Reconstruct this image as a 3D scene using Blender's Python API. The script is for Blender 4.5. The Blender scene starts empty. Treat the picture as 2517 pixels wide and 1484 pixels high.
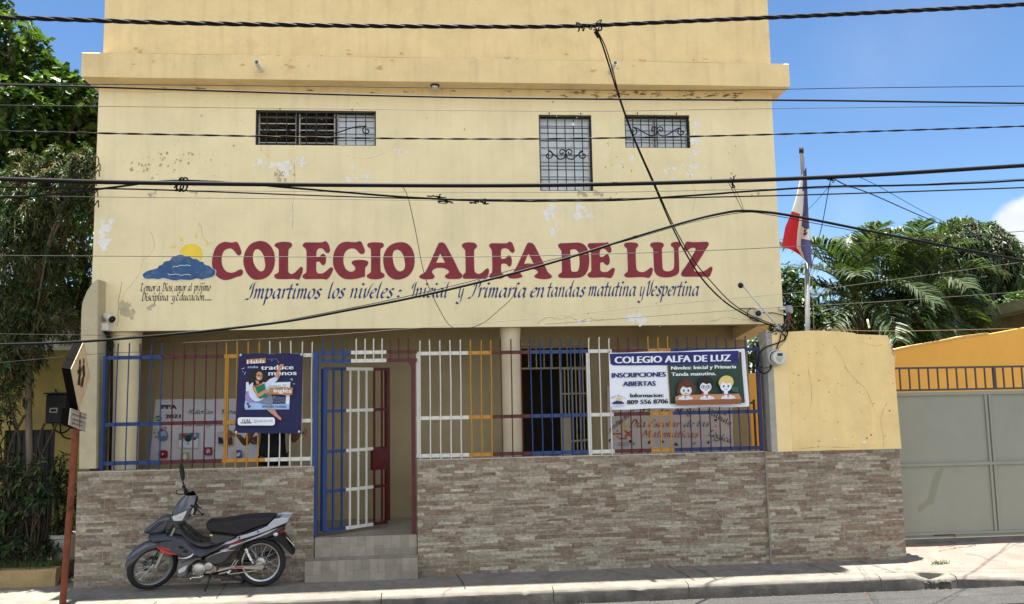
import bpy, bmesh, math, random
from mathutils import Vector, Matrix, noise
from mathutils.geometry import tessellate_polygon
R = math.radians
random.seed(7)
scene = bpy.context.scene
col = scene.collection

# ---------------------------------------------------------------- camera
YAW, PITCH, ROLL, FPX, W0, H0 = R(4.974), R(6.27), R(-1.041), 2075.0, 2517.0, 1484.0
CAM = Vector((0, -10.0, 2.04))
_cy, _sy, _cp, _sp, _cr, _sr = math.cos(YAW), math.sin(YAW), math.cos(PITCH), math.sin(PITCH), math.cos(ROLL), math.sin(ROLL)
FW = Vector((_sy*_cp, _cy*_cp, _sp)); _rt = Vector((_cy, -_sy, 0)); _up = _rt.cross(FW)
RT = _cr*_rt + _sr*_up; UP = -_sr*_rt + _cr*_up
cd = bpy.data.cameras.new('camera'); cam = bpy.data.objects.new('camera', cd); col.objects.link(cam)
m = Matrix((RT, UP, -FW)).transposed().to_4x4(); m.translation = CAM
cam.matrix_world = m
cd.sensor_width = 36; cd.lens = 36*FPX/W0; cd.clip_end = 2000; cd.clip_start = 0.05
scene.camera = cam

# ---------------------------------------------------------------- sky, sun, exposure
SUNV = Vector((-0.021, 0.0955, 1.0)).normalized()
SUN_EL = math.asin(SUNV.z)
world = bpy.data.worlds.new('World'); scene.world = world; world.use_nodes = True
nt = world.node_tree; nt.nodes.clear()
FILL_CLOUD_LO = .47
def wn(t): return nt.nodes.new(t)
sky = wn('ShaderNodeTexSky'); sky.sky_type = 'NISHITA'; sky.sun_disc = False
sky.sun_elevation = SUN_EL; sky.sun_rotation = math.atan2(SUNV.x, SUNV.y)
sky.altitude = 1200; sky.air_density = 1.0; sky.dust_density = 0.05; sky.ozone_density = 3.5
tc = wn('ShaderNodeTexCoord')
nz = wn('ShaderNodeTexNoise'); nz.inputs['Scale'].default_value = 9; nz.inputs['Detail'].default_value = 9; nz.inputs['Roughness'].default_value = .58
nt.links.new(tc.outputs['Generated'], nz.inputs['Vector'])
def ray(u, v): return (FW + RT*((u-W0/2)/FPX) - UP*((v-H0/2)/FPX))
def cloud(dirs):
    """mask of lumpy cloud made of soft discs on the sky dome"""
    last = None
    for (u, v, r, soft) in dirs:
        d = ray(u, v).normalized()
        dist = wn('ShaderNodeVectorMath'); dist.operation = 'DISTANCE'; dist.inputs[1].default_value = d
        nt.links.new(tc.outputs['Generated'], dist.inputs[0])
        ad = wn('ShaderNodeMath'); ad.operation = 'MULTIPLY_ADD'; ad.inputs[1].default_value = .05; 
        nt.links.new(nz.outputs['Fac'], ad.inputs[0]); nt.links.new(dist.outputs['Value'], ad.inputs[2])
        mr = wn('ShaderNodeMapRange'); mr.interpolation_type = 'SMOOTHSTEP'
        mr.inputs['From Min'].default_value = r/FPX+.025; mr.inputs['From Max'].default_value = r/FPX*(1-soft)+.025
        nt.links.new(ad.outputs[0], mr.inputs['Value'])
        if last is None: last = mr.outputs[0]
        else:
            mx = wn('ShaderNodeMath'); mx.operation = 'MAXIMUM'
            nt.links.new(last, mx.inputs[0]); nt.links.new(mr.outputs[0], mx.inputs[1]); last = mx.outputs[0]
    return last
cm = cloud([(2490, 575, 62, .25), (2540, 600, 110, .25), (2470, 640, 70, .3), (2580, 700, 170, .3), (2700, 640, 180, .3), (-60, 640, 200, .5), (170, 620, 60, .6)])
wisp = cloud([(2090, 510, 70, 1.0), (2260, 60, 220, 1.0), (2160, 130, 200, 1.0), (1960, 680, 160, 1.0), (2330, 650, 200, 1.0)])
wm = wn('ShaderNodeMath'); wm.operation = 'MULTIPLY'; wm.inputs[1].default_value = .07; nt.links.new(wisp, wm.inputs[0])
cc = wn('ShaderNodeMath'); cc.operation = 'MULTIPLY'; cc.inputs[1].default_value = .85; nt.links.new(cm, cc.inputs[0])
mx2 = wn('ShaderNodeMath'); mx2.operation = 'MAXIMUM'; nt.links.new(cc.outputs[0], mx2.inputs[0]); nt.links.new(wm.outputs[0], mx2.inputs[1])
hs = wn('ShaderNodeHueSaturation'); hs.inputs['Saturation'].default_value = 1.1; hs.inputs['Value'].default_value = 1.0
nt.links.new(sky.outputs[0], hs.inputs['Color'])
cshade = wn('ShaderNodeTexNoise'); cshade.inputs['Scale'].default_value = 14; cshade.inputs['Detail'].default_value = 7; nt.links.new(tc.outputs['Generated'], cshade.inputs['Vector'])
csr = wn('ShaderNodeMapRange'); csr.inputs['From Min'].default_value = .38; csr.inputs['From Max'].default_value = .62; nt.links.new(cshade.outputs['Fac'], csr.inputs['Value'])
ccol = wn('ShaderNodeMixRGB'); ccol.inputs['Color1'].default_value = (4.2, 4.4, 4.8, 1); ccol.inputs['Color2'].default_value = (6.5, 6.5, 6.5, 1); nt.links.new(csr.outputs[0], ccol.inputs['Fac'])
cmix = wn('ShaderNodeMixRGB'); nt.links.new(ccol.outputs[0], cmix.inputs['Color2'])
nt.links.new(mx2.outputs[0], cmix.inputs['Fac']); nt.links.new(hs.outputs[0], cmix.inputs['Color1'])
# unseen cumulus bank added behind the camera to brighten the shaded facade
def vmath(op, a, k=None):
    n = wn('ShaderNodeMath'); n.operation = op; nt.links.new(a, n.inputs[0])
    if k is not None:
        if isinstance(k, (int, float)): n.inputs[1].default_value = k
        else: nt.links.new(k, n.inputs[1])
    return n.outputs[0]
def vrange(a, lo, hi):
    r = wn('ShaderNodeMapRange'); r.interpolation_type = 'SMOOTHSTEP'; r.inputs['From Min'].default_value = lo; r.inputs['From Max'].default_value = hi; nt.links.new(a, r.inputs['Value']); return r.outputs[0]
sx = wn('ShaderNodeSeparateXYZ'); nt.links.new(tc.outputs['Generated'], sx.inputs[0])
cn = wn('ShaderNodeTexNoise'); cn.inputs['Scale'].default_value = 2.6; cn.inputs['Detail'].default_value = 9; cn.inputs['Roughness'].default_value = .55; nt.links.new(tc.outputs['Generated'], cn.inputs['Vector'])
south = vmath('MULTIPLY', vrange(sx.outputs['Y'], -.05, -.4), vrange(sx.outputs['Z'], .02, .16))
fill_cloud = vmath('MULTIPLY', vrange(cn.outputs['Fac'], FILL_CLOUD_LO, FILL_CLOUD_LO+.07), south)
cmix2 = wn('ShaderNodeMixRGB'); nt.links.new(fill_cloud, cmix2.inputs['Fac']); nt.links.new(cmix.outputs[0], cmix2.inputs['Color1']); cmix2.inputs['Color2'].default_value = (11.6, 11.6, 11.6, 1)
bg = wn('ShaderNodeBackground'); bg.inputs['Strength'].default_value = .05
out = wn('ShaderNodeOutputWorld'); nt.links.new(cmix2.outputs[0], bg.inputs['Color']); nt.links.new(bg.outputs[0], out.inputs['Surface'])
sd = bpy.data.lights.new('sun', 'SUN'); sd.energy = 4.6; sd.angle = R(.5); sd.color = (1, .95, .87)
so = bpy.data.objects.new('sun', sd); col.objects.link(so); so.rotation_euler = (-SUNV).to_track_quat('-Z', 'Y').to_euler(); so.location = (0, 0, 30)
scene.view_settings.view_transform = 'Standard'; scene.view_settings.look = 'None'
scene.view_settings.exposure = 1.87; scene.view_settings.gamma = 1
scene.render.engine = 'CYCLES'
scene.cycles.use_denoising = True
scene.cycles.max_bounces = 6; scene.cycles.transparent_max_bounces = 8

# ---------------------------------------------------------------- geometry helpers
def P(u, v, y=0.0):
    """point of the plane y = const seen at photo position (u, v), photo 2517 wide"""
    d = ray(u, v); return CAM + d*((y-CAM.y)/d.y)
def G(u, v, z=0.0):
    d = ray(u, v); return CAM + d*((z-CAM.z)/d.z)
def ZC(x0, y0, s): return lambda x, y: ((x0+x/s)/1.20540, (y0+y/s)/1.20540)
def PX(u, v, y=0.0): return P(u, v, y).x
def PZ(u, v, y=0.0): return P(u, v, y).z

WL = {}
def wl(o): return WL.get(o.name, Vector((0, 0, 0))) if o else Vector((0, 0, 0))
def tag(o, label=None, cat=None, group=None, kind=None):
    if label: o['label'] = label
    if cat: o['category'] = cat
    if group: o['group'] = group
    if kind: o['kind'] = kind
    return o
def thing(name, loc, label, cat, group=None):
    o = bpy.data.objects.new(name, None); col.objects.link(o); o.location = loc; o.empty_display_size = .1
    WL[o.name] = Vector(loc); return tag(o, label, cat, group)

class MB:
    def __init__(s): s.v = []; s.f = []; s.mi = []; s.c = []; s.cur = 0; s.col = None; s.ms = []
    def mat(s, m):
        if m not in s.ms: s.ms.append(m)
        s.cur = s.ms.index(m); return s
    def face(s, ids): s.f.append(ids); s.mi.append(s.cur); s.c.append(s.col)
    def add(s, vs, fs):
        b = len(s.v); s.v += [tuple(p) for p in vs]
        for f in fs: s.face([b+i for i in f])
    def box(s, x0, x1, y0, y1, z0, z1):
        s.add([(x, y, z) for z in (z0, z1) for y in (y0, y1) for x in (x0, x1)],
              [(0, 2, 3, 1), (4, 5, 7, 6), (0, 1, 5, 4), (2, 6, 7, 3), (0, 4, 6, 2), (1, 3, 7, 5)])
    def bbox(s, x0, x1, y0, y1, z0, z1, b=.01):
        """box whose vertical-plane front outline is bevelled"""
        pts = [(x0+b, z0), (x1-b, z0), (x1, z0+b), (x1, z1-b), (x1-b, z1), (x0+b, z1), (x0, z1-b), (x0, z0+b)]
        s.prism([(p[0], p[1]) for p in pts], y0, y1, b)
    def prism(s, poly, y0, y1, bev=0.0):
        """outline in the x-z plane extruded from y0 (front) to y1, front edge bevelled"""
        n = len(poly); a = sum(poly[i][0]*poly[(i+1) % n][1]-poly[(i+1) % n][0]*poly[i][1] for i in range(n))
        if a < 0: poly = poly[::-1]
        rings = []
        if bev > 0: rings = [(inset(poly, bev), y0), (poly, y0+bev), (poly, y1)]
        else: rings = [(poly, y0), (poly, y1)]
        b = len(s.v)
        for pl, y in rings: s.v += [(p[0], y, p[1]) for p in pl]
        for k in range(len(rings)-1):
            for i in range(n):
                j = (i+1) % n; s.face([b+k*n+i, b+k*n+n+i, b+k*n+n+j, b+k*n+j])
        for pl, y, base, flip in ((rings[0][0], y0, b, 0), (rings[-1][0], y1, b+(len(rings)-1)*n, 1)):
            for t in tessellate_polygon([[Vector((p[0], p[1], 0)) for p in pl]]):
                t = list(t); 
                p0, p1, p2 = (Vector(pl[i]) for i in t)
                ccw = (p1-p0).cross(p2-p0) > 0
                if ccw == bool(flip): t = t[::-1]
                s.face([base+i for i in t])
    def flat(s, loops, y):
        """flat figure in the plane y = const, outline + holes given as (x, z)"""
        pts = [p for l in loops for p in l]
        b = len(s.v); s.v += [(p[0], y, p[1]) for p in pts]
        for t in tessellate_polygon([[Vector((p[0], p[1], 0)) for p in l] for l in loops]):
            p0, p1, p2 = (Vector(pts[i]) for i in t)
            t = list(t) if (p1-p0).cross(p2-p0) > 0 else list(t)[::-1]
            s.face([b+i for i in t])
    def tube(s, path, r, n=8, cap=True, up=None):
        path = [Vector(p) for p in path]; N = len(path)
        rr = r if isinstance(r, (list, tuple)) else [r]*N
        b = len(s.v); prev = None
        for i, p in enumerate(path):
            t = (path[min(i+1, N-1)]-path[max(i-1, 0)]).normalized()
            if prev is None:
                q = Vector((0, 0, 1)) if abs(t.z) < .9 else Vector((0, 1, 0))
                nx = t.cross(q).normalized()
            else: nx = (prev - t*prev.dot(t)).normalized()
            prev = nx; ny = t.cross(nx)
            for k in range(n):
                a = 2*math.pi*k/n; s.v.append(tuple(p + (nx*math.cos(a)+ny*math.sin(a))*rr[i]))
        for i in range(N-1):
            for k in range(n):
                j = (k+1) % n; s.face([b+i*n+k, b+i*n+j, b+i*n+n+j, b+i*n+n+k])
        if cap:
            s.face([b+k for k in range(n)][::-1]); s.face([b+(N-1)*n+k for k in range(n)])
    def bar(s, p, q, w, d=None):
        """square tube from p to q"""
        p, q = Vector(p), Vector(q); d = d or w; t = (q-p).normalized()
        a = t.cross(Vector((0, 1, 0)))
        if a.length < .01: a = Vector((1, 0, 0))
        a.normalize(); c = a.cross(t).normalized()
        vs = [e + a*sx*w/2 + c*sy*d/2 for e in (p, q) for sx, sy in ((-1, -1), (1, -1), (1, 1), (-1, 1))]
        s.add(vs, [(3, 2, 1, 0), (4, 5, 6, 7), (0, 1, 5, 4), (1, 2, 6, 5), (2, 3, 7, 6), (3, 0, 4, 7)])
    def lathe(s, prof, c, axis='z', n=20):
        b = len(s.v); c = Vector(c)
        ax = {'x': (Vector((0, 1, 0)), Vector((0, 0, 1)), Vector((1, 0, 0))), 'y': (Vector((0, 0, 1)), Vector((1, 0, 0)), Vector((0, 1, 0))), 'z': (Vector((1, 0, 0)), Vector((0, 1, 0)), Vector((0, 0, 1)))}[axis] if isinstance(axis, str) else axis
        for (r, h) in prof:
            for k in range(n):
                a = 2*math.pi*k/n; s.v.append(tuple(c + ax[0]*r*math.cos(a) + ax[1]*r*math.sin(a) + ax[2]*h))
        for i in range(len(prof)-1):
            for k in range(n):
                j = (k+1) % n; s.face([b+i*n+k, b+i*n+j, b+i*n+n+j, b+i*n+n+k])
    def quad(s, a, b_, c, d): s.add([a, b_, c, d], [(0, 1, 2, 3)])
    def build(s, name, mat=None, parent=None, smooth=False, local=False, angle=None, weld=False):
        me = bpy.data.meshes.new(name)
        off = Vector((0, 0, 0)) if local else wl(parent)
        me.from_pydata([(v[0]-off.x, v[1]-off.y, v[2]-off.z) for v in s.v], [], s.f)
        ms = s.ms or [mat]
        for mm in ms: me.materials.append(mm)
        if s.ms: me.polygons.foreach_set('material_index', s.mi)
        if any(c is not None for c in s.c):
            at = me.color_attributes.new('tint', 'FLOAT_COLOR', 'CORNER')
            k = 0; buf = []
            for p, c in zip(s.f, s.c):
                c = c or (1, 1, 1)
                buf += [c[0], c[1], c[2], 1.0]*len(p)
            at.data.foreach_set('color', buf)
        if weld:
            bm = bmesh.new(); bm.from_mesh(me); bmesh.ops.remove_doubles(bm, verts=bm.verts, dist=1e-4); bmesh.ops.recalc_face_normals(bm, faces=bm.faces); bm.to_mesh(me); bm.free()
        if smooth:
            me.polygons.foreach_set('use_smooth', [True]*len(me.polygons))
            if angle: me.set_sharp_from_angle(angle=R(angle))
        me.update()
        o = bpy.data.objects.new(name, me); col.objects.link(o)
        if parent: o.parent = parent
        WL[o.name] = off; return o

def inset(poly, d):
    n = len(poly); outp = []
    for i in range(n):
        a, p, b = Vector(poly[i-1]), Vector(poly[i]), Vector(poly[(i+1) % n])
        e1 = (p-a); e2 = (b-p)
        if e1.length < 1e-9 or e2.length < 1e-9: outp.append(tuple(p)); continue
        e1.normalize(); e2.normalize()
        n1 = Vector((-e1.y, e1.x)); n2 = Vector((-e2.y, e2.x)); nn = n1+n2
        if nn.length < .3: nn = n1
        nn.normalize(); k = d/max(.5, nn.dot(n1)); outp.append((p.x+nn.x*k, p.y+nn.y*k))
    return outp
def smooth_loop(pts, k=4, closed=True):
    n = len(pts); o = []
    for i in range(n if closed else n-1):
        g = (lambda j: pts[j % n]) if closed else (lambda j: pts[max(0, min(n-1, j))])
        p0, p1, p2, p3 = g(i-1), g(i), g(i+1), g(i+2)
        for j in range(k):
            t = j/k
            o.append(tuple(.5*((2*p1[c]) + (-p0[c]+p2[c])*t + (2*p0[c]-5*p1[c]+4*p2[c]-p3[c])*t*t + (-p0[c]+3*p1[c]-3*p2[c]+p3[c])*t**3) for c in range(len(p1))))
    if not closed: o.append(tuple(pts[-1]))
    return o

# ---------------------------------------------------------------- materials
def srgb(r, g, b):
    f = lambda c: (c/255/12.92) if c/255 <= .04045 else ((c/255+.055)/1.055)**2.4
    return (f(r), f(g), f(b))
MATS = {}
def mat(name, base, rough=.6, metal=0, var=.0, scale=6, bump=0.0, bscale=40, spec=.4, attr=False, stretch=None, coat=0, var2=None, dirt=None, trans=0, island=0, emit=None, streak=None):
    """Principled material; var = brightness mottling, var2 = second colour blended by noise, dirt = (colour, amount, scale)"""
    if name in MATS: return MATS[name]
    m = bpy.data.materials.new(name); m.use_nodes = True; t = m.node_tree; N = t.nodes; L = t.links
    b = N['Principled BSDF']; b.inputs['Roughness'].default_value = rough; b.inputs['Metallic'].default_value = metal
    b.inputs['Specular IOR Level'].default_value = spec
    if coat: b.inputs['Coat Weight'].default_value = coat; b.inputs['Coat Roughness'].default_value = .12
    co = N.new('ShaderNodeTexCoord'); geo = co.outputs['Object']
    if stretch:
        mp = N.new('ShaderNodeMapping'); mp.inputs['Scale'].default_value = stretch; L.new(geo, mp.inputs['Vector']); geo = mp.outputs[0]
    rgb = N.new('ShaderNodeRGB'); rgb.outputs[0].default_value = (*base, 1); c = rgb.outputs[0]
    def noise(sc, det=6, ro=.6):
        n = N.new('ShaderNodeTexNoise'); n.inputs['Scale'].default_value = sc; n.inputs['Detail'].default_value = det; n.inputs['Roughness'].default_value = ro
        L.new(geo, n.inputs['Vector']); return n.outputs['Fac']
    def mix(mode, fac, a, bb):
        x = N.new('ShaderNodeMixRGB'); x.blend_type = mode
        if isinstance(fac, (int, float)): x.inputs['Fac'].default_value = fac
        else: L.new(fac, x.inputs['Fac'])
        L.new(a, x.inputs['Color1'])
        if isinstance(bb, tuple): x.inputs['Color2'].default_value = (*bb, 1)
        else: L.new(bb, x.inputs['Color2'])
        return x.outputs[0]
    def ramp(f, lo, hi, a=0.0, bb=1.0):
        r = N.new('ShaderNodeMapRange'); r.inputs['From Min'].default_value = lo; r.inputs['From Max'].default_value = hi
        r.inputs['To Min'].default_value = a; r.inputs['To Max'].default_value = bb; L.new(f, r.inputs['Value']); return r.outputs[0]
    if attr:
        a = N.new('ShaderNodeAttribute'); a.attribute_name = 'tint'; c = mix('MULTIPLY', 1.0, c, a.outputs['Color'])
    if var2: c = mix('MIX', ramp(noise(scale*.5, 8), .42, .62), c, var2)
    if dirt: c = mix('MIX', ramp(noise(dirt[2], 10, .68), .52, .72, 0, dirt[1]), c, dirt[0])
    if streak:
        mp2 = N.new('ShaderNodeMapping'); mp2.inputs['Scale'].default_value = (3.2, 3.2, .28); L.new(co.outputs['Object'], mp2.inputs['Vector'])
        n2 = N.new('ShaderNodeTexNoise'); n2.inputs['Scale'].default_value = 2.2; n2.inputs['Detail'].default_value = 8; n2.inputs['Roughness'].default_value = .62; L.new(mp2.outputs[0], n2.inputs['Vector'])
        c = mix('MIX', ramp(n2.outputs['Fac'], .50, .72, 0, streak[1]), c, streak[0])
    if var: c = mix('MULTIPLY', 1.0, c, ramp(noise(scale, 8, .65), .3, .7, 1-var, 1+var))
    if island:
        g = N.new('ShaderNodeNewGeometry'); r = N.new('ShaderNodeMapRange'); r.inputs['To Min'].default_value = 1-island; r.inputs['To Max'].default_value = 1+island
        L.new(g.outputs['Random Per Island'], r.inputs['Value']); c = mix('MULTIPLY', 1.0, c, r.outputs[0])
    L.new(c, b.inputs['Base Color'])
    if bump:
        bn = N.new('ShaderNodeBump'); bn.inputs['Strength'].default_value = bump; bn.inputs['Distance'].default_value = .02
        L.new(noise(bscale, 8, .6), bn.inputs['Height']); L.new(bn.outputs[0], b.inputs['Normal'])
    if trans:
        tr = N.new('ShaderNodeBsdfTranslucent'); L.new(mix('MULTIPLY', 1.0, c, (1.3, 1.5, .5)), tr.inputs['Color'])
        ms = N.new('ShaderNodeMixShader'); ms.inputs['Fac'].default_value = trans
        L.new(b.outputs[0], ms.inputs[1]); L.new(tr.outputs[0], ms.inputs[2]); L.new(ms.outputs[0], N['Material Output'].inputs['Surface'])
    MATS[name] = m; return m
def C(name, r, g, b, rough=.6, **k): return mat(name, srgb(r, g, b), rough, **k)

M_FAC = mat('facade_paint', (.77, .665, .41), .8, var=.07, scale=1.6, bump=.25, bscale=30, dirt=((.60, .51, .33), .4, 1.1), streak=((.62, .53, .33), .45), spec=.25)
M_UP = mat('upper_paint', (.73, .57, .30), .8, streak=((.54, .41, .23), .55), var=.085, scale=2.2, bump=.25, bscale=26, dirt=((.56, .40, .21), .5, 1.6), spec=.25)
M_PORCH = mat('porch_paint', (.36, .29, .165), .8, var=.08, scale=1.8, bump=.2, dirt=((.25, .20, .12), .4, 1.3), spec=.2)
M_YEL = mat('yellow_wall_paint', (.66, .44, .16), .75, var=.05, scale=2, bump=.25, bscale=24, dirt=((.52, .37, .19), .4, 1.2), spec=.25)
M_HOUSE = mat('ochre_paint', (.68, .36, .07), .75, var=.05, scale=2, bump=.2, spec=.25)
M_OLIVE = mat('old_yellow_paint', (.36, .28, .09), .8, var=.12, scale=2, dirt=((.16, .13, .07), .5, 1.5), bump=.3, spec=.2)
M_CONC = mat('concrete', (.40, .375, .33), .85, var=.16, scale=7, bump=.5, bscale=60, dirt=((.17, .165, .15), .75, 2.6), spec=.25)
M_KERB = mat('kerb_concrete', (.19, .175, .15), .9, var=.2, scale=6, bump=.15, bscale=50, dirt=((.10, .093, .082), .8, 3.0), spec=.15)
M_KERBF = mat('kerb_face_dark', (.085, .079, .07), .92, var=.3, scale=5, bump=.2, bscale=40, dirt=((.16, .148, .125), .8, 3.4), spec=.15)  # kerb's front face, darker than its top
M_ROAD = mat('asphalt', (.062, .061, .059), .9, var=.55, scale=70, bump=.9, bscale=90, dirt=((.10, .097, .09), .7, 2), spec=.3)
M_GREYC = mat('bare_render', (.36, .34, .30), .9, var=.2, scale=8, bump=.5, dirt=((.13, .125, .115), .6, 4), spec=.2)
M_MORTAR = mat('mortar', (.50, .45, .36), .9, var=.2, scale=14, bump=.5, spec=.2)
M_BLUE = C('blue_enamel', 30, 58, 108, .38, var=.12, scale=20, bump=.15, bscale=60, dirt=((.012, .03, .10), .7, 7))
M_NAVY = C('navy_enamel', 30, 38, 88, .4, var=.12, scale=20, bump=.15)
M_MAR = C('maroon_enamel', 80, 22, 27, .4, var=.15, scale=20, bump=.15, bscale=60, dirt=((.10, .035, .03), .6, 9))
M_WHT = C('white_enamel', 206, 203, 194, .4, var=.06, scale=16, bump=.12, dirt=((.5, .47, .42), .5, 6))
M_AMB = C('amber_enamel', 178, 126, 40, .4, var=.1, scale=18, bump=.12, dirt=((.36, .2, .03), .5, 6))
M_BLKI = C('black_iron', 22, 21, 21, .5, var=.2, scale=30)
M_TAN = C('tan_enamel', 152, 140, 116, .5, var=.1, scale=20)
M_LOUV = C('louvre_white', 205, 212, 218, .35, var=.05, scale=6)
M_LOUVD = C('louvre_edge', 170, 172, 172, .35, var=.08, scale=6)
M_DARK = C('dark_interior', 16, 15, 14, .95, spec=.05)
M_BLK = C('black_plastic', 16, 16, 17, .45, var=.1, scale=20)
M_RUB = C('cable_black', 10, 10, 11, .6, var=.2, scale=8, spec=.2)
M_WIREG = C('wire_grey', 58, 56, 54, .5, var=.2, scale=8)
M_PVC = C('pvc_white', 216, 214, 208, .45, var=.1, scale=18, dirt=((.3, .27, .22), .5, 8))
M_LETTER = mat('maroon_sign_paint', srgb(128, 44, 53), .65, var=.22, scale=5, bump=.15, dirt=(srgb(108, 52, 68), .8, 2.2), spec=.3)
M_LETW = mat('sign_paint_halo', srgb(214, 190, 164), .7, var=.05, scale=5)
M_SBLUE = mat('blue_sign_paint', srgb(34, 52, 112), .6, var=.25, scale=12)
M_SBLK = mat('black_sign_paint', srgb(38, 36, 36), .6, var=.2, scale=12)
M_SUNY = mat('yellow_sign_paint', srgb(226, 200, 62), .6, var=.08, scale=8)
M_CLOUD = mat('cloud_sign_paint', srgb(46, 82, 126), .6, var=.25, scale=7, dirt=(srgb(120, 144, 150), .8, 6))
M_WPAINT = mat('white_sign_paint', srgb(222, 220, 212), .6, var=.05)
M_FLAKE = mat('bare_primer', srgb(226, 222, 216), .85, var=.12, scale=14, bump=.4)
M_FLAKEG = mat('grey_render_patch', srgb(184, 172, 142), .9, var=.25, scale=14, bump=.5)
M_FLAKED = mat('dark_stain_patch', srgb(176, 160, 124), .9, var=.3, scale=14, bump=.5)
M_GATE = C('gate_grey', 138, 138, 125, .5, var=.04, scale=3, bump=.06, dirt=(srgb(124, 123, 110), .5, 1.2))
M_CHROME = mat('chrome', (.75, .75, .75), .2, 1.0)
M_ALU = mat('cast_aluminium', (.42, .40, .36), .42, .85, var=.15, scale=30, bump=.1)
M_RUST = mat('rusty_steel', srgb(122, 66, 42), .8, var=.3, scale=14, bump=.5, bscale=50, dirt=(srgb(70, 38, 28), .9, 9), spec=.3)
# ================================================================ SETTING
F = 0.25                                             # plane of the upper facade; the stone front wall is y = 0
def sheet(name, x0, x1, y0, y1, fz, m, nx=40, ny=12, kind='structure'):
    b = MB()
    for j in range(ny+1):
        for i in range(nx+1):
            x = x0+(x1-x0)*i/nx; y = y0+(y1-y0)*j/ny; b.v.append((x, y, fz(x, y)))
    for j in range(ny):
        for i in range(nx):
            a = j*(nx+1)+i; b.face([a, a+1, a+nx+2, a+nx+1])
    return tag(b.build(name, m, smooth=True), kind=kind)
sheet('ground', -300, 300, -300, 400, lambda x, y: -.24, mat('dry_ground', (.16, .14, .10), .95, var=.3, scale=.6, bump=.3), 2, 2)
sheet('road', -60, 60, -8.6, -.86, lambda x, y: -.15+.006*noise.noise(Vector((x*1.3, y*1.3, 0))), M_ROAD, 160, 24)
def kerbdrop(x): return max(0, min(1, (x-5.2)/1.6))
def swz(x, y):
    return .004*noise.noise(Vector((x*.9, y*2, 3)))
M_SIDE = mat('pavement_concrete', (.215, .195, .163), .88, var=.24, scale=9, bump=.45, bscale=70, dirt=((.115, .105, .09), .85, 2.3), spec=.25)
sheet('pavement', -14, 5.40, -.80, 1.6, swz, M_SIDE, 80, 10)
sheet('opposite_pavement', -60, 60, -14, -8.6, lambda x, y: -.02, M_SIDE, 20, 3)
def rampz(x, y):
    t = max(0, min(1, (y+.80)/1.15)); k = kerbdrop(x)
    return -.075*k*(1-t)**1.5 + .10*t*max(0, min(1, (x-5.4)/.3)) + .012*noise.noise(Vector((x*1.6, y*2.2, 0)))*max(0, min(1, (x-5.4)/.6))
M_RAMP = mat('driveway_concrete', (.20, .183, .155), .9, var=.16, scale=6, bump=.6, bscale=40, var2=(.215, .155, .13), dirt=((.135, .122, .105), .7, 3.2), spec=.25)
sheet('driveway', 5.40, 16, -.80, 3.2, rampz, M_RAMP, 70, 26)
# --- kerb: rounded, in cast lengths, broken near the driveway
joints = [-14, -11.5, -9.2, -7, -4.9, -2.9, -.62, 1.17, 2.62, 4.75, 5.62, 8, 11, 16]
for i in range(len(joints)-1):
    a, c = joints[i]+.0045, joints[i+1]-.0045
    b = MB(); n = 30; prof = [(-.962, -.24), (-.948, -.13), (-.940, -.045), (-.936, -.028), (-.922, -.008), (-.905, .002), (-.85, .006), (-.795, .007), (-.795, -.24)]
    for k in range(n+1):
        x = a+(c-a)*k/n; e = 0.010*noise.noise(Vector((x*2.1, 0, 0)))
        d = kerbdrop(x)*.085
        for (y, z) in prof:
            j = .006*noise.noise(Vector((x*7, y*20, z*20)))
            cut = 0
            if z > -.2 and y < -.84: cut = .075*max(0, 1-abs(x-5.38)/.26)+.03*max(0, 1-abs(x-.86)/.05)+.02*max(0, 1-abs(x-2.1)/.08)
            b.v.append((x, y+e+j+cut, (z-d-cut*.9 if z > -.2 else z)+j*.5))
    np_ = len(prof)
    for k in range(n):
        for q in range(np_-1):
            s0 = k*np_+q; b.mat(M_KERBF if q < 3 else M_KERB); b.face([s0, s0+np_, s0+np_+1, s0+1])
    b.face(list(range(np_))); b.face([n*np_+q for q in range(np_)][::-1])
    tag(b.build('kerb', None, smooth=True, angle=24), kind='structure')
# --- cracks, expansion joints and grime on the pavement
b = MB()
M_CRACK = C('crack_dirt', 62, 58, 52, .95)
def crack(pts, w, zf=lambda x, y: .0085):
    pts = smooth_loop(pts, 5, False); L = []; Rr = []
    for i, p in enumerate(pts):
        q = pts[min(i+1, len(pts)-1)]; o_ = pts[max(0, i-1)]; t = Vector((q[0]-o_[0], q[1]-o_[1])); t.normalize()
        ww = w*(.4+random.random()*.9); L.append((p[0]-t.y*ww, p[1]+t.x*ww)); Rr.append((p[0]+t.y*ww, p[1]-t.x*ww))
    for i in range(len(pts)-1):
        b.quad(*[(q[0], q[1], zf(*q)) for q in (L[i], Rr[i], Rr[i+1], L[i+1])][::-1])
for u in (560, 1135, 1690, 1745, 2050, 2200):
    g0 = G(u, 1440-.018*(u-560)); crack([(g0.x-.05, -.02), (g0.x, -.4), (g0.x+.03, -.79)], .006)
crack([(1.9, -.05), (2.02, -.3), (2.15, -.45), (2.4, -.62), (2.5, -.79)], .005)
crack([(2.6, -.2), (3.1, -.35), (3.3, -.3), (3.9, -.5)], .004)
crack([(-1.7, -.79), (-1.4, -.72), (-1.0, -.7), (-.7, -.62)], .006)
crack([(-5, -.775), (-2, -.78), (0, -.772), (2, -.778), (4, -.77), (5.5, -.775)], .005)
rz = lambda x, y: rampz(x, y)+.012
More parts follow.
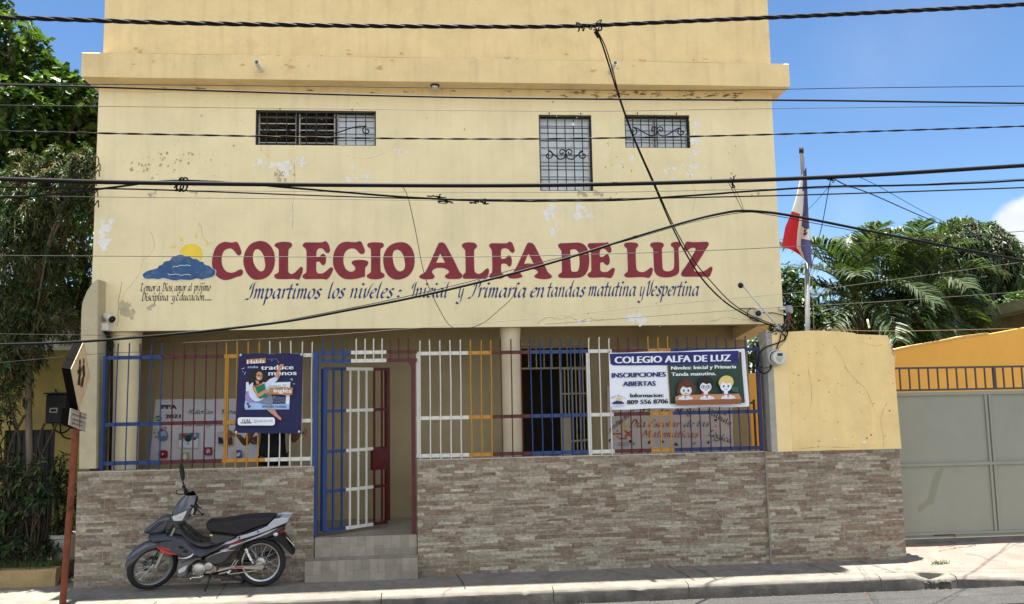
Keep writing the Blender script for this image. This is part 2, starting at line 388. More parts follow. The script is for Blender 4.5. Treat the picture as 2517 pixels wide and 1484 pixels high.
for k in range(26):
    x = 5.8+random.random()*4.5; y = -.65+random.random()*1.0; pts = [(x, y)]; a = random.choice([.2, 2.9, .5, -.3, 1.4])
    for j in range(5): a += random.uniform(-.8, .8); x += .16*math.cos(a); y = max(-.75, min(.36, y+.07*math.sin(a))); pts.append((x, y))
    crack(pts, .0055, rz)
tag(b.build('pavement_cracks', M_CRACK), kind='structure')
M_LITT = C('dry_leaf', 104, 76, 54, .9); b = MB()
for k in range(150):                                 # fallen leaf crumbs in the gutter and on the pavement
    x = random.choice([random.gauss(3.9, .5), random.uniform(-5, 8.5), random.gauss(4.9, .3)]); y = random.choice([-.985-abs(random.gauss(0, .06)), random.uniform(-.75, -.1)]); z = .009 if y > -.8 else -.142
    if x > 5.2 and y > -.8: continue
    r, a = random.uniform(.006, .02), random.random()*6.28; b.add([(x-r*math.cos(a), y-r*math.sin(a), z), (x+.4*r*math.sin(a), y-.4*r*math.cos(a), z+.003), (x+r*math.cos(a), y+r*math.sin(a), z+.005), (x-.4*r*math.sin(a), y+.4*r*math.cos(a), z)], [(0, 1, 2, 3)])
tag(b.build('leaf_litter', M_LITT), 'dry leaf crumbs scattered in the gutter and on the pavement', 'leaf litter', kind='stuff')
b = MB(); rr0 = random.Random(4)
for k in range(26):                                  # rubble in the broken kerb
    x, y, r = 5.38+rr0.gauss(0, .11), -.90+rr0.gauss(0, .035), rr0.uniform(.012, .035); z = -.075+rr0.uniform(-.02, .01); q = [rr0.uniform(.6, 1.2)*r for _ in range(6)]
    b.add([(x-q[0], y-q[1], z), (x+q[2], y-q[3]*.7, z), (x+q[4]*.4, y+q[5], z), (x+.3*r, y-.2*r, z+.45*r)], [(0, 1, 3), (1, 2, 3), (2, 0, 3)])
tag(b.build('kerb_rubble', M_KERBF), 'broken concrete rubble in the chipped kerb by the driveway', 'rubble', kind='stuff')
b = MB()
for k in range(700):                                 # grit washed along the kerb foot and wall foot
    if k < 420: x = random.uniform(-5, 9); y = -.955-abs(random.gauss(0, .05)); z = -.143
    else: x = random.uniform(-4, 5.5); y = -.01-abs(random.gauss(0, .03)); z = .006
    r = random.uniform(.002, .007); b.add([(x-r, y-r, z), (x+r, y-r*.6, z), (x, y+r, z), (x, y, z+r)], [(0, 1, 3), (1, 2, 3), (2, 0, 3)])
tag(b.build('grit', C('grit_stone', 108, 101, 90, .95)), 'loose grit washed along the kerb and wall foot', 'grit', kind='stuff')

# ================================================================ SCHOOL BUILDING
xl, xr = -4.075, 4.315
zb = PZ(1200, 803.5, F); zt = PZ(1100, 202, F-.22)+.0
zled0 = (PZ(200, 188, .03)+PZ(1940, 213, .03))/2; zled1 = (PZ(200, 128, .03)+PZ(1940, 155, .03))/2
school = thing('school_building', (0, F, 0), 'pale yellow three storey school building with maroon painted name across its front', 'building')
def wall_open(b, x0, x1, z0, z1, y, ops, depth):
    xs = sorted({x0, x1, *[o[0] for o in ops], *[o[1] for o in ops]}); zs = sorted({z0, z1, *[o[2] for o in ops], *[o[3] for o in ops]})
    for i in range(len(xs)-1):
        for j in range(len(zs)-1):
            cx, cz = (xs[i]+xs[i+1])/2, (zs[j]+zs[j+1])/2
            if any(o[0] < cx < o[1] and o[2] < cz < o[3] for o in ops): continue
            b.quad((xs[i], y, zs[j]), (xs[i+1], y, zs[j]), (xs[i+1], y, zs[j+1]), (xs[i], y, zs[j+1]))
    for (a, c, d, e) in ops:
        y2 = y+depth
        b.quad((a, y, d), (a, y, e), (a, y2, e), (a, y2, d)); b.quad((c, y, e), (c, y, d), (c, y2, d), (c, y2, e))
        b.quad((a, y, e), (c, y, e), (c, y2, e), (a, y2, e)); b.quad((a, y, d), (a, y2, d), (c, y2, d), (c, y, d))
WIN = [(628, 924, 271, 357), (1326, 1456, 282, 469), (1536, 1696, 282, 363)]
ops = []
for (u0, u1, v0, v1) in WIN: ops.append((PX(u0, (v0+v1)/2, F), PX(u1, (v0+v1)/2, F), PZ((u0+u1)/2, v1, F), PZ((u0+u1)/2, v0, F)))
b = MB(); wall_open(b, xl, xr, zb, zled0, F, ops, .16)
Y2 = 9.0
b.quad((xl, Y2, zb), (xl, F, zb), (xl, F, zled0), (xl, Y2, zled0)); b.quad((xr, F, zb), (xr, Y2, zb), (xr, Y2, zled0), (xr, F, zled0))
b.quad((xr, Y2, 0), (xl, Y2, 0), (xl, Y2, zled0), (xr, Y2, zled0))
b.box(xl, xr, F+.001, F+.22, zb, zb+.001)
b.build('upper_wall', M_FAC, school)
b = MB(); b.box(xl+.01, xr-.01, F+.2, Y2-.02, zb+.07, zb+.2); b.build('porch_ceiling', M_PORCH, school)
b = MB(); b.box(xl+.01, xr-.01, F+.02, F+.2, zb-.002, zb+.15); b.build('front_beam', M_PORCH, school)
# band of older orange paint below the ledge
b = MB()
pts = [(xl+.01, zled0)]; pts2 = []
for i in range(61):
    x = xl+.01+(xr-xl-.02)*i/60; pts2.append((x, zled0-.10-.03*noise.noise(Vector((x*1.5, 0, 0)))-.015*noise.noise(Vector((x*7, 0, 0)))))
b.flat([pts2+[(xr-.01, zled0), (xl+.01, zled0)]], F-.003); b.build('paint_band', M_UP, school)
# third storey and ledge
ZTOP = 9.6
b = MB(); b.box(PX(255, 60, F), PX(1891, 70, F), F+.012, Y2, zled1-.02, ZTOP); b.build('parapet_storey', M_UP, school)
b = MB(); lx0, lx1 = PX(200, 160, .03), PX(1940.5, 184, .03)
n = 60
for i in range(n+1):
    x = lx0+(lx1-lx0)*i/n
    w = .008*noise.noise(Vector((x*.8, 5, 0))); w2 = .006*noise.noise(Vector((x*.8, 9, 0)))
    for (y, z) in ((F+.9, zled0+w2), (.03, zled0+w2), (.03, zled1-.012+w), (.042, zled1+w), (F+.9, zled1+.03+w)): b.v.append((x, y, z))
for i in range(n):
    for q in range(4): a = i*5+q; b.face([a, a+5, a+6, a+1])
b.face([0, 1, 2, 3, 4]); b.face([n*5+q for q in (4, 3, 2, 1, 0)])
b.build('ledge', M_UP, school)
b = MB()                                              # ledge going back along both sides
b.box(lx0, xl-.001, F+.9, Y2, zled0, zled1+.02); b.build('side_ledge', M_UP, school); b = MB(); b.box(xr+.001, lx1, F+.9, Y2, zled0, zled1+.02); b.build('side_ledge', M_UP, school)
# mortar fillet on the ledge
b = MB()
for i in range(90):
    x = lx0+.3+(lx1-lx0-.6)*i/90; x2 = x+(lx1-lx0)/90*1.02; h = .03+.02*noise.noise(Vector((x*3, 2, 0)))
    b.add([(x, .05, zled1+.004), (x2, .05, zled1+.004), (x2, F+.011, zled1+.03+h), (x, F+.011, zled1+.03+h)], [(0, 1, 2, 3)])
b.build('mortar_fillet', M_UP, school)
# small fittings on the building
def pipe(u, v, du, dv, y0):
    p = P(u, v, y0); q = p+Vector((du, -.22, dv)); b = MB()
    t = (q-p).normalized(); a = t.cross(Vector((0, 0, 1))).normalized(); c = t.cross(a)
    b.mat(M_PVC); b.lathe([(.030, 0), (.030, (q-p).length), (.024, (q-p).length), (.024, .02)], p, (a, c, t), 16)
    b.mat(M_DARK); b.lathe([(.024, .02), (.0, .02)], p, (a, c, t), 16); b.build('drain_pipe', None, school, smooth=True, angle=40)
pipe(642, 172, -.01, .012, .03); pipe(1500, 176, .02, .03, .03)
b = MB(); p = P(1069, 212, .14); b.mat(M_BLK); b.lathe([(.0, zled0-p.z+.002), (.055, zled0-p.z), (.055, -.02+zled0-p.z)], p, 'z', 16)
b.mat(M_WHT); b.lathe([(.04, -.02+zled0-p.z), (.04, -.05+zled0-p.z), (.0, -.06+zled0-p.z)], p, 'z', 16); b.build('soffit_lamp', None, school, smooth=True, angle=40)
# --- windows
def scroll(b, c, r, turns, sgn, a0, rad, y):
    pts = []
    for i in range(22):
        t = i/21; a = a0+sgn*turns*2*math.pi*t; rr = r*(1-.82*t); pts.append((c[0]+rr*math.cos(a), y, c[1]+rr*math.sin(a)))
    b.tube(pts, rad, 5)
def wave(b, x0, x1, z, h, y, rad, inv=1):
    """S-scroll pair: spiral, rising and dipping rod, two spirals in the middle, mirrored"""
    w = (x1-x0); mxx = (x0+x1)/2
    for s in (-1, 1):
        ex = mxx+s*w/2
        c1 = (ex-s*.075*h/.13, z-.2*h); r1 = .42*h
        pts = []
        for i in range(20):
            t = i/19; a = (math.pi/2) - s*(-1)*0 ; 
            ang = math.pi/2 + (-s)*(-1)*(1-t)*2*math.pi*1.05
            rr = r1*(.2+.8*t); pts.append((c1[0]+rr*math.cos(ang)*1, c1[1]+rr*math.sin(ang)))
        # rod from top of outer spiral to inner spiral
        inner = (mxx+s*.32*h, z+.05*h); r2 = .30*h
        st = pts[-1]; bot = (mxx+s*.55*h, z-.55*h)
        rod = smooth_loop([st, (ex-s*w*.17, z+.12*h), (mxx+s*w*.17, z-.42*h), bot, (mxx+s*.14*h, z-.42*h), (mxx+s*.06*h, z-.05*h)], 6, False)
        b.tube([(p[0], y, p[1]) for p in pts], rad, 5)
        b.tube([(p[0], y, p[1]) for p in rod], rad, 5)
        sp = []
        for i in range(18):
            t = i/17; ang = math.pi*(1 if s > 0 else 0) - s*t*2*math.pi*1.1; rr = r2*(1-.75*t); sp.append((inner[0]+rr*math.cos(ang), y, inner[1]+rr*math.sin(ang)))
        b.tube(sp, rad, 5)
for wi, (a, c, d, e) in enumerate(ops):
    w = MB(); y = F+.05; t = .018
    for (q0, q1, r0, r1) in ((a, a+t, d, e), (c-t, c, d, e), (a+t, c-t, d, d+t), (a+t, c-t, e-t, e)): w.box(q0, q1, F+.075, F+.13, r0, r1)
    fr = w.build('window', M_BLKI, school)
    panels = {0: [(0, .325, 'open'), (.345, .655, 'open'), (.675, 1, 'shut')], 1: [(0, 1, 'shut')], 2: [(0, .47, 'shut'), (.49, 1, 'shut')]}[wi]
    for (f0, f1, st) in panels:
        x0, x1 = a+t+(c-a-2*t)*f0, a+t+(c-a-2*t)*f1
        m_ = MB(); m_.box(x0, x0+.014, F+.09, F+.13, d+t, e-t); m_.build('louvre_frame', M_LOUVD, fr); m_ = MB(); m_.box(x1-.014, x1, F+.09, F+.13, d+t, e-t); m_.build('louvre_frame', M_LOUVD, fr)
        nl = {0: 5, 1: 10, 2: 5}[wi]; hh = (e-d-2*t)/nl; lv = MB()
        for k in range(nl):
            z0 = d+t+k*hh
            if st == 'shut': lv.add([(x0+.014, F+.10, z0+.003), (x1-.014, F+.10, z0+.003), (x1-.014, F+.118, z0+hh), (x0+.014, F+.118, z0+hh), (x0+.014, F+.106, z0+.003), (x1-.014, F+.106, z0+.003), (x1-.014, F+.124, z0+hh), (x0+.014, F+.124, z0+hh)], [(0, 1, 2, 3), (7, 6, 5, 4), (4, 5, 1, 0), (3, 2, 6, 7)])
            else: 
                zz = z0+hh*.42; lv.add([(x0+.014, F+.085, zz), (x1-.014, F+.085, zz), (x1-.014, F+.145, zz+.012), (x0+.014, F+.145, zz+.012), (x0+.014, F+.085, zz+.007), (x1-.014, F+.085, zz+.007), (x1-.014, F+.145, zz+.018), (x0+.014, F+.145, zz+.018)], [(0, 1, 5, 4), (3, 2, 1, 0), (4, 5, 6, 7)])
        lv.build('louvre', M_LOUV, fr)
    g = MB(); yb = F+.03; nv = {0: 13, 1: 7, 2: 9}[wi]
    for k in range(nv):
        x = a+.008+(c-a-.016)*k/(nv-1); g.bar((x, yb, d+.004), (x, yb, e-.004), .011 if 0 < k < nv-1 else .014)
    for zz in ([d+.006, e-.008]+([d+(e-d)*.25, d+(e-d)*.82] if wi != 1 else [d+(e-d)*f for f in (.15, .33, .66, .83)])): g.bar((a, yb-.008, zz), (c, yb-.008, zz), .010)
    zz = d+(e-d)*{0: .50, 1: .50, 2: .55}[wi]
    wave(g, a+.03, c-.03, zz, min(.15, (e-d)*.32), yb-.018, .0085)
    for k in (a+(c-a)*.2, c-(c-a)*.2): g.bar((k, yb, e-.005), (k, F-.012, e+.022), .012)
    g.build('window_grille', M_BLKI, fr)
# --- columns under the facade
for (u0, u1, yy) in ((270, 343, F+.24), (1232, 1281, F+.20)):
    uc = (u0+u1)/2; x = PX(uc, 950, yy); r = (PX(u1, 950, yy)-PX(u0, 950, yy))/2
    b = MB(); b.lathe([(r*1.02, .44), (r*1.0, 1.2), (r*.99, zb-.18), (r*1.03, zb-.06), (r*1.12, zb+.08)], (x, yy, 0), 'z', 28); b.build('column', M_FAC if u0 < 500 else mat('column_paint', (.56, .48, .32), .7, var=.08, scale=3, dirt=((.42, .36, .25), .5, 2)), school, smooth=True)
# --- porch: back wall with a doorway, floor, left wall
YB = 1.42
dx0, dx1, dz1 = PX(1283, 1000, YB), PX(1455, 1000, YB), PZ(1370, 850, YB)
xbr = PX(1842, 960, YB)
b = MB(); wall_open(b, xl+.05, xbr, .44, zb+.1, YB, [(dx0, dx1, .45, dz1)], .18)
b.quad((xbr, YB, .44), (xbr, YB+3, .44), (xbr, YB+3, zb+.1), (xbr, YB, zb+.1)); b.quad((xl+.05, YB, .44), (xl+.05, F, .44), (xl+.05, F, zb+.1), (xl+.05, YB, zb+.1))
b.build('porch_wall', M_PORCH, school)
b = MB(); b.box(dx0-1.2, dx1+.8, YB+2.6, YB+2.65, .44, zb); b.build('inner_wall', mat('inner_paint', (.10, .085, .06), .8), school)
fl = MB(); M_TILE = mat('porch_tile', srgb(140, 134, 124), .45, var=.12, scale=10, dirt=(srgb(110, 105, 98), .5, 3))
fl.box(xl+.05, xbr+.6, .18, YB+2.6, .36, .462); fl.build('porch_floor', M_TILE, school)
b = MB(); x0 = PX(1800, 815, YB); yb_ = YB+.0; z_ = PZ(1802, 835, YB)
b.add([(x0, F+.19, zb+.05), (xr-.002, F+.19, zb+.05), (xr-.002, F+.19, zb-.004), (x0, F+.19, zb-.004), (x0, yb_-.004, zb+.05), (xr-.002, yb_-.004, zb+.05), (xr-.002, yb_-.004, z_), (x0, yb_-.004, z_)], [(0, 1, 2, 3), (7, 6, 5, 4), (3, 2, 6, 7), (0, 3, 7, 4), (1, 5, 6, 2)]); b.build('side_beam', M_UP, school)
# wing at the left edge of the front, capped with rough sloping render
b = MB(); L_ = lambda u, v: (PX(u, v, .02), PZ(u, v, .02))
b.prism([(L_(200, 1000)[0], 1.30), L_(200, 765), L_(203, 742), L_(214, 715), L_(228, 694), L_(241, 686), (L_(241, 1000)[0], 1.30)], .02, F+.02); b.build('side_wing', mat('wing_render', (.46, .40, .26), .85, var=.12, scale=6, bump=.5, bscale=50, dirt=((.30, .27, .20), .7, 3)), school)
# --- open grille door in the doorway
door = thing('door_grille', (dx1, YB, .46), 'tan iron grille door standing open at the dark doorway', 'grille door')
hx = dx1-.02; hinge = Vector((hx, YB-.02, 0)); fx = PX(1380, 1000, .98); free = Vector((fx, .98, 0)); dv = (free-hinge)
ztop, zbot = dz1-.32, .50
def DP(f, z): return hinge+dv*f+Vector((0, 0, z))
b = MB()
for f in (0.0, 1.0): b.bar(DP(f, zbot), DP(f, ztop), .03)
for z in (zbot+.01, ztop, ztop-.33, ztop-.62, zbot+.92): b.bar(DP(0, z), DP(1, z), .022)
b.build('frame', M_TAN, door)
for k in range(1, 8):
    b = MB(); b.bar(DP(k/8, zbot), DP(k/8, ztop), .015); b.build('bar', M_TAN, door)
b = MB(); sc = []
for s in (.2, .55):
    b.tube([tuple(DP(s+.3*t, zbot+.62-.22*math.sin(t*math.pi)+.0))[:3] for t in [i/10 for i in range(11)]], .008, 5)
for f in (.12, .46, .56, .9):
    b.tube([tuple(DP(f+.05*(1-i/16)*math.cos(i*.6), zbot+.62+.07*(1-i/16)*math.sin(i*.6))) for i in range(14)], .008, 5)
b.build('scroll', M_TAN, door)
b = MB(); q = [DP(.72, ztop-1.14), DP(.97, ztop-1.14), DP(.97, ztop-.64), DP(.72, ztop-.64)]; nn = dv.normalized().cross(Vector((0, 0, 1)))*.012
if nn.y > 0: nn = -nn
b.add([p+nn for p in q]+[p-nn for p in q], [(0, 1, 2, 3), (7, 6, 5, 4), (0, 4, 5, 1), (1, 5, 6, 2), (2, 6, 7, 3), (3, 7, 4, 0)]); b.build('lock_plate', M_TAN, door)
tr = thing('transom_grille', (dx0, YB, dz1-.3), 'tan bars filling the transom above the dark doorway', 'grille')
b = MB(); b.bar((dx0, YB+.03, ztop+.02), (dx1, YB+.03, ztop+.02), .024); b.bar((dx0, YB+.03, dz1-.015), (dx1, YB+.03, dz1-.015), .024); b.build('rail', M_TAN, tr)
for k in range(1, 9):
    x = dx0+(dx1-dx0)*k/9; b = MB(); b.bar((x, YB+.03, ztop+.02), (x, YB+.03, dz1), .015); b.build('bar', M_TAN, tr)

# ================================================================ STONE CLAD FRONT WALLS
M_STONE = mat('stone_cladding', (.92, .92, .92), .62, attr=True, var=.38, scale=11, stretch=(2.2, 2, 3.2), bump=.6, bscale=16, spec=.35, dirt=((.22, .18, .15), .6, 9))
PAL = [srgb(180, 170, 152), srgb(172, 162, 144), srgb(166, 154, 137), srgb(158, 146, 129), srgb(150, 138, 122), srgb(142, 128, 112), srgb(140, 122, 104), srgb(136, 115, 97), srgb(128, 109, 93), srgb(122, 106, 92)]
M_GROUT = mat('cladding_grout', srgb(122, 110, 97), .9, var=.2, scale=20)
def clad(b, x0, x1, z0, z1, y, seed, ends=True):
    """ledger-stone tiles, each a printed stack of short strips that step against one another"""
    rnd = random.Random(seed); b.mat(M_GROUT); b.col = None
    b.quad((x0, y+.006, z0), (x1, y+.006, z0), (x1, y+.006, z1), (x0, y+.006, z1))
    b.mat(M_STONE); z = z1; row = 0
    while z > z0+.004:
        h = rnd.choice([.022, .026, .030, .034, .038]); zb_ = max(z-h, z0)
        x = x0-rnd.random()*.2
        while x < x1:
            w = rnd.choice([.08, .10, .13, .16, .20, .25, .32])*rnd.uniform(.85, 1.2); xa, xb = max(x, x0), min(x+w, x1)
            if xb-xa > .004:
                xm_ = (xa+xb)/2; t = .47+.55*noise.noise(Vector((xm_*4.2+seed*7, z*11, seed)))+rnd.gauss(0, .22); t = max(0, min(.999, t))
                c = PAL[int(t*len(PAL))]; k = rnd.uniform(.90, 1.08); b.col = (c[0]*k*.95, c[1]*k*.955, c[2]*k*.925)
                d = rnd.uniform(-.0016, .0016); g = .0004; sk = rnd.uniform(-.006, .006)
                b.add([(xa+g, y+d, zb_+g), (xb-g, y+d, zb_+g+sk), (xb-g, y+d, z-g+sk), (xa+g, y+d, z-g), (xa, y+.006, zb_), (xb, y+.006, zb_), (xb, y+.006, z), (xa, y+.006, z)],
                      [(0, 1, 2, 3), (4, 5, 1, 0), (5, 6, 2, 1), (6, 7, 3, 2), (7, 4, 0, 3)])
            x += w
        z = zb_; row += 1
    b.mat(M_MORTAR); b.col = None                          # pale tile joints and chipped grout spots
    for k in range(int((x1-x0)/.6)+1):
        for j in range(5):
            x = x0+.6*k+.3*(j % 2); zz = z1-.31*j*.9
            if x0+.02 < x < x1-.02: b.flat([[(x-.0012, max(z0, zz-.28)), (x+.0012, max(z0, zz-.28)), (x+.0012, zz-.002), (x-.0012, zz-.002)]], y-.0043)
    b.mat(M_FLAKE)
    for k in range(int((x1-x0)*16)):
        x, zz, r = rnd.uniform(x0+.02, x1-.02), rnd.uniform(z0+.05, z1-.02), rnd.uniform(.002, .0065); b.flat([[(x-r, zz), (x, zz-r*.8), (x+r*.9, zz), (x+r*.2, zz+r)]], y-.0046)
    b.col = None
def wtop(u): return None
gx0, gx1 = PX(771, 1230, 0), PX(1026, 1230, 0)
wz0, wz1, wz2 = PZ(190, 1163, 0), PZ(770, 1146, 0), PZ(1450, 1121, 0)
def front_wall(x0, x1, z1, label, seed, zl=None):
    t = thing('front_wall', ((x0+x1)/2, .1, 0), label, 'wall'); b = MB(); clad(b, x0, x1, -.02, z1, 0, seed); b.build('stone_cladding', None, t)
    b = MB(); b.box(x0+.002, x1-.002, .0065, .18, -.02, z1-.001); b.build('core', M_MORTAR, t)
    b = MB(); n = 40
    for i in range(n): 
        xa, xb = x0+(x1-x0)*i/n, x0+(x1-x0)*(i+1)/n; h = .008+.005*noise.noise(Vector((xa*5, 0, 1)))
        b.box(xa, xb, -.004, .19, z1, z1+h)
    b.build('coping', M_MORTAR, t); return t
front_wall(PX(186, 1300, 0), gx0, (wz0+wz1)/2, 'stone clad low wall left of the gate behind the parked motorcycle', 3)
front_wall(gx1, PX(1886, 1250, 0), wz2, 'long stone clad low wall between the entrance steps and the meter wall', 4)
# boundary wall on the right: cladding below, yellow render above, broken top corner
bx0, bx1, by = PX(1886, 1250, 0)+.004, PX(2219, 1230, -.06), -.06
bw = thing('boundary_wall', ((bx0+bx1)/2, 0, 0), 'tall yellow wall with stone clad base beside the grey gate', 'wall')
b = MB(); clad(b, bx0, bx1, -.02, PZ(2050, 1107, by), by, 5); b.build('stone_cladding', None, bw)
zc = PZ(2050, 1107, by)
b = MB(); b.box(bx0, bx1-.001, by+.0065, .16, -.02, zc-.001); b.build('core', M_MORTAR, bw)
L2 = lambda u, v: (PX(u, v, -.02), PZ(u, v, -.02))
xk = L2(1902, 950)[0]
top = [L2(1940, 815), L2(1990, 812), L2(2060, 814), L2(2100, 818), L2(2105, 821), L2(2182, 824), L2(2187, 838), L2(2194, 872), L2(2199, 876)]
xe = PX(2209, 1000, -.02)
pl = [(xk, zc), (xk, PZ(1902, 815, -.02))]+top+[(xe-.02, zc+.9), (xe, zc)]
b = MB(); b.prism(pl, -.02, .15); b.build('render', mat('meter_wall_paint', (.82, .61, .28), .8, streak=((.66, .47, .22), .35), var=.08, scale=2, bump=.25, bscale=24, dirt=((.64, .43, .19), .45, 1.6), spec=.25), bw)
b = MB(); b.box(xk-.075, xk-.001, -.045, .19, zc, PZ(1895, 812, -.02)-.01); b.build('pilaster', M_GREYC, bw)
b = MB(); x1_ = PX(1938, 950, -.02); b.box(xk+.0, x1_, -.042, -.021, zc, PZ(1910, 816, -.02)); b.build('meter_pilaster', mat('meter_pilaster_paint', (.81, .62, .31), .75, var=.06, scale=3, bump=.3, spec=.25), bw)
b = MB()
for k in range(60):
    t = random.random(); p0 = Vector((L2(2184, 826)[0]+.01, 0, PZ(2187, 830, -.02)-.30*t)); x = p0.x+.012+.035*t+random.uniform(-.012, .02); y = random.uniform(-.022, .14); r = random.uniform(.008, .022)
    b.add([(x-r, y-r, p0.z), (x+r, y-r, p0.z-r*.4), (x+r*.5, y+r, p0.z), (x, y, p0.z+r), (x, y-.3*r, p0.z-r)], [(0, 1, 3), (1, 2, 3), (2, 0, 3), (1, 0, 4), (2, 1, 4), (0, 2, 4)])
b.build('broken_corner', M_GREYC, bw)
b = MB(); rnd = random.Random(17); yw = -.0212
M_MWM = mat('wall_scuff', srgb(206, 170, 110), .9, var=.2); M_MWC = mat('wall_crack', srgb(150, 112, 58), .9)
def wline(pts, w, m_):
    b.mat(m_); q = smooth_loop(pts, 4, False)
    for i in range(len(q)-1):
        p0, p1 = P(q[i][0]+rnd.uniform(-1, 1), q[i][1], -.02), P(q[i+1][0], q[i+1][1], -.02); t = (p1-p0).normalized(); n = Vector((-t.z, 0, t.x))*w*rnd.uniform(.3, 1); b.flat([[(e.x, e.z) for e in (p0-n, p1-n, p1+n, p0+n)]], yw)
for pts in ([(2050, 850), (2070, 880), (2080, 905), (2095, 925)], [(2095, 925), (2110, 940), (2130, 960), (2150, 1010)], [(2180, 990), (2165, 1030), (2172, 1080), (2170, 1104)], [(1985, 900), (1995, 960), (1990, 1010)], [(1960, 1104), (2020, 1098), (2100, 1101)], [(2120, 840), (2150, 850), (2170, 846)]): wline(pts, .0022, M_MWC)
for k in range(60):
    u, v = rnd.uniform(1945, 2195), rnd.uniform(830, 1100); c = P(u, v, -.02); r = rnd.uniform(.003, .014); b.mat(rnd.choice([M_MWM, M_MWC, M_FLAKE if k % 6 == 0 else M_MWM])); b.flat([[(c.x+r*rnd.uniform(.6, 1.2)*math.cos(a), c.z+r*rnd.uniform(.5, 1.1)*math.sin(a)) for a in (0, .9, 1.9, 2.9, 3.9, 5.1)]], yw-.0002)
for (u, v, r) in ((2125, 1086, .028), (2052, 1080, .014), (2121, 905+60, .014)):
    c = P(u, v, -.02); b.mat(M_FLAKE); b.flat([[(c.x+r*rnd.uniform(.6, 1.2)*math.cos(a), c.z+r*.7*rnd.uniform(.5, 1.1)*math.sin(a)) for a in [6.28*i/9 for i in range(9)]]], yw-.0006)
b.build('paint_wear', None, bw)
# ================================================================ ENTRANCE STEPS
M_STEP = mat('step_tile', srgb(142, 134, 121), .6, attr=True, var=.14, scale=9, bump=.15, dirt=(srgb(120, 114, 105), .6, 3))
def tiles(b, x0, x1, z0, z1, y, rnd, flat_y=None):
    n = max(1, round((x1-x0)/.19)); w = (x1-x0)/n
    for i in range(n):
        xa = x0+i*w; cut = rnd.choice([.35, .5, .65])
        cells = [(xa, xa+w, z0, z0+(z1-z0)*cut), (xa, xa+w*.5, z0+(z1-z0)*cut, z1), (xa+w*.5, xa+w, z0+(z1-z0)*cut, z1)] if rnd.random() < .6 else [(xa, xa+w*.5, z0, z1), (xa+w*.5, xa+w, z0, z0+(z1-z0)*cut), (xa+w*.5, xa+w, z0+(z1-z0)*cut, z1)]
        for (a, c, d, e) in cells:
            k = rnd.uniform(.82, 1.12); b.col = (k, k*.985, k*.96); g = .0012
            if flat_y is None: b.quad((a+g, y, d+g), (c-g, y, d+g), (c-g, y, e-g), (a+g, y, e-g))
            else: b.quad((a+g, d+g, flat_y), (c-g, d+g, flat_y), (c-g, e-g, flat_y), (a+g, e-g, flat_y))
    b.col = None
steps = thing('entrance_steps', ((gx0+gx1)/2, -.1, 0), 'two grey tiled steps leading up to the open gate', 'steps')
sx0, sx1, sy = PX(749, 1400, -.165), PX(1027, 1395, -.165), -.165; sz = (PZ(760, 1386, sy)+PZ(1020, 1363, sy))/2
rnd = random.Random(2)
b = MB(); b.mat(M_GROUT); b.box(sx0, sx1, sy+.003, .1, 0, sz-.003); b.mat(M_STEP); tiles(b, sx0, sx1, .0, sz, sy, rnd); tiles(b, sx0, sx1, sy, .12, 0, rnd, sz); b.build('step', None, steps)
b = MB(); b.mat(M_GROUT); b.box(gx0+.01, gx1-.008, .033, .3, 0, .458); b.mat(M_STEP); tiles(b, gx0+.01, gx1-.008, sz, .462, .03, rnd); tiles(b, gx0+.01, gx1-.008, .03, .32, 0, rnd, .4635); b.build('step', None, steps)
# ================================================================ PAINTED FENCES AND GATE
FY = .085
z5 = ZC(250, 980, 3.3729); z6 = ZC(880, 980, 1.8338); z7 = ZC(1680, 950, 3.2971)
def ux5(x, yy=500): return PX(*z5(x, yy), FY)
def ux6(x, yy=500): return PX(*z6(x, yy), FY)
def ux7(x, yy=250): return PX(*z7(x, yy), FY)
zt_, zm_, zbt = 2.545, 1.785, 1.318
def fence(label, bars, rails, posts, z_bot, group='painted bar fences on the front walls'):
    x0 = min(r[0] for r in rails); x1 = max(r[1] for r in rails)
    t = thing('bar_fence', ((x0+x1)/2, FY, z_bot), label, 'fence')
    for (z, segs) in ((zt_, rails), (zm_, rails), (zbt+.03, rails)):
        for (a, c, m_) in segs: b = MB(); b.box(a, c-.0005, FY-.020, FY+.016, z-.021, z+.021); b.build('rail', m_, t)
    for (x, m_) in bars:
        b = MB(); j = random.uniform(-.006, .006); k = random.uniform(-.004, .004); ys = FY-.030
        top = zt_+.155+random.uniform(-.012, .012); w = .0075
        pts = [(x+j*.3, ys, z_bot), (x+k, ys, (z_bot+zm_)/2), (x, ys, zm_), (x-k, ys, 2.2), (x+j*.5, ys, zt_), (x+j, ys, top-.03)]
        b.tube(pts+[(x+j*1.3, ys-.004, top-.012), (x+j*1.3+.004, ys-.012, top+.008)], [w]*6+[w*1.25, w*.25], 6); b.build('bar', m_, t, smooth=True, angle=50)
    for (x, m_, za, zb_) in posts: b = MB(); b.bar((x, FY, za), (x, FY, zb_), .042, .042); b.build('post', m_, t)
    return t
xs5 = [215, 332, 445, 558, 668, 778, 892, 1000, 1107, 1218, 1322, 1422, 1530, 1640, 1746, 1855, 1962, 2068, 2178, 2277]
c5 = [M_BLUE]*6+[M_MAR]*5+[M_AMB]*4+[M_WHT]*5
fence('low bar fence painted blue, maroon, amber and white on the wall behind the motorcycle', [(ux5(x), c) for x, c in zip(xs5, c5)],
      [(ux5(195), ux5(785), M_BLUE), (ux5(785), ux5(1395), M_MAR), (ux5(1395), ux5(1820), M_AMB), (ux5(1820), ux5(2292), M_WHT)],
      [(ux5(207), M_BLUE, 1.28, zt_+.024), (ux5(1425), M_AMB, 1.32, zt_)], wz0*.5+wz1*.5+.004)
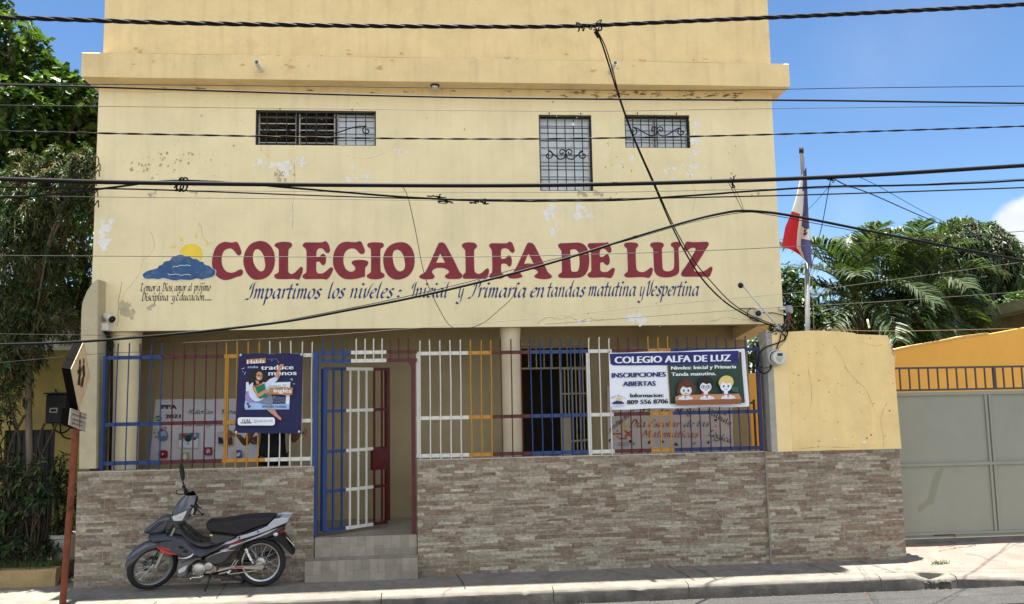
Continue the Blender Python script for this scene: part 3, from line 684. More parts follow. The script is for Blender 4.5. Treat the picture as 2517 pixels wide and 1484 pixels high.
xs6 = [(667, M_WHT), (722, M_WHT), (777, M_WHT), (833, M_WHT), (887, M_WHT), (942, M_AMB), (998, M_AMB), (1052, M_AMB), (1107, M_MAR), (1162, M_MAR), (1215, M_MAR), (1268, M_BLUE), (1322, M_BLUE), (1376, M_BLUE), (1430, M_BLUE)]
xs7 = [(30, M_BLUE), (118, M_BLUE), (205, M_WHT), (308, M_WHT), (405, M_WHT), (500, M_MAR), (597, M_MAR), (690, M_MAR), (787, M_AMB), (882, M_AMB), (978, M_AMB), (1075, M_NAVY), (1170, M_NAVY), (1263, M_NAVY), (1358, M_NAVY), (1455, M_NAVY), (1550, M_NAVY), (1640, M_NAVY), (1730, M_NAVY)]
fence('long bar fence painted white, amber, maroon and blue between the gate and the meter wall', [(ux6(x, 100), c) for x, c in xs6]+[(ux7(x), c) for x, c in xs7],
      [(ux6(648), ux6(933), M_WHT), (ux6(933), ux6(1062), M_AMB), (ux6(1062), ux6(1275), M_MAR), (ux6(1275), ux7(205), M_BLUE), (ux7(205), ux7(432), M_WHT), (ux7(432), ux7(795), M_MAR), (ux7(795), ux7(1005), M_AMB), (ux7(1005), ux7(1845), M_NAVY)],
      [(ux6(660), M_WHT, 1.33, zt_-.0), (ux7(208, 600), M_WHT, 1.31, zt_-.02), (ux7(1848, 300)+.01, M_NAVY, 1.31, zt_+.022)], wz2+.004)
# --- gate frame and open leaf
GY = .055
gp = lambda x, y, yy=GY: P(*z6(x, y), yy)
gate = thing('gate', (PX(*z6(110, 600), GY), GY, .46), 'tall blue, white and maroon barred gate standing open above the steps', 'gate')
jl, jr = gp(100, 600).x+.0, gp(632, 600).x
zT, zU, zB = gp(300, 118).z, gp(300, 163).z, .465
b = MB(); b.bar((jl, GY, zB), (jl, GY, zT+.02), .055, .05); b.build('left_jamb'.replace('left_', ''), M_BLUE, gate)
b = MB(); b.bar((jr, GY, zB), (jr, GY, zU), .045, .05); b.build('jamb', M_MAR, gate)
for z in (zT, zU):
    for (xa, xb, m_) in ((100, 295, M_BLUE), (295, 486, M_WHT), (486, 652, M_MAR)):
        b = MB(); b.box(gp(xa, 130).x+(.028 if xa == 100 else 0), gp(xb, 130).x-.0005, GY-.02, GY+.02, z-.021, z+.021); b.build('rail', m_, gate)
b = MB(); x = gp(256, 140).x; b.box(x-.018, x+.018, GY-.024, GY+.022, zU+.022, zT-.022); b.build('spacer', M_BLUE, gate)
b = MB(); x = gp(640, 170).x; b.prism([(jr-.06, zU-.022), (jr-.023, zU-.022), (jr-.023, zU-.075)], GY-.02, GY+.02); b.build('corner_brace', M_MAR, gate)
for (x_, m_) in [(143, M_BLUE), (197, M_BLUE), (250, M_BLUE), (323, M_WHT), (371, M_WHT), (417, M_WHT), (463, M_WHT), (508, M_MAR), (553, M_MAR), (606, M_MAR)]:
    x = gp(x_, 100).x; b = MB(); b.tube([(x, GY-.028, zU), (x, GY-.028, zT+.12), (x, GY-.032, zT+.14), (x+.003, GY-.04, zT+.165)], [.0075]*2+[.009, .002], 6); b.build('spike', m_, gate)
# leaf: hinge on the left jamb, swung inwards
A_ = gp(135, 600); hx, hy = A_.x+.005, GY+.02
ly = GY+.62; lxr = P(*z6(497, 640), ly).x
hv = Vector((lxr-hx, ly-hy, 0)); LW = hv.length; hd = hv.normalized(); hn = Vector((hd.y, -hd.x, 0))
LB, LT = .52, gp(135, 205).z
def LP(f, z, d=0): q = Vector((hx, hy, 0))+hd*(LW*f)+hn*d; return (q.x, q.y, z)
def lbar(f0, z0, f1, z1, w, m_, name, parent, d=0):
    b = MB(); p, q = Vector(LP(f0, z0, d)), Vector(LP(f1, z1, d)); t = (q-p).normalized(); a = hd if abs(t.z) > .5 else Vector((0, 0, 1)); c = hn
    vs = [e+a*sx*w/2+c*sy*w/2 for e in (p, q) for sx, sy in ((-1, -1), (1, -1), (1, 1), (-1, 1))]
    b.add(vs, [(3, 2, 1, 0), (4, 5, 6, 7), (0, 1, 5, 4), (1, 2, 6, 5), (2, 3, 7, 6), (3, 0, 4, 7)]); return b.build(name, m_, parent)
leaf = lbar(.02, LB, .02, LT, .055, M_BLUE, 'gate_leaf', gate)
lbar(.98, LB+.02, .98, LT+.02, .05, M_MAR, 'stile', leaf)
fr_ = lambda x: (x-135)/(497-135)
# perspective-correct fractions along the swung leaf
def frac(x):
    u, v = z6(x, 640); lo, hi = 0., 1.
    for _ in range(40):
        md = (lo+hi)/2; q = Vector(LP(md, 1.5)); d = q-CAM; uu = W0/2+FPX*d.dot(RT)/d.dot(FW)
        if uu < u: lo = md
        else: hi = md
    return lo
for (x, m_) in [(193, M_BLUE), (240, M_BLUE), (283, M_WHT), (328, M_WHT), (372, M_WHT), (415, M_MAR), (457, M_MAR)]:
    f = frac(x); lbar(f, LB, f, LT, .02, m_, 'bar', leaf, .018)
f1, f2 = frac(262), frac(410)
for zz in (LT, LT-.46*(LT-LB)/1.99*1.15, LT-.46*2*(LT-LB)/1.99*1.12, LT-.46*3*(LT-LB)/1.99*1.1, LB):
    for (a, c, m_) in ((.03, f1, M_BLUE), (f1, f2, M_WHT), (f2, .97, M_MAR)): lbar(a, zz, c, zz, .036, m_, 'rail', leaf)
b = MB(); zl = gp(455, 640, ly).z; zh = gp(455, 750, ly).z; q = [Vector(LP(f2-.01, zh, .03)), Vector(LP(1.0, zh, .03)), Vector(LP(1.0, zl, .03)), Vector(LP(f2-.01, zl, .03))]; nn = hn*.03
b.add([p for p in q]+[p-nn*2 for p in q], [(0, 1, 2, 3), (7, 6, 5, 4), (0, 4, 5, 1), (1, 5, 6, 2), (2, 6, 7, 3), (3, 7, 4, 0)]); b.build('lock_box', M_MAR, leaf)

# ================================================================ LETTERING HELPERS
_dg = None
def text_poly(body, size=1.0, spacing=1.0):
    c = bpy.data.curves.new('t', 'FONT'); c.body = body; c.size = size; c.space_character = spacing; c.resolution_u = 3; c.fill_mode = 'FRONT'
    o = bpy.data.objects.new('t', c); col.objects.link(o); dg = bpy.context.evaluated_depsgraph_get(); dg.update()
    me = bpy.data.meshes.new_from_object(o.evaluated_get(dg)); vs = [tuple(v.co) for v in me.vertices]; fs = [tuple(p.vertices) for p in me.polygons]
    bpy.data.objects.remove(o); bpy.data.curves.remove(c); bpy.data.meshes.remove(me); return vs, fs
class Sheet:
    """flat printed figures on a vertical plane; layers sit about a millimetre in front of one another"""
    def __init__(s, conv, y, step=.0012): s.c = conv; s.y = y; s.k = 0; s.b = MB(); s.step = step
    def pt(s, p): q = P(*s.c(*p), s.y); return (q.x, q.z)
    def layer(s): s.k += 1; return s
    def poly(s, pts, m, holes=(), smooth=0, same=False):
        if not same: s.k += 1
        s.b.mat(m); loops = [[s.pt(p) for p in (smooth_loop(l, smooth) if smooth else l)] for l in [pts, *holes]]
        s.b.flat(loops, s.y-s.k*s.step); return s
    def ell(s, cx, cy, rx, ry, m, n=24, rot=0, same=False):
        return s.poly([(cx+rx*math.cos(a)*math.cos(rot)-ry*math.sin(a)*math.sin(rot), cy+rx*math.cos(a)*math.sin(rot)+ry*math.sin(a)*math.cos(rot)) for a in [2*math.pi*i/n for i in range(n)]], m, same=same)
    def line(s, pts, w, m, same=False):
        if not same: s.k += 1
        s.b.mat(m)
        for i in range(len(pts)-1):
            a, c = Vector(pts[i]), Vector(pts[i+1]); t = (c-a).normalized(); n = Vector((-t.y, t.x))*w/2; e = t*w*.2
            s.b.flat([[s.pt(p) for p in (a+n-e, a-n-e, c-n+e, c+n+e)]], s.y-s.k*s.step-i*.00004)
        return s
    def text(s, body, x0, x1, yb, h, m, yb1=None, bold=0, spacing=1.0, slant=0):
        """body fitted between x0 and x1 on the baseline yb (yb1 at the right end), cap height h, in source pixels"""
        s.k += 1; s.b.mat(m); vs, fs = text_poly(body, 1, spacing)
        a = min(v[0] for v in vs); w = max(v[0] for v in vs)-a; yb1 = yb if yb1 is None else yb1
        cap = .73
        for dx in ([0] if not bold else [-bold, bold]):
            bb = len(s.b.v); yy = s.y-s.k*s.step-(.0003 if dx > 0 else 0)
            for v in vs:
                t = (v[0]-a)/w; p = s.pt((x0+(x1-x0)*t+dx+slant*v[1]/cap*h, yb+(yb1-yb)*t-v[1]/cap*h)); s.b.v.append((p[0], yy, p[1]))
            for f in fs: s.b.face([bb+i for i in f])
        return s
    def build(s, name, parent): return s.b.build(name, None, parent)
ACC = {'á': 'a', 'é': 'e', 'í': 'i', 'ó': 'o'}
bowl = [(.56, .86), (.36, 1), (.12, .72), (.06, .3), (.2, 0), (.42, .22), (.58, .66)]
tail = [(.6, 1), (.57, .3), (.66, 0), (.8, .14)]
GLY = {
 'a': ([bowl, tail], .86), 'c': ([[(.55, .84), (.36, 1), (.12, .72), (.06, .3), (.25, 0), (.52, .18)]], .62),
 'd': ([bowl, [(.72, 1.85), (.6, 1.5), (.57, .3), (.66, 0), (.8, .14)]], .86), 'e': ([[(.1, .48), (.42, .6), (.52, .86), (.34, 1), (.12, .72), (.06, .3), (.24, 0), (.54, .2)]], .64),
 'g': ([bowl, [(.6, 1), (.58, 0), (.5, -.5), (.26, -.7), (0, -.55)]], .82), 'h': ([[(.12, 1.75), (.1, 0)], [(.1, .6), (.36, 1), (.52, .84), (.5, .2), (.6, 0), (.72, .14)]], .8),
 'i': ([[(.02, .84), (.14, 1), (.13, .2), (.24, 0), (.38, .14)], [(.13, 1.56), (.30, 1.40)]], .44), 'j': ([[(.14, 1), (.14, -.3), (.02, -.65), (-.16, -.7)], [(.13, 1.56), (.30, 1.40)]], .42),
 'l': ([[(.36, 1.85), (.17, 1.5), (.12, .2), (.22, 0), (.36, .14)]], .44),
 'm': ([[(-.02, .84), (.1, 1), (.1, 0)], [(.1, .6), (.3, 1), (.43, .84), (.42, 0)], [(.42, .6), (.62, 1), (.76, .84), (.74, .2), (.84, 0), (.96, .14)]], 1.04),
 'n': ([[(-.02, .84), (.1, 1), (.1, 0)], [(.1, .6), (.36, 1), (.51, .84), (.49, .2), (.59, 0), (.72, .14)]], .8),
 'o': ([[(.32, 1), (.12, .74), (.06, .3), (.22, 0), (.44, .14), (.57, .55), (.5, .9), (.32, 1)]], .68),
 'p': ([[(-.02, .84), (.12, 1), (.1, -.7)], [(.1, .6), (.36, 1), (.56, .8), (.54, .3), (.36, 0), (.12, .16)]], .74),
 'r': ([[(-.02, .84), (.1, 1), (.1, 0)], [(.1, .6), (.3, 1), (.48, .92)]], .54), 's': ([[(.5, .88), (.32, 1), (.14, .8), (.26, .56), (.42, .36), (.38, .08), (.2, 0), (.02, .14)]], .58),
 't': ([[(.18, 1.5), (.12, .2), (.22, 0), (.38, .14)], [(-.08, 1), (.4, 1)]], .46), 'u': ([[(-.02, .84), (.12, 1), (.08, .3), (.2, 0), (.4, .2), (.53, .64)], [(.55, 1), (.53, .3), (.62, 0), (.74, .14)]], .82),
 'v': ([[(-.02, .84), (.12, 1), (.14, .3), (.25, 0), (.44, .4), (.52, 1.1), (.72, 1.55)]], .66), 'y': ([[(-.02, .84), (.12, 1), (.08, .3), (.2, 0), (.4, .2), (.53, .64)], [(.55, 1), (.5, 0), (.4, -.5), (.16, -.72), (-.1, -.55), (-.2, -.7)]], .78),
 'I': ([[(.5, 1.75), (.33, 1.5), (.3, .35), (.16, -.06), (-.14, -.08), (-.28, -.24)], [(.24, 1.7), (.08, 1.4), (.04, .95)]], .56), 'P': ([[(.42, 1.5), (.3, .4), (.14, -.04), (-.12, -.06), (-.26, -.22)], [(.16, 1.2), (.4, 1.75), (.7, 1.62), (.68, 1.1), (.4, .72)]], .78),
 'T': ([[(.0, 1.25), (.14, 1.62), (.46, 1.5), (.72, 1.72)], [(.36, 1.54), (.16, .9), (.12, .3), (.34, 0), (.6, .18)]], .76), 'D': ([[(.2, 1.6), (.16, .05)], [(.0, 1.55), (.36, 1.72), (.74, 1.2), (.68, .4), (.4, 0), (.02, .08)]], .9),
 'E': ([[(.74, 1.5), (.46, 1.72), (.2, 1.4), (.32, .98), (.54, .92)], [(.32, .98), (.1, .6), (.12, .18), (.4, 0), (.72, .24)]], .78), 'V': ([[(.0, 1.3), (.16, 1.6), (.16, .3), (.3, 0), (.5, .6), (.52, 1.45), (.74, 1.85)]], .62),
 'H': ([[(.2, 1.75), (.1, 0)], [(.74, 1.75), (.64, 0)], [(-.06, .8), (.2, .95), (.7, .9)]], .9), 'A': ([[(-.05, .1), (.1, .1), (.4, 1.3), (.5, 1.75), (.54, .8), (.64, 0), (.8, .14)], [(.2, .62), (.62, .66)]], .88),
 'C': ([[(.72, 1.4), (.52, 1.72), (.22, 1.4), (.1, .7), (.2, .1), (.46, 0), (.72, .3)]], .76), 'L': ([[(.54, 1.5), (.4, 1.72), (.26, 1.3), (.24, .4), (.06, .02), (.34, .12), (.7, 0)]], .74),
 'M': ([[(-.06, .02), (.14, 1.72)], [(.14, 1.72), (.44, .4)], [(.44, .4), (.86, 1.75)], [(.86, 1.75), (.86, .2), (1.0, 0)]], 1.12),
 '1': ([[(.08, 1.3), (.3, 1.65), (.28, 0)]], .5), '2': ([[(.06, 1.3), (.28, 1.65), (.52, 1.3), (.3, .7), (.04, 0), (.58, .06)]], .66), '.': ([[(.02, .14), (.16, .0)]], .3), ',': ([[(.04, .1), (.16, .02), (.04, -.25)]], .3), ':': ([[(.02, .16), (.18, .0)], [(.02, .9), (.18, .74)]], .3), ' ': ([], .45)}
def script(b, conv, y, word, x0, x1, yb, xh, m, yb1=None, slant=.22, nib=.085, nang=42, fit=True):
    """hand lettered word with a broad nib, fitted between x0 and x1 on the baseline (source pixels)"""
    b.mat(m); strokes = []; cx = 0
    for ch in word:
        base = ACC.get(ch, ch); st, w = GLY[base]
        for s_ in st:
            if ch == 'í' and s_ is st[1]: continue
            strokes.append([(cx+p[0]+slant*p[1], p[1]) for p in s_])
        if ch in ACC: strokes.append([(cx+.3+slant*1.25, 1.2), (cx+.46+slant*1.55, 1.6)])
        cx += w
    xs = [p[0] for s_ in strokes for p in s_]; a, w = min(xs), max(xs)-min(xs); yb1 = yb if yb1 is None else yb1
    sx = (x1-x0)/w; n = Vector((math.cos(R(nang)), math.sin(R(nang))))*nib
    k = 0
    for s_ in strokes:
        pts = smooth_loop(s_, 5, False) if len(s_) > 2 else s_
        off = [(Vector((p[0]-a, p[1]))) for p in pts]
        for i in range(len(off)-1):
            vs = []
            for q in (off[i]-n*Vector((1, 1)).x, off[i]+n, off[i+1]+n, off[i+1]-n):
                t = q.x/w; p = P(*conv(x0+q.x*sx, yb+(yb1-yb)*t-q.y*xh), y); vs.append((p.x, y-.00003*(k % 40), p.z))
            e1 = Vector(vs[1])-Vector(vs[0]); e2 = Vector(vs[2])-Vector(vs[1])
            if e1.cross(e2).y > 0: vs = vs[::-1]
            b.add(vs, [(0, 1, 2, 3)]); k += 1

# ================================================================ PAINTED SIGN ON THE FACADE
LET = [(620, [[(60, 590), (75, 440), (130, 270), (220, 165), (340, 122), (430, 130), (510, 135), (570, 120), (620, 135), (665, 215), (705, 335), (695, 390), (650, 420), (605, 390), (560, 330), (500, 275), (430, 265), (350, 295), (295, 370), (272, 480), (278, 600), (310, 690), (370, 765), (460, 797), (560, 785), (640, 740), (695, 725), (735, 750), (742, 800), (715, 850), (670, 875), (600, 890), (500, 930), (400, 957), (310, 955), (210, 910), (130, 830), (80, 720)]]),
 (620, [[(750, 560), (770, 400), (830, 260), (940, 150), (1110, 102), (1250, 130), (1360, 230), (1425, 370), (1440, 520), (1425, 650), (1380, 770), (1300, 870), (1190, 930), (1070, 952), (960, 935), (860, 850), (790, 730)], [(957, 440), (975, 350), (1010, 295), (1060, 278), (1110, 300), (1160, 360), (1200, 450), (1222, 570), (1228, 650), (1205, 730), (1150, 768), (1090, 750), (1030, 690), (980, 590), (960, 510)]]),
 (620, [[(1435, 185), (1470, 150), (1560, 125), (1660, 120), (1760, 130), (1810, 160), (1815, 200), (1790, 245), (1750, 275), (1735, 340), (1730, 600), (1732, 750), (1750, 800), (1800, 825), (1860, 805), (1920, 755), (1980, 690), (2015, 668), (2050, 690), (2050, 760), (2025, 840), (1975, 940), (1930, 945), (1850, 932), (1700, 937), (1500, 935), (1450, 910), (1425, 870), (1440, 835), (1490, 810), (1520, 780), (1527, 700), (1527, 330), (1515, 280), (1480, 245), (1440, 215)]]),
 (900, [[(-20, 190), (0, 155), (50, 133), (200, 133), (390, 133), (440, 115), (490, 110), (530, 150), (560, 210), (575, 290), (565, 350), (530, 368), (490, 355), (450, 310), (410, 270), (355, 258), (305, 285), (278, 350), (278, 440), (300, 445), (350, 440), (390, 395), (430, 383), (470, 410), (487, 480), (485, 560), (460, 615), (425, 633), (390, 612), (350, 560), (310, 553), (278, 565), (272, 650), (275, 740), (295, 795), (340, 815), (410, 810), (470, 780), (540, 720), (600, 678), (640, 700), (635, 760), (590, 850), (540, 920), (490, 945), (420, 935), (300, 935), (150, 938), (40, 938), (-10, 915), (-30, 880), (-10, 840), (35, 810), (55, 780), (62, 650), (62, 360), (50, 290), (25, 250), (-15, 225)]]),
 (900, [[(643, 540), (655, 400), (710, 260), (800, 160), (920, 118), (1040, 125), (1130, 130), (1210, 108), (1260, 120), (1295, 190), (1340, 300), (1325, 370), (1270, 388), (1215, 360), (1160, 300), (1100, 268), (1010, 270), (930, 320), (880, 410), (868, 520), (880, 620), (920, 710), (980, 762), (1050, 775), (1110, 750), (1130, 710), (1115, 655), (1065, 610), (1050, 575), (1085, 535), (1180, 518), (1300, 518), (1390, 540), (1415, 580), (1400, 630), (1360, 670), (1345, 730), (1345, 850), (1330, 885), (1240, 910), (1120, 935), (1000, 943), (880, 925), (780, 860), (700, 755), (655, 650)]]),
 (900, [[(1393, 190), (1420, 150), (1500, 132), (1620, 132), (1720, 142), (1755, 185), (1745, 230), (1700, 262), (1680, 310), (1680, 600), (1690, 770), (1730, 800), (1775, 845), (1755, 895), (1680, 930), (1560, 943), (1440, 928), (1385, 885), (1395, 840), (1450, 805), (1472, 770), (1477, 650), (1475, 330), (1455, 265), (1410, 230)]]),
 (900, [[(1742, 530), (1760, 400), (1830, 260), (1950, 165), (2110, 127), (2240, 145), (2340, 220), (2405, 340), (2430, 480), (2425, 630), (2380, 760), (2290, 870), (2170, 930), (2040, 950), (1920, 915), (1830, 830), (1770, 700)], [(1950, 450), (1955, 380), (1985, 315), (2050, 293), (2110, 315), (2160, 375), (2195, 450), (2215, 560), (2222, 640), (2195, 730), (2120, 768), (2050, 745), (1990, 650), (1962, 550)]]),
 (1230, [[(490, 205), (520, 150), (575, 132), (640, 150), (690, 220), (760, 350), (860, 540), (960, 750), (1000, 805), (1032, 838), (1030, 890), (985, 925), (900, 935), (760, 935), (690, 920), (655, 885), (670, 845), (715, 820), (742, 780), (725, 745), (670, 710), (590, 692), (500, 692), (420, 715), (375, 760), (378, 805), (415, 850), (425, 890), (390, 930), (300, 942), (190, 940), (110, 915), (92, 880), (120, 845), (190, 805), (240, 755), (330, 570), (430, 340)], [(548, 385), (575, 425), (640, 548), (650, 576), (560, 575), (475, 578), (472, 560), (525, 430)]]),
 (1230, [[(1025, 195), (1060, 155), (1130, 133), (1240, 133), (1320, 155), (1358, 205), (1340, 250), (1300, 290), (1293, 350), (1295, 600), (1300, 740), (1330, 800), (1390, 825), (1450, 805), (1510, 755), (1560, 710), (1600, 705), (1620, 740), (1610, 820), (1580, 890), (1540, 932), (1470, 928), (1300, 930), (1100, 930), (1055, 915), (1042, 870), (1065, 830), (1100, 795), (1108, 740), (1105, 600), (1098, 340), (1085, 290), (1045, 245)]]),
 (1230, [[(1622, 205), (1650, 160), (1720, 150), (1870, 152), (2000, 150), (2050, 125), (2090, 118), (2130, 150), (2160, 215), (2183, 300), (2165, 350), (2130, 360), (2090, 335), (2050, 290), (2000, 265), (1930, 265), (1890, 300), (1880, 360), (1885, 480), (1920, 492), (1980, 485), (2020, 440), (2060, 415), (2100, 445), (2120, 520), (2112, 620), (2075, 663), (2040, 650), (2010, 610), (1960, 597), (1910, 600), (1887, 640), (1885, 760), (1905, 810), (1955, 845), (1960, 885), (1900, 920), (1800, 930), (1690, 920), (1632, 890), (1632, 845), (1665, 810), (1690, 770), (1693, 600), (1685, 350), (1670, 280), (1640, 240)]]),
 (1470, [[(680, 165), (735, 138), (800, 155), (850, 215), (920, 350), (1000, 510), (1090, 690), (1130, 780), (1180, 825), (1222, 870), (1205, 910), (1130, 935), (1020, 938), (920, 925), (850, 900), (840, 865), (880, 830), (915, 790), (890, 750), (830, 718), (740, 708), (640, 715), (570, 745), (530, 790), (545, 830), (575, 875), (540, 905), (430, 925), (330, 922), (270, 900), (258, 870), (285, 835), (360, 790), (420, 715), (500, 560), (590, 360)], [(710, 385), (740, 440), (805, 570), (818, 600), (720, 592), (622, 600), (625, 575), (680, 440)]]),
 (1470, [[(1357, 190), (1390, 160), (1450, 150), (1600, 145), (1750, 137), (1870, 150), (1960, 210), (2015, 310), (2040, 450), (2040, 600), (2010, 740), (1950, 840), (1850, 900), (1700, 912), (1550, 912), (1420, 910), (1370, 890), (1360, 860), (1385, 825), (1430, 795), (1443, 750), (1440, 600), (1435, 350), (1420, 300), (1380, 250)], [(1625, 330), (1640, 295), (1710, 283), (1765, 305), (1805, 360), (1825, 480), (1828, 620), (1808, 720), (1780, 765), (1710, 777), (1660, 765), (1640, 710), (1632, 560)]]),
 (1470, [[(2005, 190), (2035, 155), (2100, 148), (2380, 140), (2429, 127), (2469, 150), (2509, 230), (2529, 300), (2519, 345), (2480, 362), (2445, 340), (2400, 290), (2350, 270), (2300, 285), (2272, 340), (2275, 440), (2300, 450), (2350, 445), (2400, 405), (2445, 395), (2470, 425), (2490, 500), (2485, 590), (2435, 633), (2390, 610), (2350, 572), (2300, 572), (2282, 600), (2282, 720), (2310, 770), (2380, 785), (2450, 770), (2520, 715), (2564, 690), (2598, 705), (2602, 740), (2575, 830), (2540, 890), (2510, 913), (2440, 908), (2330, 897), (2200, 905), (2070, 905), (2020, 880), (2003, 845), (2030, 805), (2075, 775), (2087, 740), (2085, 600), (2078, 340), (2060, 280), (2020, 235)]]),
 (1790, [[(437, 190), (455, 150), (530, 133), (650, 135), (720, 150), (748, 185), (740, 220), (710, 255), (693, 310), (692, 450), (700, 650), (715, 730), (760, 770), (840, 785), (910, 765), (970, 720), (1030, 685), (1065, 710), (1060, 780), (1035, 850), (980, 910), (900, 900), (800, 893), (650, 900), (520, 903), (460, 885), (440, 850), (460, 815), (505, 780), (518, 720), (512, 500), (505, 320), (495, 265), (455, 230)]]),
 (1790, [[(1010, 185), (1040, 145), (1120, 130), (1200, 130), (1280, 145), (1308, 190), (1295, 230), (1270, 265), (1265, 330), (1272, 520), (1280, 680), (1310, 745), (1380, 768), (1460, 755), (1515, 715), (1535, 640), (1535, 450), (1530, 290), (1515, 245), (1470, 210), (1465, 165), (1500, 135), (1570, 120), (1640, 128), (1680, 175), (1665, 220), (1635, 250), (1630, 330), (1640, 500), (1645, 720), (1630, 800), (1580, 850), (1490, 885), (1380, 900), (1270, 895), (1180, 865), (1110, 790), (1092, 680), (1082, 450), (1075, 300), (1060, 255), (1020, 220)]]),
 (1790, [[(1770, 180), (1800, 125), (1840, 115), (1950, 128), (2120, 125), (2250, 120), (2290, 150), (2285, 200), (2240, 270), (2150, 420), (2050, 580), (1985, 690), (1968, 740), (1985, 765), (2060, 775), (2150, 775), (2230, 740), (2300, 690), (2340, 668), (2375, 690), (2360, 770), (2325, 860), (2290, 888), (2200, 885), (2050, 885), (1900, 885), (1760, 885), (1700, 860), (1688, 820), (1720, 750), (1800, 640), (1890, 500), (1960, 380), (2000, 310), (2005, 270), (1970, 250), (1910, 255), (1860, 285), (1800, 340), (1760, 330), (1738, 290), (1745, 250)]])]
b = MB(); hb = MB()
for i, (x0, loops) in enumerate(LET):
    cv = ZC(x0, 700, 7.40294); ls = []
    for l in loops: ls.append([(q.x, q.z) for q in (P(*cv(*p), F) for p in smooth_loop(l, 3))])
    b.mat(M_LETTER).flat(ls, F-.0022)
    o = ls[0]; a = sum(o[k][0]*o[(k+1) % len(o)][1]-o[(k+1) % len(o)][0]*o[k][1] for k in range(len(o)))
    hb.mat(M_LETW).flat([inset(o if a > 0 else o[::-1], -.006)], F-.0008-.00003*i) if len(ls) == 1 else hb.mat(M_LETW).flat([inset(o if a > 0 else o[::-1], -.006), *ls[1:]], F-.0008-.00003*i)
hb.build('letter_outline', None, school); b.build('name_lettering', None, school)
b = MB()
s1, s2, s3 = ZC(700, 830, 4.8404), ZC(1190, 830, 5.4717), ZC(1620, 820, 5.3553)
for (cv, w, x0, x1, yb, xh) in ((s1, 'Impartimos', 110, 1222, 260, 135), (s1, 'los', 1328, 1562, 255, 135), (s1, 'niveles', 1640, 2258, 252, 132), (s1, ':', 2312, 2362, 240, 110), (s2, 'Inicial', 85, 792, 275, 145), (s2, 'y', 868, 1005, 275, 145), (s2, 'Primaria', 1050, 2015, 275, 150), (s2, 'en', 2095, 2305, 272, 150), (s3, 'tandas', 18, 612, 312, 145), (s3, 'matutina', 668, 1412, 302, 145), (s3, 'y', 1432, 1552, 302, 145), (s3, 'Vespertina', 1596, 2412, 298, 145)):
    script(b, cv, F-.0022, w, x0, x1, yb, xh, M_SBLUE, nib=.125)
b.build('slogan_lettering', None, school)
b = MB(); s4 = ZC(380, 650, 2.79667)
for (w, x0, x1, yb, yb1) in (('Temor', 106, 230, 594, 593), ('a', 238, 264, 593, 593), ('Dios,', 282, 368, 593, 592), ('amor', 385, 482, 592, 591), ('al', 496, 532, 591, 590), ('prójimo', 545, 680, 590, 589), ('Disciplina', 112, 332, 672, 671), ('y', 354, 388, 671, 671), ('Educación', 400, 630, 670, 669), ('...', 638, 684, 669, 669)):
    script(b, s4, F-.0022, w, x0, x1, yb, 40, M_SBLK, yb1, nib=.125, slant=.14)
b.build('motto_lettering', None, school)
S = Sheet(s4, F-.0003, .0006)
CL = [(122, 455), (150, 432), (200, 415), (240, 405), (255, 385), (285, 372), (300, 350), (345, 340), (365, 312), (400, 300), (430, 292), (460, 297), (480, 310), (510, 308), (535, 325), (570, 330), (595, 348), (620, 352), (638, 375), (672, 385), (695, 405), (722, 420), (720, 455), (690, 478), (640, 490), (610, 498), (570, 488), (520, 502), (470, 500), (400, 506), (340, 498), (290, 485), (250, 495), (205, 490), (150, 492), (128, 480)]
S.poly([(421, 265), (435, 235), (470, 208), (520, 196), (570, 204), (605, 235), (620, 275), (614, 330), (560, 360), (470, 350), (425, 310)], M_WPAINT, smooth=3).poly([(425, 265), (440, 235), (472, 211), (520, 200), (568, 207), (602, 237), (616, 275), (611, 328), (560, 356), (470, 345), (428, 305)], M_SUNY, smooth=3)
for tri in ([(413, 116), (470, 176), (437, 196)], [(578, 74), (572, 168), (537, 162)], [(308, 218), (405, 216), (398, 248)], [(720, 176), (624, 196), (640, 222)], [(700, 272), (650, 266), (655, 282)]):
    c0 = (sum(p[0] for p in tri)/3, sum(p[1] for p in tri)/3)
    S.poly(tri, M_WPAINT, same=True)
    if tri[0][0] != 700: S.poly([(p[0]*.72+c0[0]*.28, p[1]*.72+c0[1]*.28) for p in tri], M_SUNY)
S.poly([(420+(p[0]-420)*1.016, 405+(p[1]-405)*1.03) for p in CL], M_WPAINT, smooth=3).poly(CL, M_CLOUD, smooth=3)
for ln in ([(372, 400), (380, 388), (410, 390), (430, 380), (465, 382), (490, 378), (520, 385)], [(330, 448), (350, 458), (400, 452), (440, 462), (480, 455), (520, 460)], [(280, 488), (310, 498), (340, 496)], [(395, 510), (440, 500), (480, 508)]):
    S.line(smooth_loop(ln, 4, False), 4, M_WPAINT)
S.build('sun_and_cloud_emblem', school)
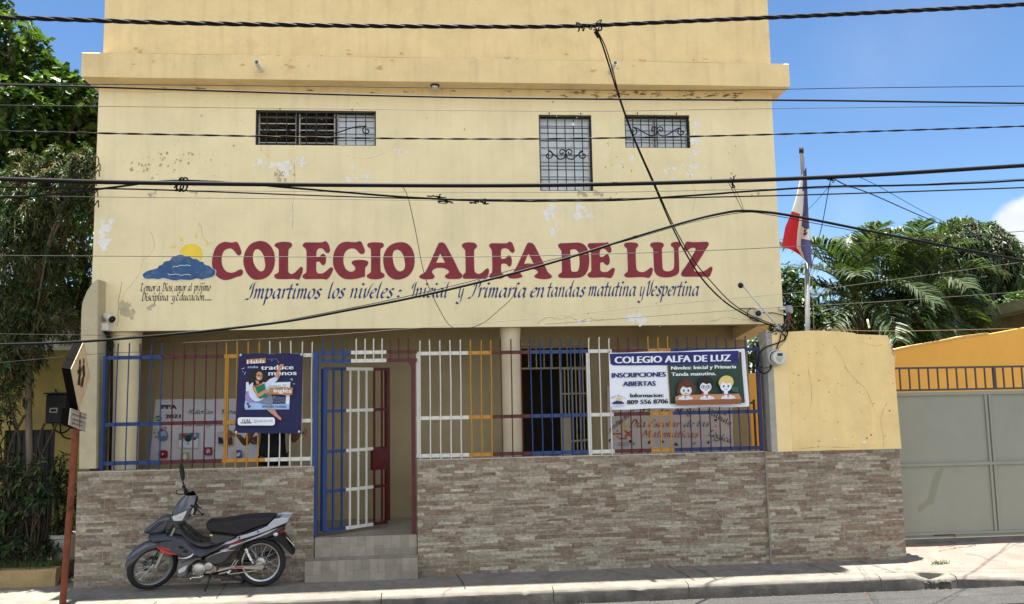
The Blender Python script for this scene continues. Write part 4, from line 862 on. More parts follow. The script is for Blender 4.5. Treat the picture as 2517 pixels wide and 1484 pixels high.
# flaked paint, bare render, hairline cracks on the facade
b = MB(); rnd = random.Random(11)
def blob(u, v, r, m_, asp=1.0, rough=.5, y=F-.0012, plane=F):
    n = 14; b.mat(m_); p0 = P(u, v, plane); ph = rnd.random()*100
    pts = []
    for i in range(n):
        a = 2*math.pi*i/n; rr = r*(1+rough*noise.noise(Vector((math.cos(a)*1.4+ph, math.sin(a)*1.4, ph)))*2); rr = max(.15*r, rr)
        pts.append((p0.x+rr*math.cos(a), p0.z+rr*math.sin(a)*asp))
    b.flat([pts], y-rnd.random()*.0004)
def cluster(u, v, su, sv, n, rmin, rmax, m_, asp=1.0, **k):
    for _ in range(n): blob(rnd.gauss(u, su), rnd.gauss(v, sv), rmin+(rmax-rmin)*rnd.random()**2.5, m_, asp*rnd.uniform(.6, 1.5), **k)
for a in [(690, 402, 16, 10, 22, .006, .05, M_FLAKE), (640, 412, 8, 9, 8, .01, .045, M_FLAKE), (697, 430, 12, 12, 30, .006, .03, M_FLAKEG), (735, 395, 12, 6, 8, .008, .03, M_FLAKE), (862, 410, 12, 5, 10, .006, .02, M_FLAKE), (860, 445, 10, 5, 10, .006, .03, M_FLAKE),
          (905, 435, 6, 10, 8, .006, .03, M_FLAKE), (990, 372, 20, 8, 10, .005, .025, M_FLAKE), (380, 400, 45, 18, 46, .004, .018, M_FLAKED), (470, 395, 40, 22, 36, .004, .016, M_FLAKED), (380, 478, 6, 5, 6, .01, .05, M_FLAKEG), (480, 470, 5, 16, 10, .005, .02, M_FLAKED),
          (1355, 520, 16, 8, 14, .01, .06, M_FLAKE), (1362, 555, 6, 18, 14, .008, .04, M_FLAKE), (1430, 518, 18, 8, 16, .01, .055, M_FLAKE), (1375, 600, 6, 30, 10, .005, .02, M_FLAKE), (1710, 345, 10, 35, 34, .006, .045, M_FLAKE), (1670, 410, 30, 14, 20, .006, .035, M_FLAKE), (1530, 395, 6, 12, 8, .006, .03, M_FLAKE),
          (1460, 345, 20, 40, 22, .004, .02, M_FLAKE), (1555, 395, 5, 6, 5, .008, .03, M_FLAKE), (1520, 405, 25, 60, 24, .003, .012, M_FLAKED), (255, 575, 7, 14, 16, .01, .05, M_FLAKE), (262, 545, 18, 4, 8, .006, .03, M_FLAKE), (1570, 783, 16, 2.5, 8, .012, .06, M_FLAKE), (1545, 786, 4, 5, 6, .01, .04, M_FLAKE), (1440, 790, 12, 2, 6, .01, .04, M_FLAKE),
          (720, 525, 4, 40, 20, .003, .014, M_FLAKE), (735, 560, 14, 30, 14, .002, .01, M_FLAKE), (1500, 300, 30, 30, 14, .003, .012, M_FLAKE), (400, 725, 90, 40, 24, .003, .01, M_FLAKED), (320, 765, 8, 8, 6, .02, .06, M_FLAKEG), (368, 760, 5, 4, 3, .02, .05, M_FLAKEG), (880, 700, 300, 60, 40, .002, .008, M_FLAKED),
          (1500, 740, 200, 30, 30, .002, .010, M_FLAKED), (1810, 390, 50, 90, 20, .003, .012, M_FLAKED), (1440, 478, 20, 4, 8, .01, .05, M_FLAKEG), (1850, 480, 14, 3, 6, .006, .02, M_FLAKEG), (700, 285, 260, 20, 30, .003, .012, M_FLAKED)]: cluster(*a)
for _ in range(95):                                     # stained upper edge of the wall under the ledge
    uu = rnd.choice([rnd.uniform(1380, 1620), rnd.uniform(1680, 1840), rnd.uniform(300, 1900), rnd.uniform(1500, 1820)]); blob(uu, 216+rnd.gauss(10, 5)+(uu-1100)*.012, rnd.uniform(.010, .045), mat('ledge_stain', srgb(128, 104, 66), .9, var=.3), .26, .9, F-.0042)
for (z_, yy, nn) in ((152, F+.010, 46), (170, .028, 16)):
    for _ in range(nn): uu = rnd.uniform(300, 1880); blob(uu, z_-rnd.random()**2*28+(uu-1100)*.0155, rnd.uniform(.006, .035), mat('upper_stain', srgb(200, 164, 106), .9, var=.2), rnd.uniform(.2, .7), .8, yy, yy)
def wcrack(pts, w, m_=None, y=F-.001):
    b.mat(m_ or C('hairline', 118, 106, 76, .9)); q = smooth_loop(pts, 4, False); q = [(p[0]+rnd.uniform(-2, 2), p[1]+rnd.uniform(-2, 2)) for p in q]
    for i in range(len(q)-1):
        p0, p1 = P(*q[i], F), P(*q[i+1], F); t = (p1-p0).normalized(); n = Vector((-t.z, 0, t.x))*w*.55*rnd.uniform(.3, 1)
        b.flat([[(e.x, e.z) for e in (p0-n, p1-n, p1+n, p0+n)]], y)
for pts, w in (([(372, 570), (380, 610), (350, 640), (345, 670), (322, 700), (300, 730), (302, 770)], .003), ([(490, 545), (500, 580), (512, 600)], .004), ([(1690, 410), (1698, 440), (1710, 480), (1702, 520)], .0025), ([(1320, 795), (1345, 780), (1370, 784), (1400, 780), (1420, 787), (1450, 784), (1490, 786)], .004), ([(1745, 790), (1790, 780), (1830, 786), (1860, 776)], .004), ([(640, 360), (645, 375), (665, 385)], .004), ([(725, 400), (722, 480), (719, 560)], .004), ([(850, 380), (900, 390), (960, 370)], .0015), ([(300, 694), (292, 740), (290, 800)], .006)): wcrack(pts, w)
b.build('flaked_paint', None, school)
# ================================================================ POSTERS AND BANNERS
def pm(name, r, g, b_): return mat('print_'+name, srgb(r, g, b_), .5, bump=.6, bscale=6, spec=.35)
p_navy, p_white, p_tan, p_black, p_skin, p_green = pm('navy', 22, 22, 72), pm('white', 226, 230, 238), pm('tan', 176, 122, 70), pm('black', 24, 20, 22), pm('skin', 196, 138, 110), pm('green', 20, 110, 84)
p_lblue, p_pale, p_lilac, p_red, p_yel, p_brown, p_grey, p_deep = pm('sky', 160, 192, 236), pm('pale', 206, 216, 236), pm('lilac', 150, 136, 186), pm('red', 176, 36, 40), pm('yellow', 220, 190, 60), pm('brown', 96, 50, 34), pm('grey', 120, 128, 150), pm('deep', 26, 24, 76)
def cloth(name, conv, y, corners, m_, parent, sag=.012, nx=24, ny=14, thick=.002, wav=.006, seed=1, sc=1):
    """hanging vinyl: a thin two sided sheet with shallow creases between four corners TL TR BR BL"""
    c = [P(*conv(*p), y) for p in corners]; b = MB(); 
    for side in (0, 1):
        for j in range(ny+1):
            for i in range(nx+1):
                s, t = i/nx, j/ny; p = (c[0]*(1-s)+c[1]*s)*(1-t)+(c[3]*(1-s)+c[2]*s)*t
                e = min(1, 5*min(s, 1-s, t, 1-t))
                d = abs(noise.noise(Vector((s*3+seed, t*2.4-s*2, seed))))*wav
                p = p+Vector((0, d+.0005+side*thick, -sag*math.sin(math.pi*s)*(1-t)*.3 - .004*math.sin(s*math.pi*5)*(1 if t in (0, 1) else 0)))
                b.v.append(tuple(p))
    n = (nx+1)*(ny+1)
    for j in range(ny):
        for i in range(nx):
            a = j*(nx+1)+i; b.face([a, a+nx+1, a+nx+2, a+1]); b.face([n+a, n+a+1, n+a+nx+2, n+a+nx+1])
    per = [i for i in range(nx+1)]+[(j+1)*(nx+1)-1 for j in range(1, ny+1)]+[ny*(nx+1)+i for i in range(nx-1, -1, -1)]+[j*(nx+1) for j in range(ny-1, 0, -1)]
    for k in range(len(per)): a, d = per[k], per[(k+1) % len(per)]; b.face([a, d, n+d, n+a])
    return b.build(name, m_, parent, smooth=True, angle=60)
z8 = ZC(680, 1020, 3.9042); EY = .026
q = P(*z8(460, 1030), EY)
ep = thing('poster', (q.x, EY, q.z), 'navy vinyl poster for English classes hanging on the fence left of the gate', 'poster')
cloth('sheet', z8, EY, [(108, 104), (850, 102), (832, 1034), (62, 1020)], p_navy, ep)
S = Sheet(z8, EY-.001, .0011)
S.poly([(192, 438), (236, 428), (232, 540), (190, 545)], p_white).poly([(195, 655), (700, 432), (704, 432), (690, 752), (182, 755), (172, 715), (190, 590)], p_lblue, same=True)
S.poly([(520, 440), (704, 434), (692, 690), (196, 662), (205, 560), (470, 470)], p_white)
S.poly([(190, 665), (692, 690), (690, 748), (184, 752)], p_lblue)
S.poly([(210, 560), (470, 560), (655, 590), (648, 690), (420, 690), (206, 650)], p_deep)
for k in range(5): S.line([(505+k*2, 612+k*17), (560, 606+k*17), (600, 618+k*16), (650, 618+k*15)], 6, p_grey)
for k in range(9): S.ell(492+(k % 3)*17, 594+(k//3)*12, 3, 3, p_white, 6, same=k > 0)
S.poly([(228, 545), (190, 560), (188, 640), (240, 668), (330, 660), (320, 600)], p_lilac, smooth=3)
S.poly([(330, 630), (470, 560), (505, 688), (420, 690), (340, 672)], p_grey, smooth=3)
S.poly([(440, 755), (520, 752), (560, 810), (600, 850), (592, 876), (540, 840), (490, 800)], p_skin, smooth=3)
S.poly([(295, 480), (560, 362), (568, 392), (520, 450), (445, 500), (430, 600), (330, 660), (260, 630), (225, 570), (235, 470), (280, 440)], p_pale, smooth=3)
S.poly([(534, 370), (560, 300), (585, 240), (625, 228), (628, 250), (590, 320), (566, 385)], p_skin, smooth=3)
S.poly([(222, 400), (245, 335), (300, 298), (370, 290), (430, 320), (462, 370), (460, 405), (420, 440), (370, 430), (320, 440), (262, 445), (235, 470), (222, 430)], p_black, smooth=3)
S.ell(348, 366, 38, 50, p_skin).line([(312, 352), (338, 358), (346, 358), (384, 366)], 9, p_black).ell(326, 355, 13, 11, p_black).ell(366, 362, 13, 11, p_black, same=True).ell(326, 355, 9, 8, p_skin).ell(366, 362, 9, 8, p_skin, same=True)
S.poly([(322, 385), (350, 394), (362, 392), (345, 404), (328, 398)], p_white)
S.poly([(305, 415), (340, 425), (350, 450), (320, 460)], p_skin)
S.poly([(270, 490), (380, 442), (400, 460), (320, 580), (290, 540)], p_red).poly([(280, 500), (392, 450), (405, 470), (330, 590)], p_yel).poly([(298, 492), (410, 450), (440, 610), (350, 628)], p_green)
S.poly([(320, 580), (420, 525), (440, 540), (430, 560), (340, 610)], p_skin, smooth=3)
S.poly([(200, 176), (424, 156), (428, 216), (204, 230)], p_tan).text('Habla', 212, 414, 226, 46, p_white, 214, bold=2).text('más', 220, 338, 276, 30, p_lblue, 274, bold=1.5)
S.text('traduce', 372, 744, 294, 54, p_white, 288, bold=3).text('menos', 460, 780, 360, 56, p_white, 354, bold=3)
S.poly([(534, 370), (560, 300), (590, 235), (604, 238), (584, 320), (566, 385)], p_skin, smooth=3)
S.poly([(496, 452), (672, 446), (676, 488), (478, 492)], p_white).text('clases de', 490, 664, 490, 30, p_grey, 482)
S.poly([(470, 502), (740, 500), (732, 584), (462, 578)], p_tan).text('inglés', 520, 722, 556, 50, p_white, 560, bold=3)
S.text('ENGLISH CLASSES', 388, 665, 730, 26, p_deep, 732, bold=2)
S.poly([(208, 678), (236, 678), (236, 698), (208, 698)], p_deep).poly([(222, 706), (237, 700), (256, 708), (252, 724), (236, 740), (222, 726)], p_brown)
S.line(smooth_loop([(450, 182), (490, 170), (505, 186), (500, 196), (492, 184), (520, 168), (560, 180), (576, 212)], 4, False), 3.4, p_grey).line([(560, 206), (577, 213), (582, 200)], 3.4, p_grey)
for a in ([(152, 284), (184, 274)], [(160, 312), (172, 318)], [(182, 350), (196, 322)], [(712, 400), (734, 420)], [(726, 392), (740, 412)], [(742, 458), (764, 458)]): S.line(a, 4, p_white)
rr = lambda x0, y0, x1, y1, r: [(x0+r, y0), (x1-r, y0), (x1-r*.3, y0+r*.3), (x1, y0+r), (x1, y1-r), (x1-r*.3, y1-r*.3), (x1-r, y1), (x0+r, y1), (x0+r*.3, y1-r*.3), (x0, y1-r), (x0, y0+r), (x0+r*.3, y0+r*.3)]
S.poly(rr(108, 842, 535, 936, 26), p_white).text('EDU', 163, 246, 892, 28, p_tan, bold=2).text('U', 218, 246, 892, 28, p_deep, bold=2).text('GUIDERS', 142, 266, 914, 18, p_deep, 912, bold=1.5).ell(311, 887, 18, 18, p_grey).ell(311, 887, 14, 14, p_white).text('(849) 267-3255', 340, 510, 896, 20, p_grey, 892)
S.line([(305, 880), (308, 890), (317, 894)], 4, p_grey)
S.build('print', ep)
for (x, y) in ((130, 122), (832, 116), (76, 1014), (806, 1008)):
    b = MB(); g0 = P(*z8(x, y), EY); b.lathe([(.012, -.004), (.012, -.006), (.006, -.006), (.006, -.003)], (g0.x, EY, g0.z), 'y', 14); b.build('eyelet', M_CHROME, ep)
# --- school banner
SY = .024
q = P(*z7(1100, 840), SY)
sb = thing('banner', (q.x, SY, q.z), 'white and blue school enrolment banner with three cartoon pupils tied on the fence', 'banner')
cloth('sheet', z7, SY, [(408, 312), (1735, 272), (1783, 836), (424, 868)], p_white, sb, sag=.02, seed=4, nx=36, wav=.008)
p_sblue, p_board, p_wood, p_woodl, p_blond, p_hairb, p_page = pm('royal', 28, 30, 104), pm('board', 36, 62, 50), pm('wood', 138, 84, 54), pm('wood_light', 182, 132, 92), pm('blond', 214, 192, 120), pm('auburn', 88, 44, 30), pm('page', 214, 216, 220)
S = Sheet(z7, SY-.001, .0012)
S.poly([(1676, 292), (1722, 290), (1750, 820), (1690, 824)], p_page).poly([(1678, 306), (1696, 305), (1738, 800), (1690, 806)], p_brown)
S.poly([(416, 322), (1674, 292), (1680, 415), (990, 432), (985, 434), (450, 436), (424, 418)], p_sblue)
S.poly([(985, 434), (1680, 412), (1700, 300), (1726, 800), (1010, 812)], p_board).poly([(978, 434), (988, 434), (1016, 812), (1002, 812)], p_woodl, same=True)
S.text('COLEGIO ALFA DE LUZ', 468, 1594, 416, 68, p_white, 394, bold=5)
S.text('INSCRIPCIONES', 438, 962, 556, 48, p_sblue, 545, bold=4).text('ABIERTAS', 548, 862, 638, 48, p_sblue, 634, bold=4)
S.text('Informacion:', 618, 940, 748, 40, p_black, 744, bold=3).text('809 556 8706', 586, 984, 816, 44, p_black, 806, bold=3)
S.text('Niveles: Inicial y Primaria', 1016, 1648, 478, 36, p_white, 464, bold=2.5).text('Tanda matutina.', 1018, 1452, 540, 36, p_white, 530, bold=2.5)
S.poly([(436, 806), (462, 790), (500, 778), (535, 790), (556, 802), (540, 812), (450, 812)], p_sblue, smooth=3).ell(505, 770, 18, 16, p_yel, 14)
for a in range(6): S.line([(505+26*math.cos(.3+a*.5), 768-22*math.sin(.3+a*.5)), (505+36*math.cos(.3+a*.5), 768-32*math.sin(.3+a*.5))], 5, p_yel, same=a > 0)
for i, ch in enumerate('Colegio Alfa de Luz'):
    if ch != ' ': t = i/18; S.text(ch, 424+t*136, 431+t*136, 762-26*math.sin(math.pi*t), 12, p_sblue)
S.line([(428, 832), (562, 826)], 3, p_grey).line([(440, 842), (550, 838)], 3, p_grey)
S.poly([(1590, 640), (1668, 648), (1660, 700), (1600, 690)], pm('board2', 44, 92, 72))
def kid(cx, cy, hair, long_, shirt, glasses):
    cy += 14
    S.poly([(cx-46, cy+70), (cx-20, cy+44), (cx+20, cy+44), (cx+46, cy+70), (cx+56, cy+112), (cx-56, cy+112)], shirt, smooth=3)
    S.poly([(cx-18, cy+44), (cx+18, cy+44), (cx+22, cy+112), (cx-22, cy+112)], p_white)
    if long_: S.poly([(cx-84, cy-20), (cx-60, cy-80), (cx, cy-110), (cx+60, cy-84), (cx+92, cy-20), (cx+80, cy+28), (cx+40, cy+40), (cx-40, cy+50), (cx-84, cy+30)], hair, smooth=3)
    S.ell(cx, cy, 56, 52, p_white if not long_ else p_page, 20)
    S.poly([(cx-62, cy-6), (cx-70, cy-50), (cx-36, cy-92), (cx+10, cy-104), (cx+56, cy-86), (cx+74, cy-44), (cx+62, cy-6), (cx+40, cy-34), (cx+6, cy-26), (cx-30, cy-40)], hair, smooth=3)
    for s in (-1, 1):
        S.ell(cx+s*22, cy, 8, 11, p_black, 10, same=s > 0)
        if glasses: S.ell(cx+s*24, cy, 21, 17, p_black, 14).ell(cx+s*24, cy, 16, 12, p_white, 14).ell(cx+s*24, cy, 6, 8, p_black, 8)
    S.line([(cx-14, cy+26), (cx, cy+32), (cx+14, cy+26)], 4, p_brown)
kid(1152, 668, p_hairb, True, p_white, False); kid(1342, 632, p_black, False, p_red, True); kid(1535, 626, p_blond, False, p_sblue, False)
S.poly([(1044, 742), (1080, 726), (1660, 712), (1688, 770), (1040, 786)], p_woodl).poly([(1040, 778), (1688, 764), (1676, 812), (1050, 826)], p_wood)
for cx, cy in ((1140, 752), (1348, 750), (1552, 744)): S.poly([(cx-72, cy+18), (cx-58, cy-10), (cx, cy-2), (cx+58, cy-12), (cx+76, cy+14), (cx, cy+22)], p_page).line([(cx, cy-2), (cx, cy+20)], 3, p_grey).ell(cx-24, cy-10, 16, 10, p_white, 10).ell(cx+24, cy-10, 16, 10, p_white, 10, same=True)
S.build('print', sb)
b = MB()
for (x, y) in ((412, 316), (1075, 294), (1733, 276), (1760, 540), (1780, 832), (430, 864)):
    g0 = P(*z7(x, y), SY); b.tube([(g0.x, SY-.006, g0.z), (g0.x+.004, SY-.004, g0.z+.02), (g0.x+.012, FY, g0.z+.03)], .003, 5)
b.build('cord_tie', M_BLK, sb)
# --- banners on the porch wall
zP = ZC(430, 1160, 5.3553); PYB = YB-.02
pb = thing('banner', (PX(*zP(900, 600), PYB), PYB, PZ(*zP(900, 1100), PYB)), 'pale PPA banner with social media icons on the porch wall behind the fence', 'banner')
cloth('sheet', zP, PYB, [(165, 120), (1800, 108), (1800, 1092), (66, 1142)], pm('dull_white', 214, 212, 220), pb, seed=9, wav=.012)
S = Sheet(zP, PYB-.002, .0012)
S.text('PPA', 268, 496, 274, 70, p_black, bold=9, slant=.0).text('2021', 322, 560, 422, 62, p_black, 418, bold=8)
def nxt(nm):
    global S
    k = S.k; S.build(nm, pb); S = Sheet(zP, PYB-.002, .0012); S.k = k
nxt('lettering')
S.ell(210, 424, 54, 44, pm('leaf', 60, 110, 50)).ell(186, 428, 20, 20, p_white).ell(236, 426, 20, 20, p_white, same=True).ell(186, 428, 9, 9, p_black).ell(236, 426, 9, 9, p_black, same=True)
nxt('icon')
S.poly([(210, 700), (215, 620), (320, 600), (372, 700), (340, 770), (230, 780)], p_grey, smooth=3).poly([(235, 640), (320, 615), (345, 690), (250, 715)], p_lblue).ell(262, 610, 22, 26, p_red).ell(246, 592, 16, 12, p_black)
for (x, y, r) in ((150, 650, 14), (180, 715, 16), (285, 570, 14), (330, 572, 18), (165, 600, 10)): S.ell(x, y, r, r, p_grey)
nxt('picture')
S.poly([(545, 660), (865, 650), (845, 895), (535, 890)], pm('dull_blue', 120, 132, 150)).poly([(540, 770), (855, 740), (846, 892), (536, 888)], p_white)
for (x, y, r, c_) in ((690, 740, 56, p_board), (616, 690, 34, p_red), (614, 770, 28, p_lblue), (755, 690, 34, pm('teal', 40, 90, 90)), (800, 690, 26, p_lblue), (770, 745, 26, p_grey), (690, 820, 24, p_lblue), (800, 748, 20, p_board)): S.ell(x, y, r, r, c_)
nxt('picture')
S.poly([(1150, 640), (1410, 615), (1400, 850), (1170, 836)], pm('dull_paper', 190, 184, 182)).poly([(1170, 715), (1240, 730), (1260, 830), (1170, 820)], p_deep).ell(1345, 660, 50, 50, p_brown).poly([(1290, 720), (1390, 700), (1400, 840), (1300, 850)], p_brown)
nxt('picture')
S.poly([(1640, 760), (1790, 690), (1790, 830), (1700, 830)], p_brown).line([(1660, 740), (1750, 800)], 12, p_grey)
nxt('picture')
S.poly(rr(228, 926, 376, 1052, 36), pm('media_red', 150, 28, 36)).poly([(280, 966), (318, 988), (282, 1006)], p_white)
nxt('icon')
S.poly([(584, 960), (714, 958), (708, 1096), (582, 1098)], pm('media_yellow', 190, 182, 50))
GH = [(648, 975), (672, 990), (676, 1025), (690, 1040), (676, 1052), (660, 1070), (648, 1076), (634, 1070), (616, 1054), (604, 1042), (618, 1026), (622, 992)]
S.poly([(647+(p[0]-647)*1.22, 1025+(p[1]-1025)*1.16) for p in GH], p_black, smooth=3).poly(GH, p_white, smooth=3)
nxt('icon')
S.poly([(948, 880), (1080, 878), (1078, 1000), (946, 1002)], pm('media_maroon', 140, 30, 44)).ell(1013, 938, 34, 34, p_white).ell(1013, 938, 26, 26, pm('media_maroon', 0, 0, 0)).ell(1016, 934, 13, 13, p_white).line([(1010, 930), (1002, 964)], 7, p_white)
nxt('icon')
S.poly(rr(1438, 922, 1546, 1056, 26), pm('media_blue', 44, 92, 158)).poly([(1452, 1010), (1480, 1000), (1452, 962), (1490, 980), (1500, 960), (1526, 968), (1518, 1000), (1490, 1022), (1462, 1020)], p_white, smooth=2)
S.build('icon', pb)
b = MB()
for (w, x0, x1, yb, xh, yb1) in (('Historias', 690, 1078, 352, 44, 350), ('Interactivas', 1190, 1640, 350, 44, 346), ('con', 596, 738, 548, 40, 546), ('Inteligencia', 770, 1240, 546, 40, 530), ('Artificial', 1330, 1700, 528, 40, 520)):
    if w == 'Artificial':
        GLY['f'] = ([[(.5, 1.7), (.32, 1.6), (.2, 1.0), (.1, -.6)], [(0, 1), (.42, 1)]], .46)
    script(b, zP, PYB-.006, w, x0, x1, yb, xh, p_black, yb1, nib=.13)
b.build('lettering', None, pb)
MYB = YB-.02
mb_ = thing('banner', (PX(*z7(1000, 1100), MYB), MYB, PZ(*z7(1000, 1290), MYB)), 'paper maths day banner with coloured handwriting on the porch wall below the enrolment banner', 'banner')
cloth('sheet', z7, MYB, [(392, 640), (1606, 630), (1632, 1320), (402, 1330)], pm('dull_cream', 206, 196, 190), mb_, seed=14, wav=.012)
b = MB(); or_, te, dr = pm('orange', 190, 92, 40), pm('sea', 52, 104, 124), pm('dark_red', 150, 44, 36)
for (w, x0, x1, yb, xh, m_, yb1) in (('12', 722, 812, 918, 36, p_black, 918), ('de', 880, 985, 912, 36, p_black, 910), ('Mayo', 1046, 1290, 910, 38, p_black, 900), ('Aritmética', 400, 650, 1106, 36, p_black, 900), ('Cálculo', 1380, 1600, 905, 36, p_black, 1030), ('Día', 612, 766, 1040, 42, dr, 1036), ('Escolar', 802, 1110, 1036, 40, or_, 1038), ('de', 1146, 1240, 1036, 38, te, 1034), ('las', 1275, 1392, 1034, 38, te, 1030), ('Matemáticas', 735, 1285, 1136, 42, or_, 1140), ('Lógica', 1384, 1606, 1120, 40, p_black, 1200)):
    script(b, z7, MYB-.006, w, x0, x1, yb, xh, m_, yb1, nib=.12)
b.build('lettering', None, mb_)
S = Sheet(z7, MYB-.004, .0012)
def nx2(nm):
    global S
    k = S.k; S.build(nm, mb_); S = Sheet(z7, MYB-.004, .0012); S.k = k
for (x, y, c_) in ((556, 1030, p_yel),): S.line([(x-34, y), (x+34, y)], 16, c_).line([(x, y-34), (x, y+34)], 16, c_)
nx2('plus_sign')
S.line([(450, 1104), (530, 1104)], 16, or_).ell(492, 1076, 9, 9, or_).ell(492, 1132, 9, 9, or_, same=True); nx2('division_sign'); S.line([(568, 1075), (630, 1130)], 18, or_).line([(630, 1075), (568, 1130)], 18, or_); nx2('times_sign'); S.line([(508, 1150), (580, 1148)], 16, or_)
nx2('minus_sign')
for (x, y) in ((415, 1170), (620, 1176), (650, 1200), (800, 1184), (920, 1180), (1060, 1206), (1235, 1196), (1372, 1190), (1440, 1160), (620, 1290), (700, 1296), (800, 1290), (1170, 1284), (1330, 1276), (1540, 1270), (1445, 970), (1445, 1026), (1530, 900)): S.poly([(x+rnd.uniform(-14, 14)+18*math.cos(a), y+rnd.uniform(-6, 6)+16*math.sin(a)) for a in (0, 1.2, 2.5, 3.8, 5)], random.choice([p_black, p_grey, p_brown])); nx2('sketch')
for yy in (1192, 1212): S.line([(498, yy), (596, yy-2)], 8, p_grey)
S.build('small_print', mb_)

# ================================================================ PERSON BEHIND THE POSTER
def skin(vs, es, rad, sub=2, root=0):
    me = bpy.data.meshes.new('s'); me.from_pydata([tuple(v) for v in vs], es, []); o = bpy.data.objects.new('s', me); col.objects.link(o)
    md = o.modifiers.new('k', 'SKIN'); md.use_smooth_shade = True; sv = me.skin_vertices[0].data
    for i, r in enumerate(rad): sv[i].radius = (r if isinstance(r, tuple) else (r, r)); sv[i].use_root = i == root
    ss = o.modifiers.new('u', 'SUBSURF'); ss.levels = sub; ss.render_levels = sub
    dg = bpy.context.evaluated_depsgraph_get(); dg.update(); m2 = bpy.data.meshes.new_from_object(o.evaluated_get(dg))
    r = [tuple(v.co) for v in m2.vertices], [tuple(p.vertices) for p in m2.polygons]
    bpy.data.objects.remove(o); bpy.data.meshes.remove(me); bpy.data.meshes.remove(m2); return r
def chain(pts): return [(i, i+1) for i in range(len(pts)-1)]
pcx, pcy = PX(*z8(500, 1080), .46), .46
per = thing('person', (pcx, pcy, .462), 'person in black clothes standing behind the navy poster and gripping its lower corners', 'person')
hr, hl = P(*z8(856, 1016), .085), P(*z8(26, 1040), .085)
fz = .462; V = lambda x, y, z: Vector((pcx+x, pcy+y, fz+z))
M_SKIN = mat('brown_skin', srgb(120, 78, 56), .5, var=.08, scale=14, spec=.35)
el_r = V(.26, -.10, 1.08); el_l = V(-.30, -.06, 1.05)
wr_r = hr+Vector((-.055, .045, -.025)); wr_l = hl+Vector((.065, .05, -.02))
J = [V(0, 0, .95), V(0, .01, 1.1), V(0, .02, 1.28), V(0, .0, 1.42), V(0, -.01, 1.5), V(0, -.02, 1.60), V(0, -.02, 1.69),
     V(.09, 0, 1.40), V(.18, 0, 1.37), el_r, wr_r, V(-.09, 0, 1.40), V(-.18, 0, 1.37), el_l, wr_l,
     V(.09, 0, .88), V(.10, -.01, .48), V(.10, .02, .09), V(.11, -.13, .04), V(-.09, 0, .88), V(-.10, -.01, .48), V(-.10, .02, .09), V(-.11, -.13, .04)]
Ed = [(0, 1), (1, 2), (2, 3), (3, 4), (4, 5), (5, 6), (3, 7), (7, 8), (8, 9), (9, 10), (3, 11), (11, 12), (12, 13), (13, 14), (0, 15), (15, 16), (16, 17), (17, 18), (0, 19), (19, 20), (20, 21), (21, 22)]
Rd = [(.15, .105), (.13, .10), (.15, .10), (.08, .07), .05, .085, .07, .06, .052, .04, .026, .06, .052, .04, .026, .085, .058, .042, .035, .085, .058, .042, .035]
bv, bf = skin(J, Ed, Rd)
b = MB(); b.add(bv, bf)
def hand(w, h, s):
    """palm + five fingers curled round the poster edge; s = +1 right of the poster"""
    palm = [w, w+(h-w)*.5, h+Vector((0, .01, 0))]; v_, f_ = skin(palm, chain(palm), [(.026, .02), (.036, .019), (.036, .017)], 1); b.add(v_, f_)
    for k, (dz, ln) in enumerate(((.030, .95), (.011, 1.05), (-.009, 1.0), (-.028, .8))):
        r0 = h+Vector((0, .006, dz)); r1 = r0+Vector((s*.034*ln, -.012, -.002)); r2 = r1+Vector((s*.004, -.030*ln, -.004)); r3 = r2+Vector((-s*.026*ln, -.012, -.003))
        v_, f_ = skin([r0, r1, r2, r3], chain([0]*4), [.0105, .0095, .0088, .0075], 1); b.add(v_, f_)
    t0 = w+(h-w)*.45+Vector((0, -.012, .03)); t1 = t0+Vector((s*.0, -.028, .022)); t2 = t1+Vector((-s*.016, -.022, .008))
    v_, f_ = skin([t0, t1, t2], chain([0]*3), [.0125, .0105, .0085], 1); b.add(v_, f_)
hand(wr_r, hr, 1); hand(wr_l, hl, -1)
# face
fc = V(0, -.10, 1.64)
for (dx, dz, r) in ((0, -.005, .014), (-.032, .02, .012), (.032, .02, .012), (0, -.045, .016), (-.083, .0, .02), (.083, .0, .02)):
    c = V(dx, -.105 if abs(dx) < .05 else -.02, 1.63+dz); b.lathe([(.001, -r), (r*.8, -r*.5), (r, 0), (r*.8, r*.5), (.001, r)], c, 'z', 8)
body = b.build('body', M_SKIN, per, smooth=True)
M_BLKC = mat('black_cloth', (.014, .014, .016), .9, var=.2, scale=8, bump=.4, bscale=18, spec=.2)
tv, tf = skin([V(0, 0, .86), V(0, 0, .96), V(0, .01, 1.12), V(0, .02, 1.30), V(0, 0, 1.43), V(.10, 0, 1.40), V(.19, -.005, 1.36), V(.22, -.04, 1.24), V(-.10, 0, 1.40), V(-.19, -.005, 1.36), V(-.235, -.03, 1.22)], [(0, 1), (1, 2), (2, 3), (3, 4), (4, 5), (5, 6), (6, 7), (4, 8), (8, 9), (9, 10)], [(.185, .125), (.175, .12), (.15, .115), (.17, .118), (.085, .08), .072, .066, .06, .072, .066, .06])
b = MB(); b.add(tv, tf); b.build('shirt', M_BLKC, per, smooth=True)
tv, tf = skin([V(0, 0, .96), V(.095, 0, .86), V(.105, -.01, .48), V(.105, .01, .07), V(-.095, 0, .86), V(-.105, -.01, .48), V(-.105, .01, .07)], [(0, 1), (1, 2), (2, 3), (0, 4), (4, 5), (5, 6)], [(.16, .115), .105, .078, .07, .105, .078, .07])
b = MB(); b.add(tv, tf); b.build('trousers', M_BLKC, per, smooth=True)
b = MB(); b.lathe([(.001, .108), (.05, .10), (.088, .06), (.100, .0), (.096, -.03)], V(0, -.005, 1.67), 'z', 16); b.build('hair', M_BLK, per, smooth=True)
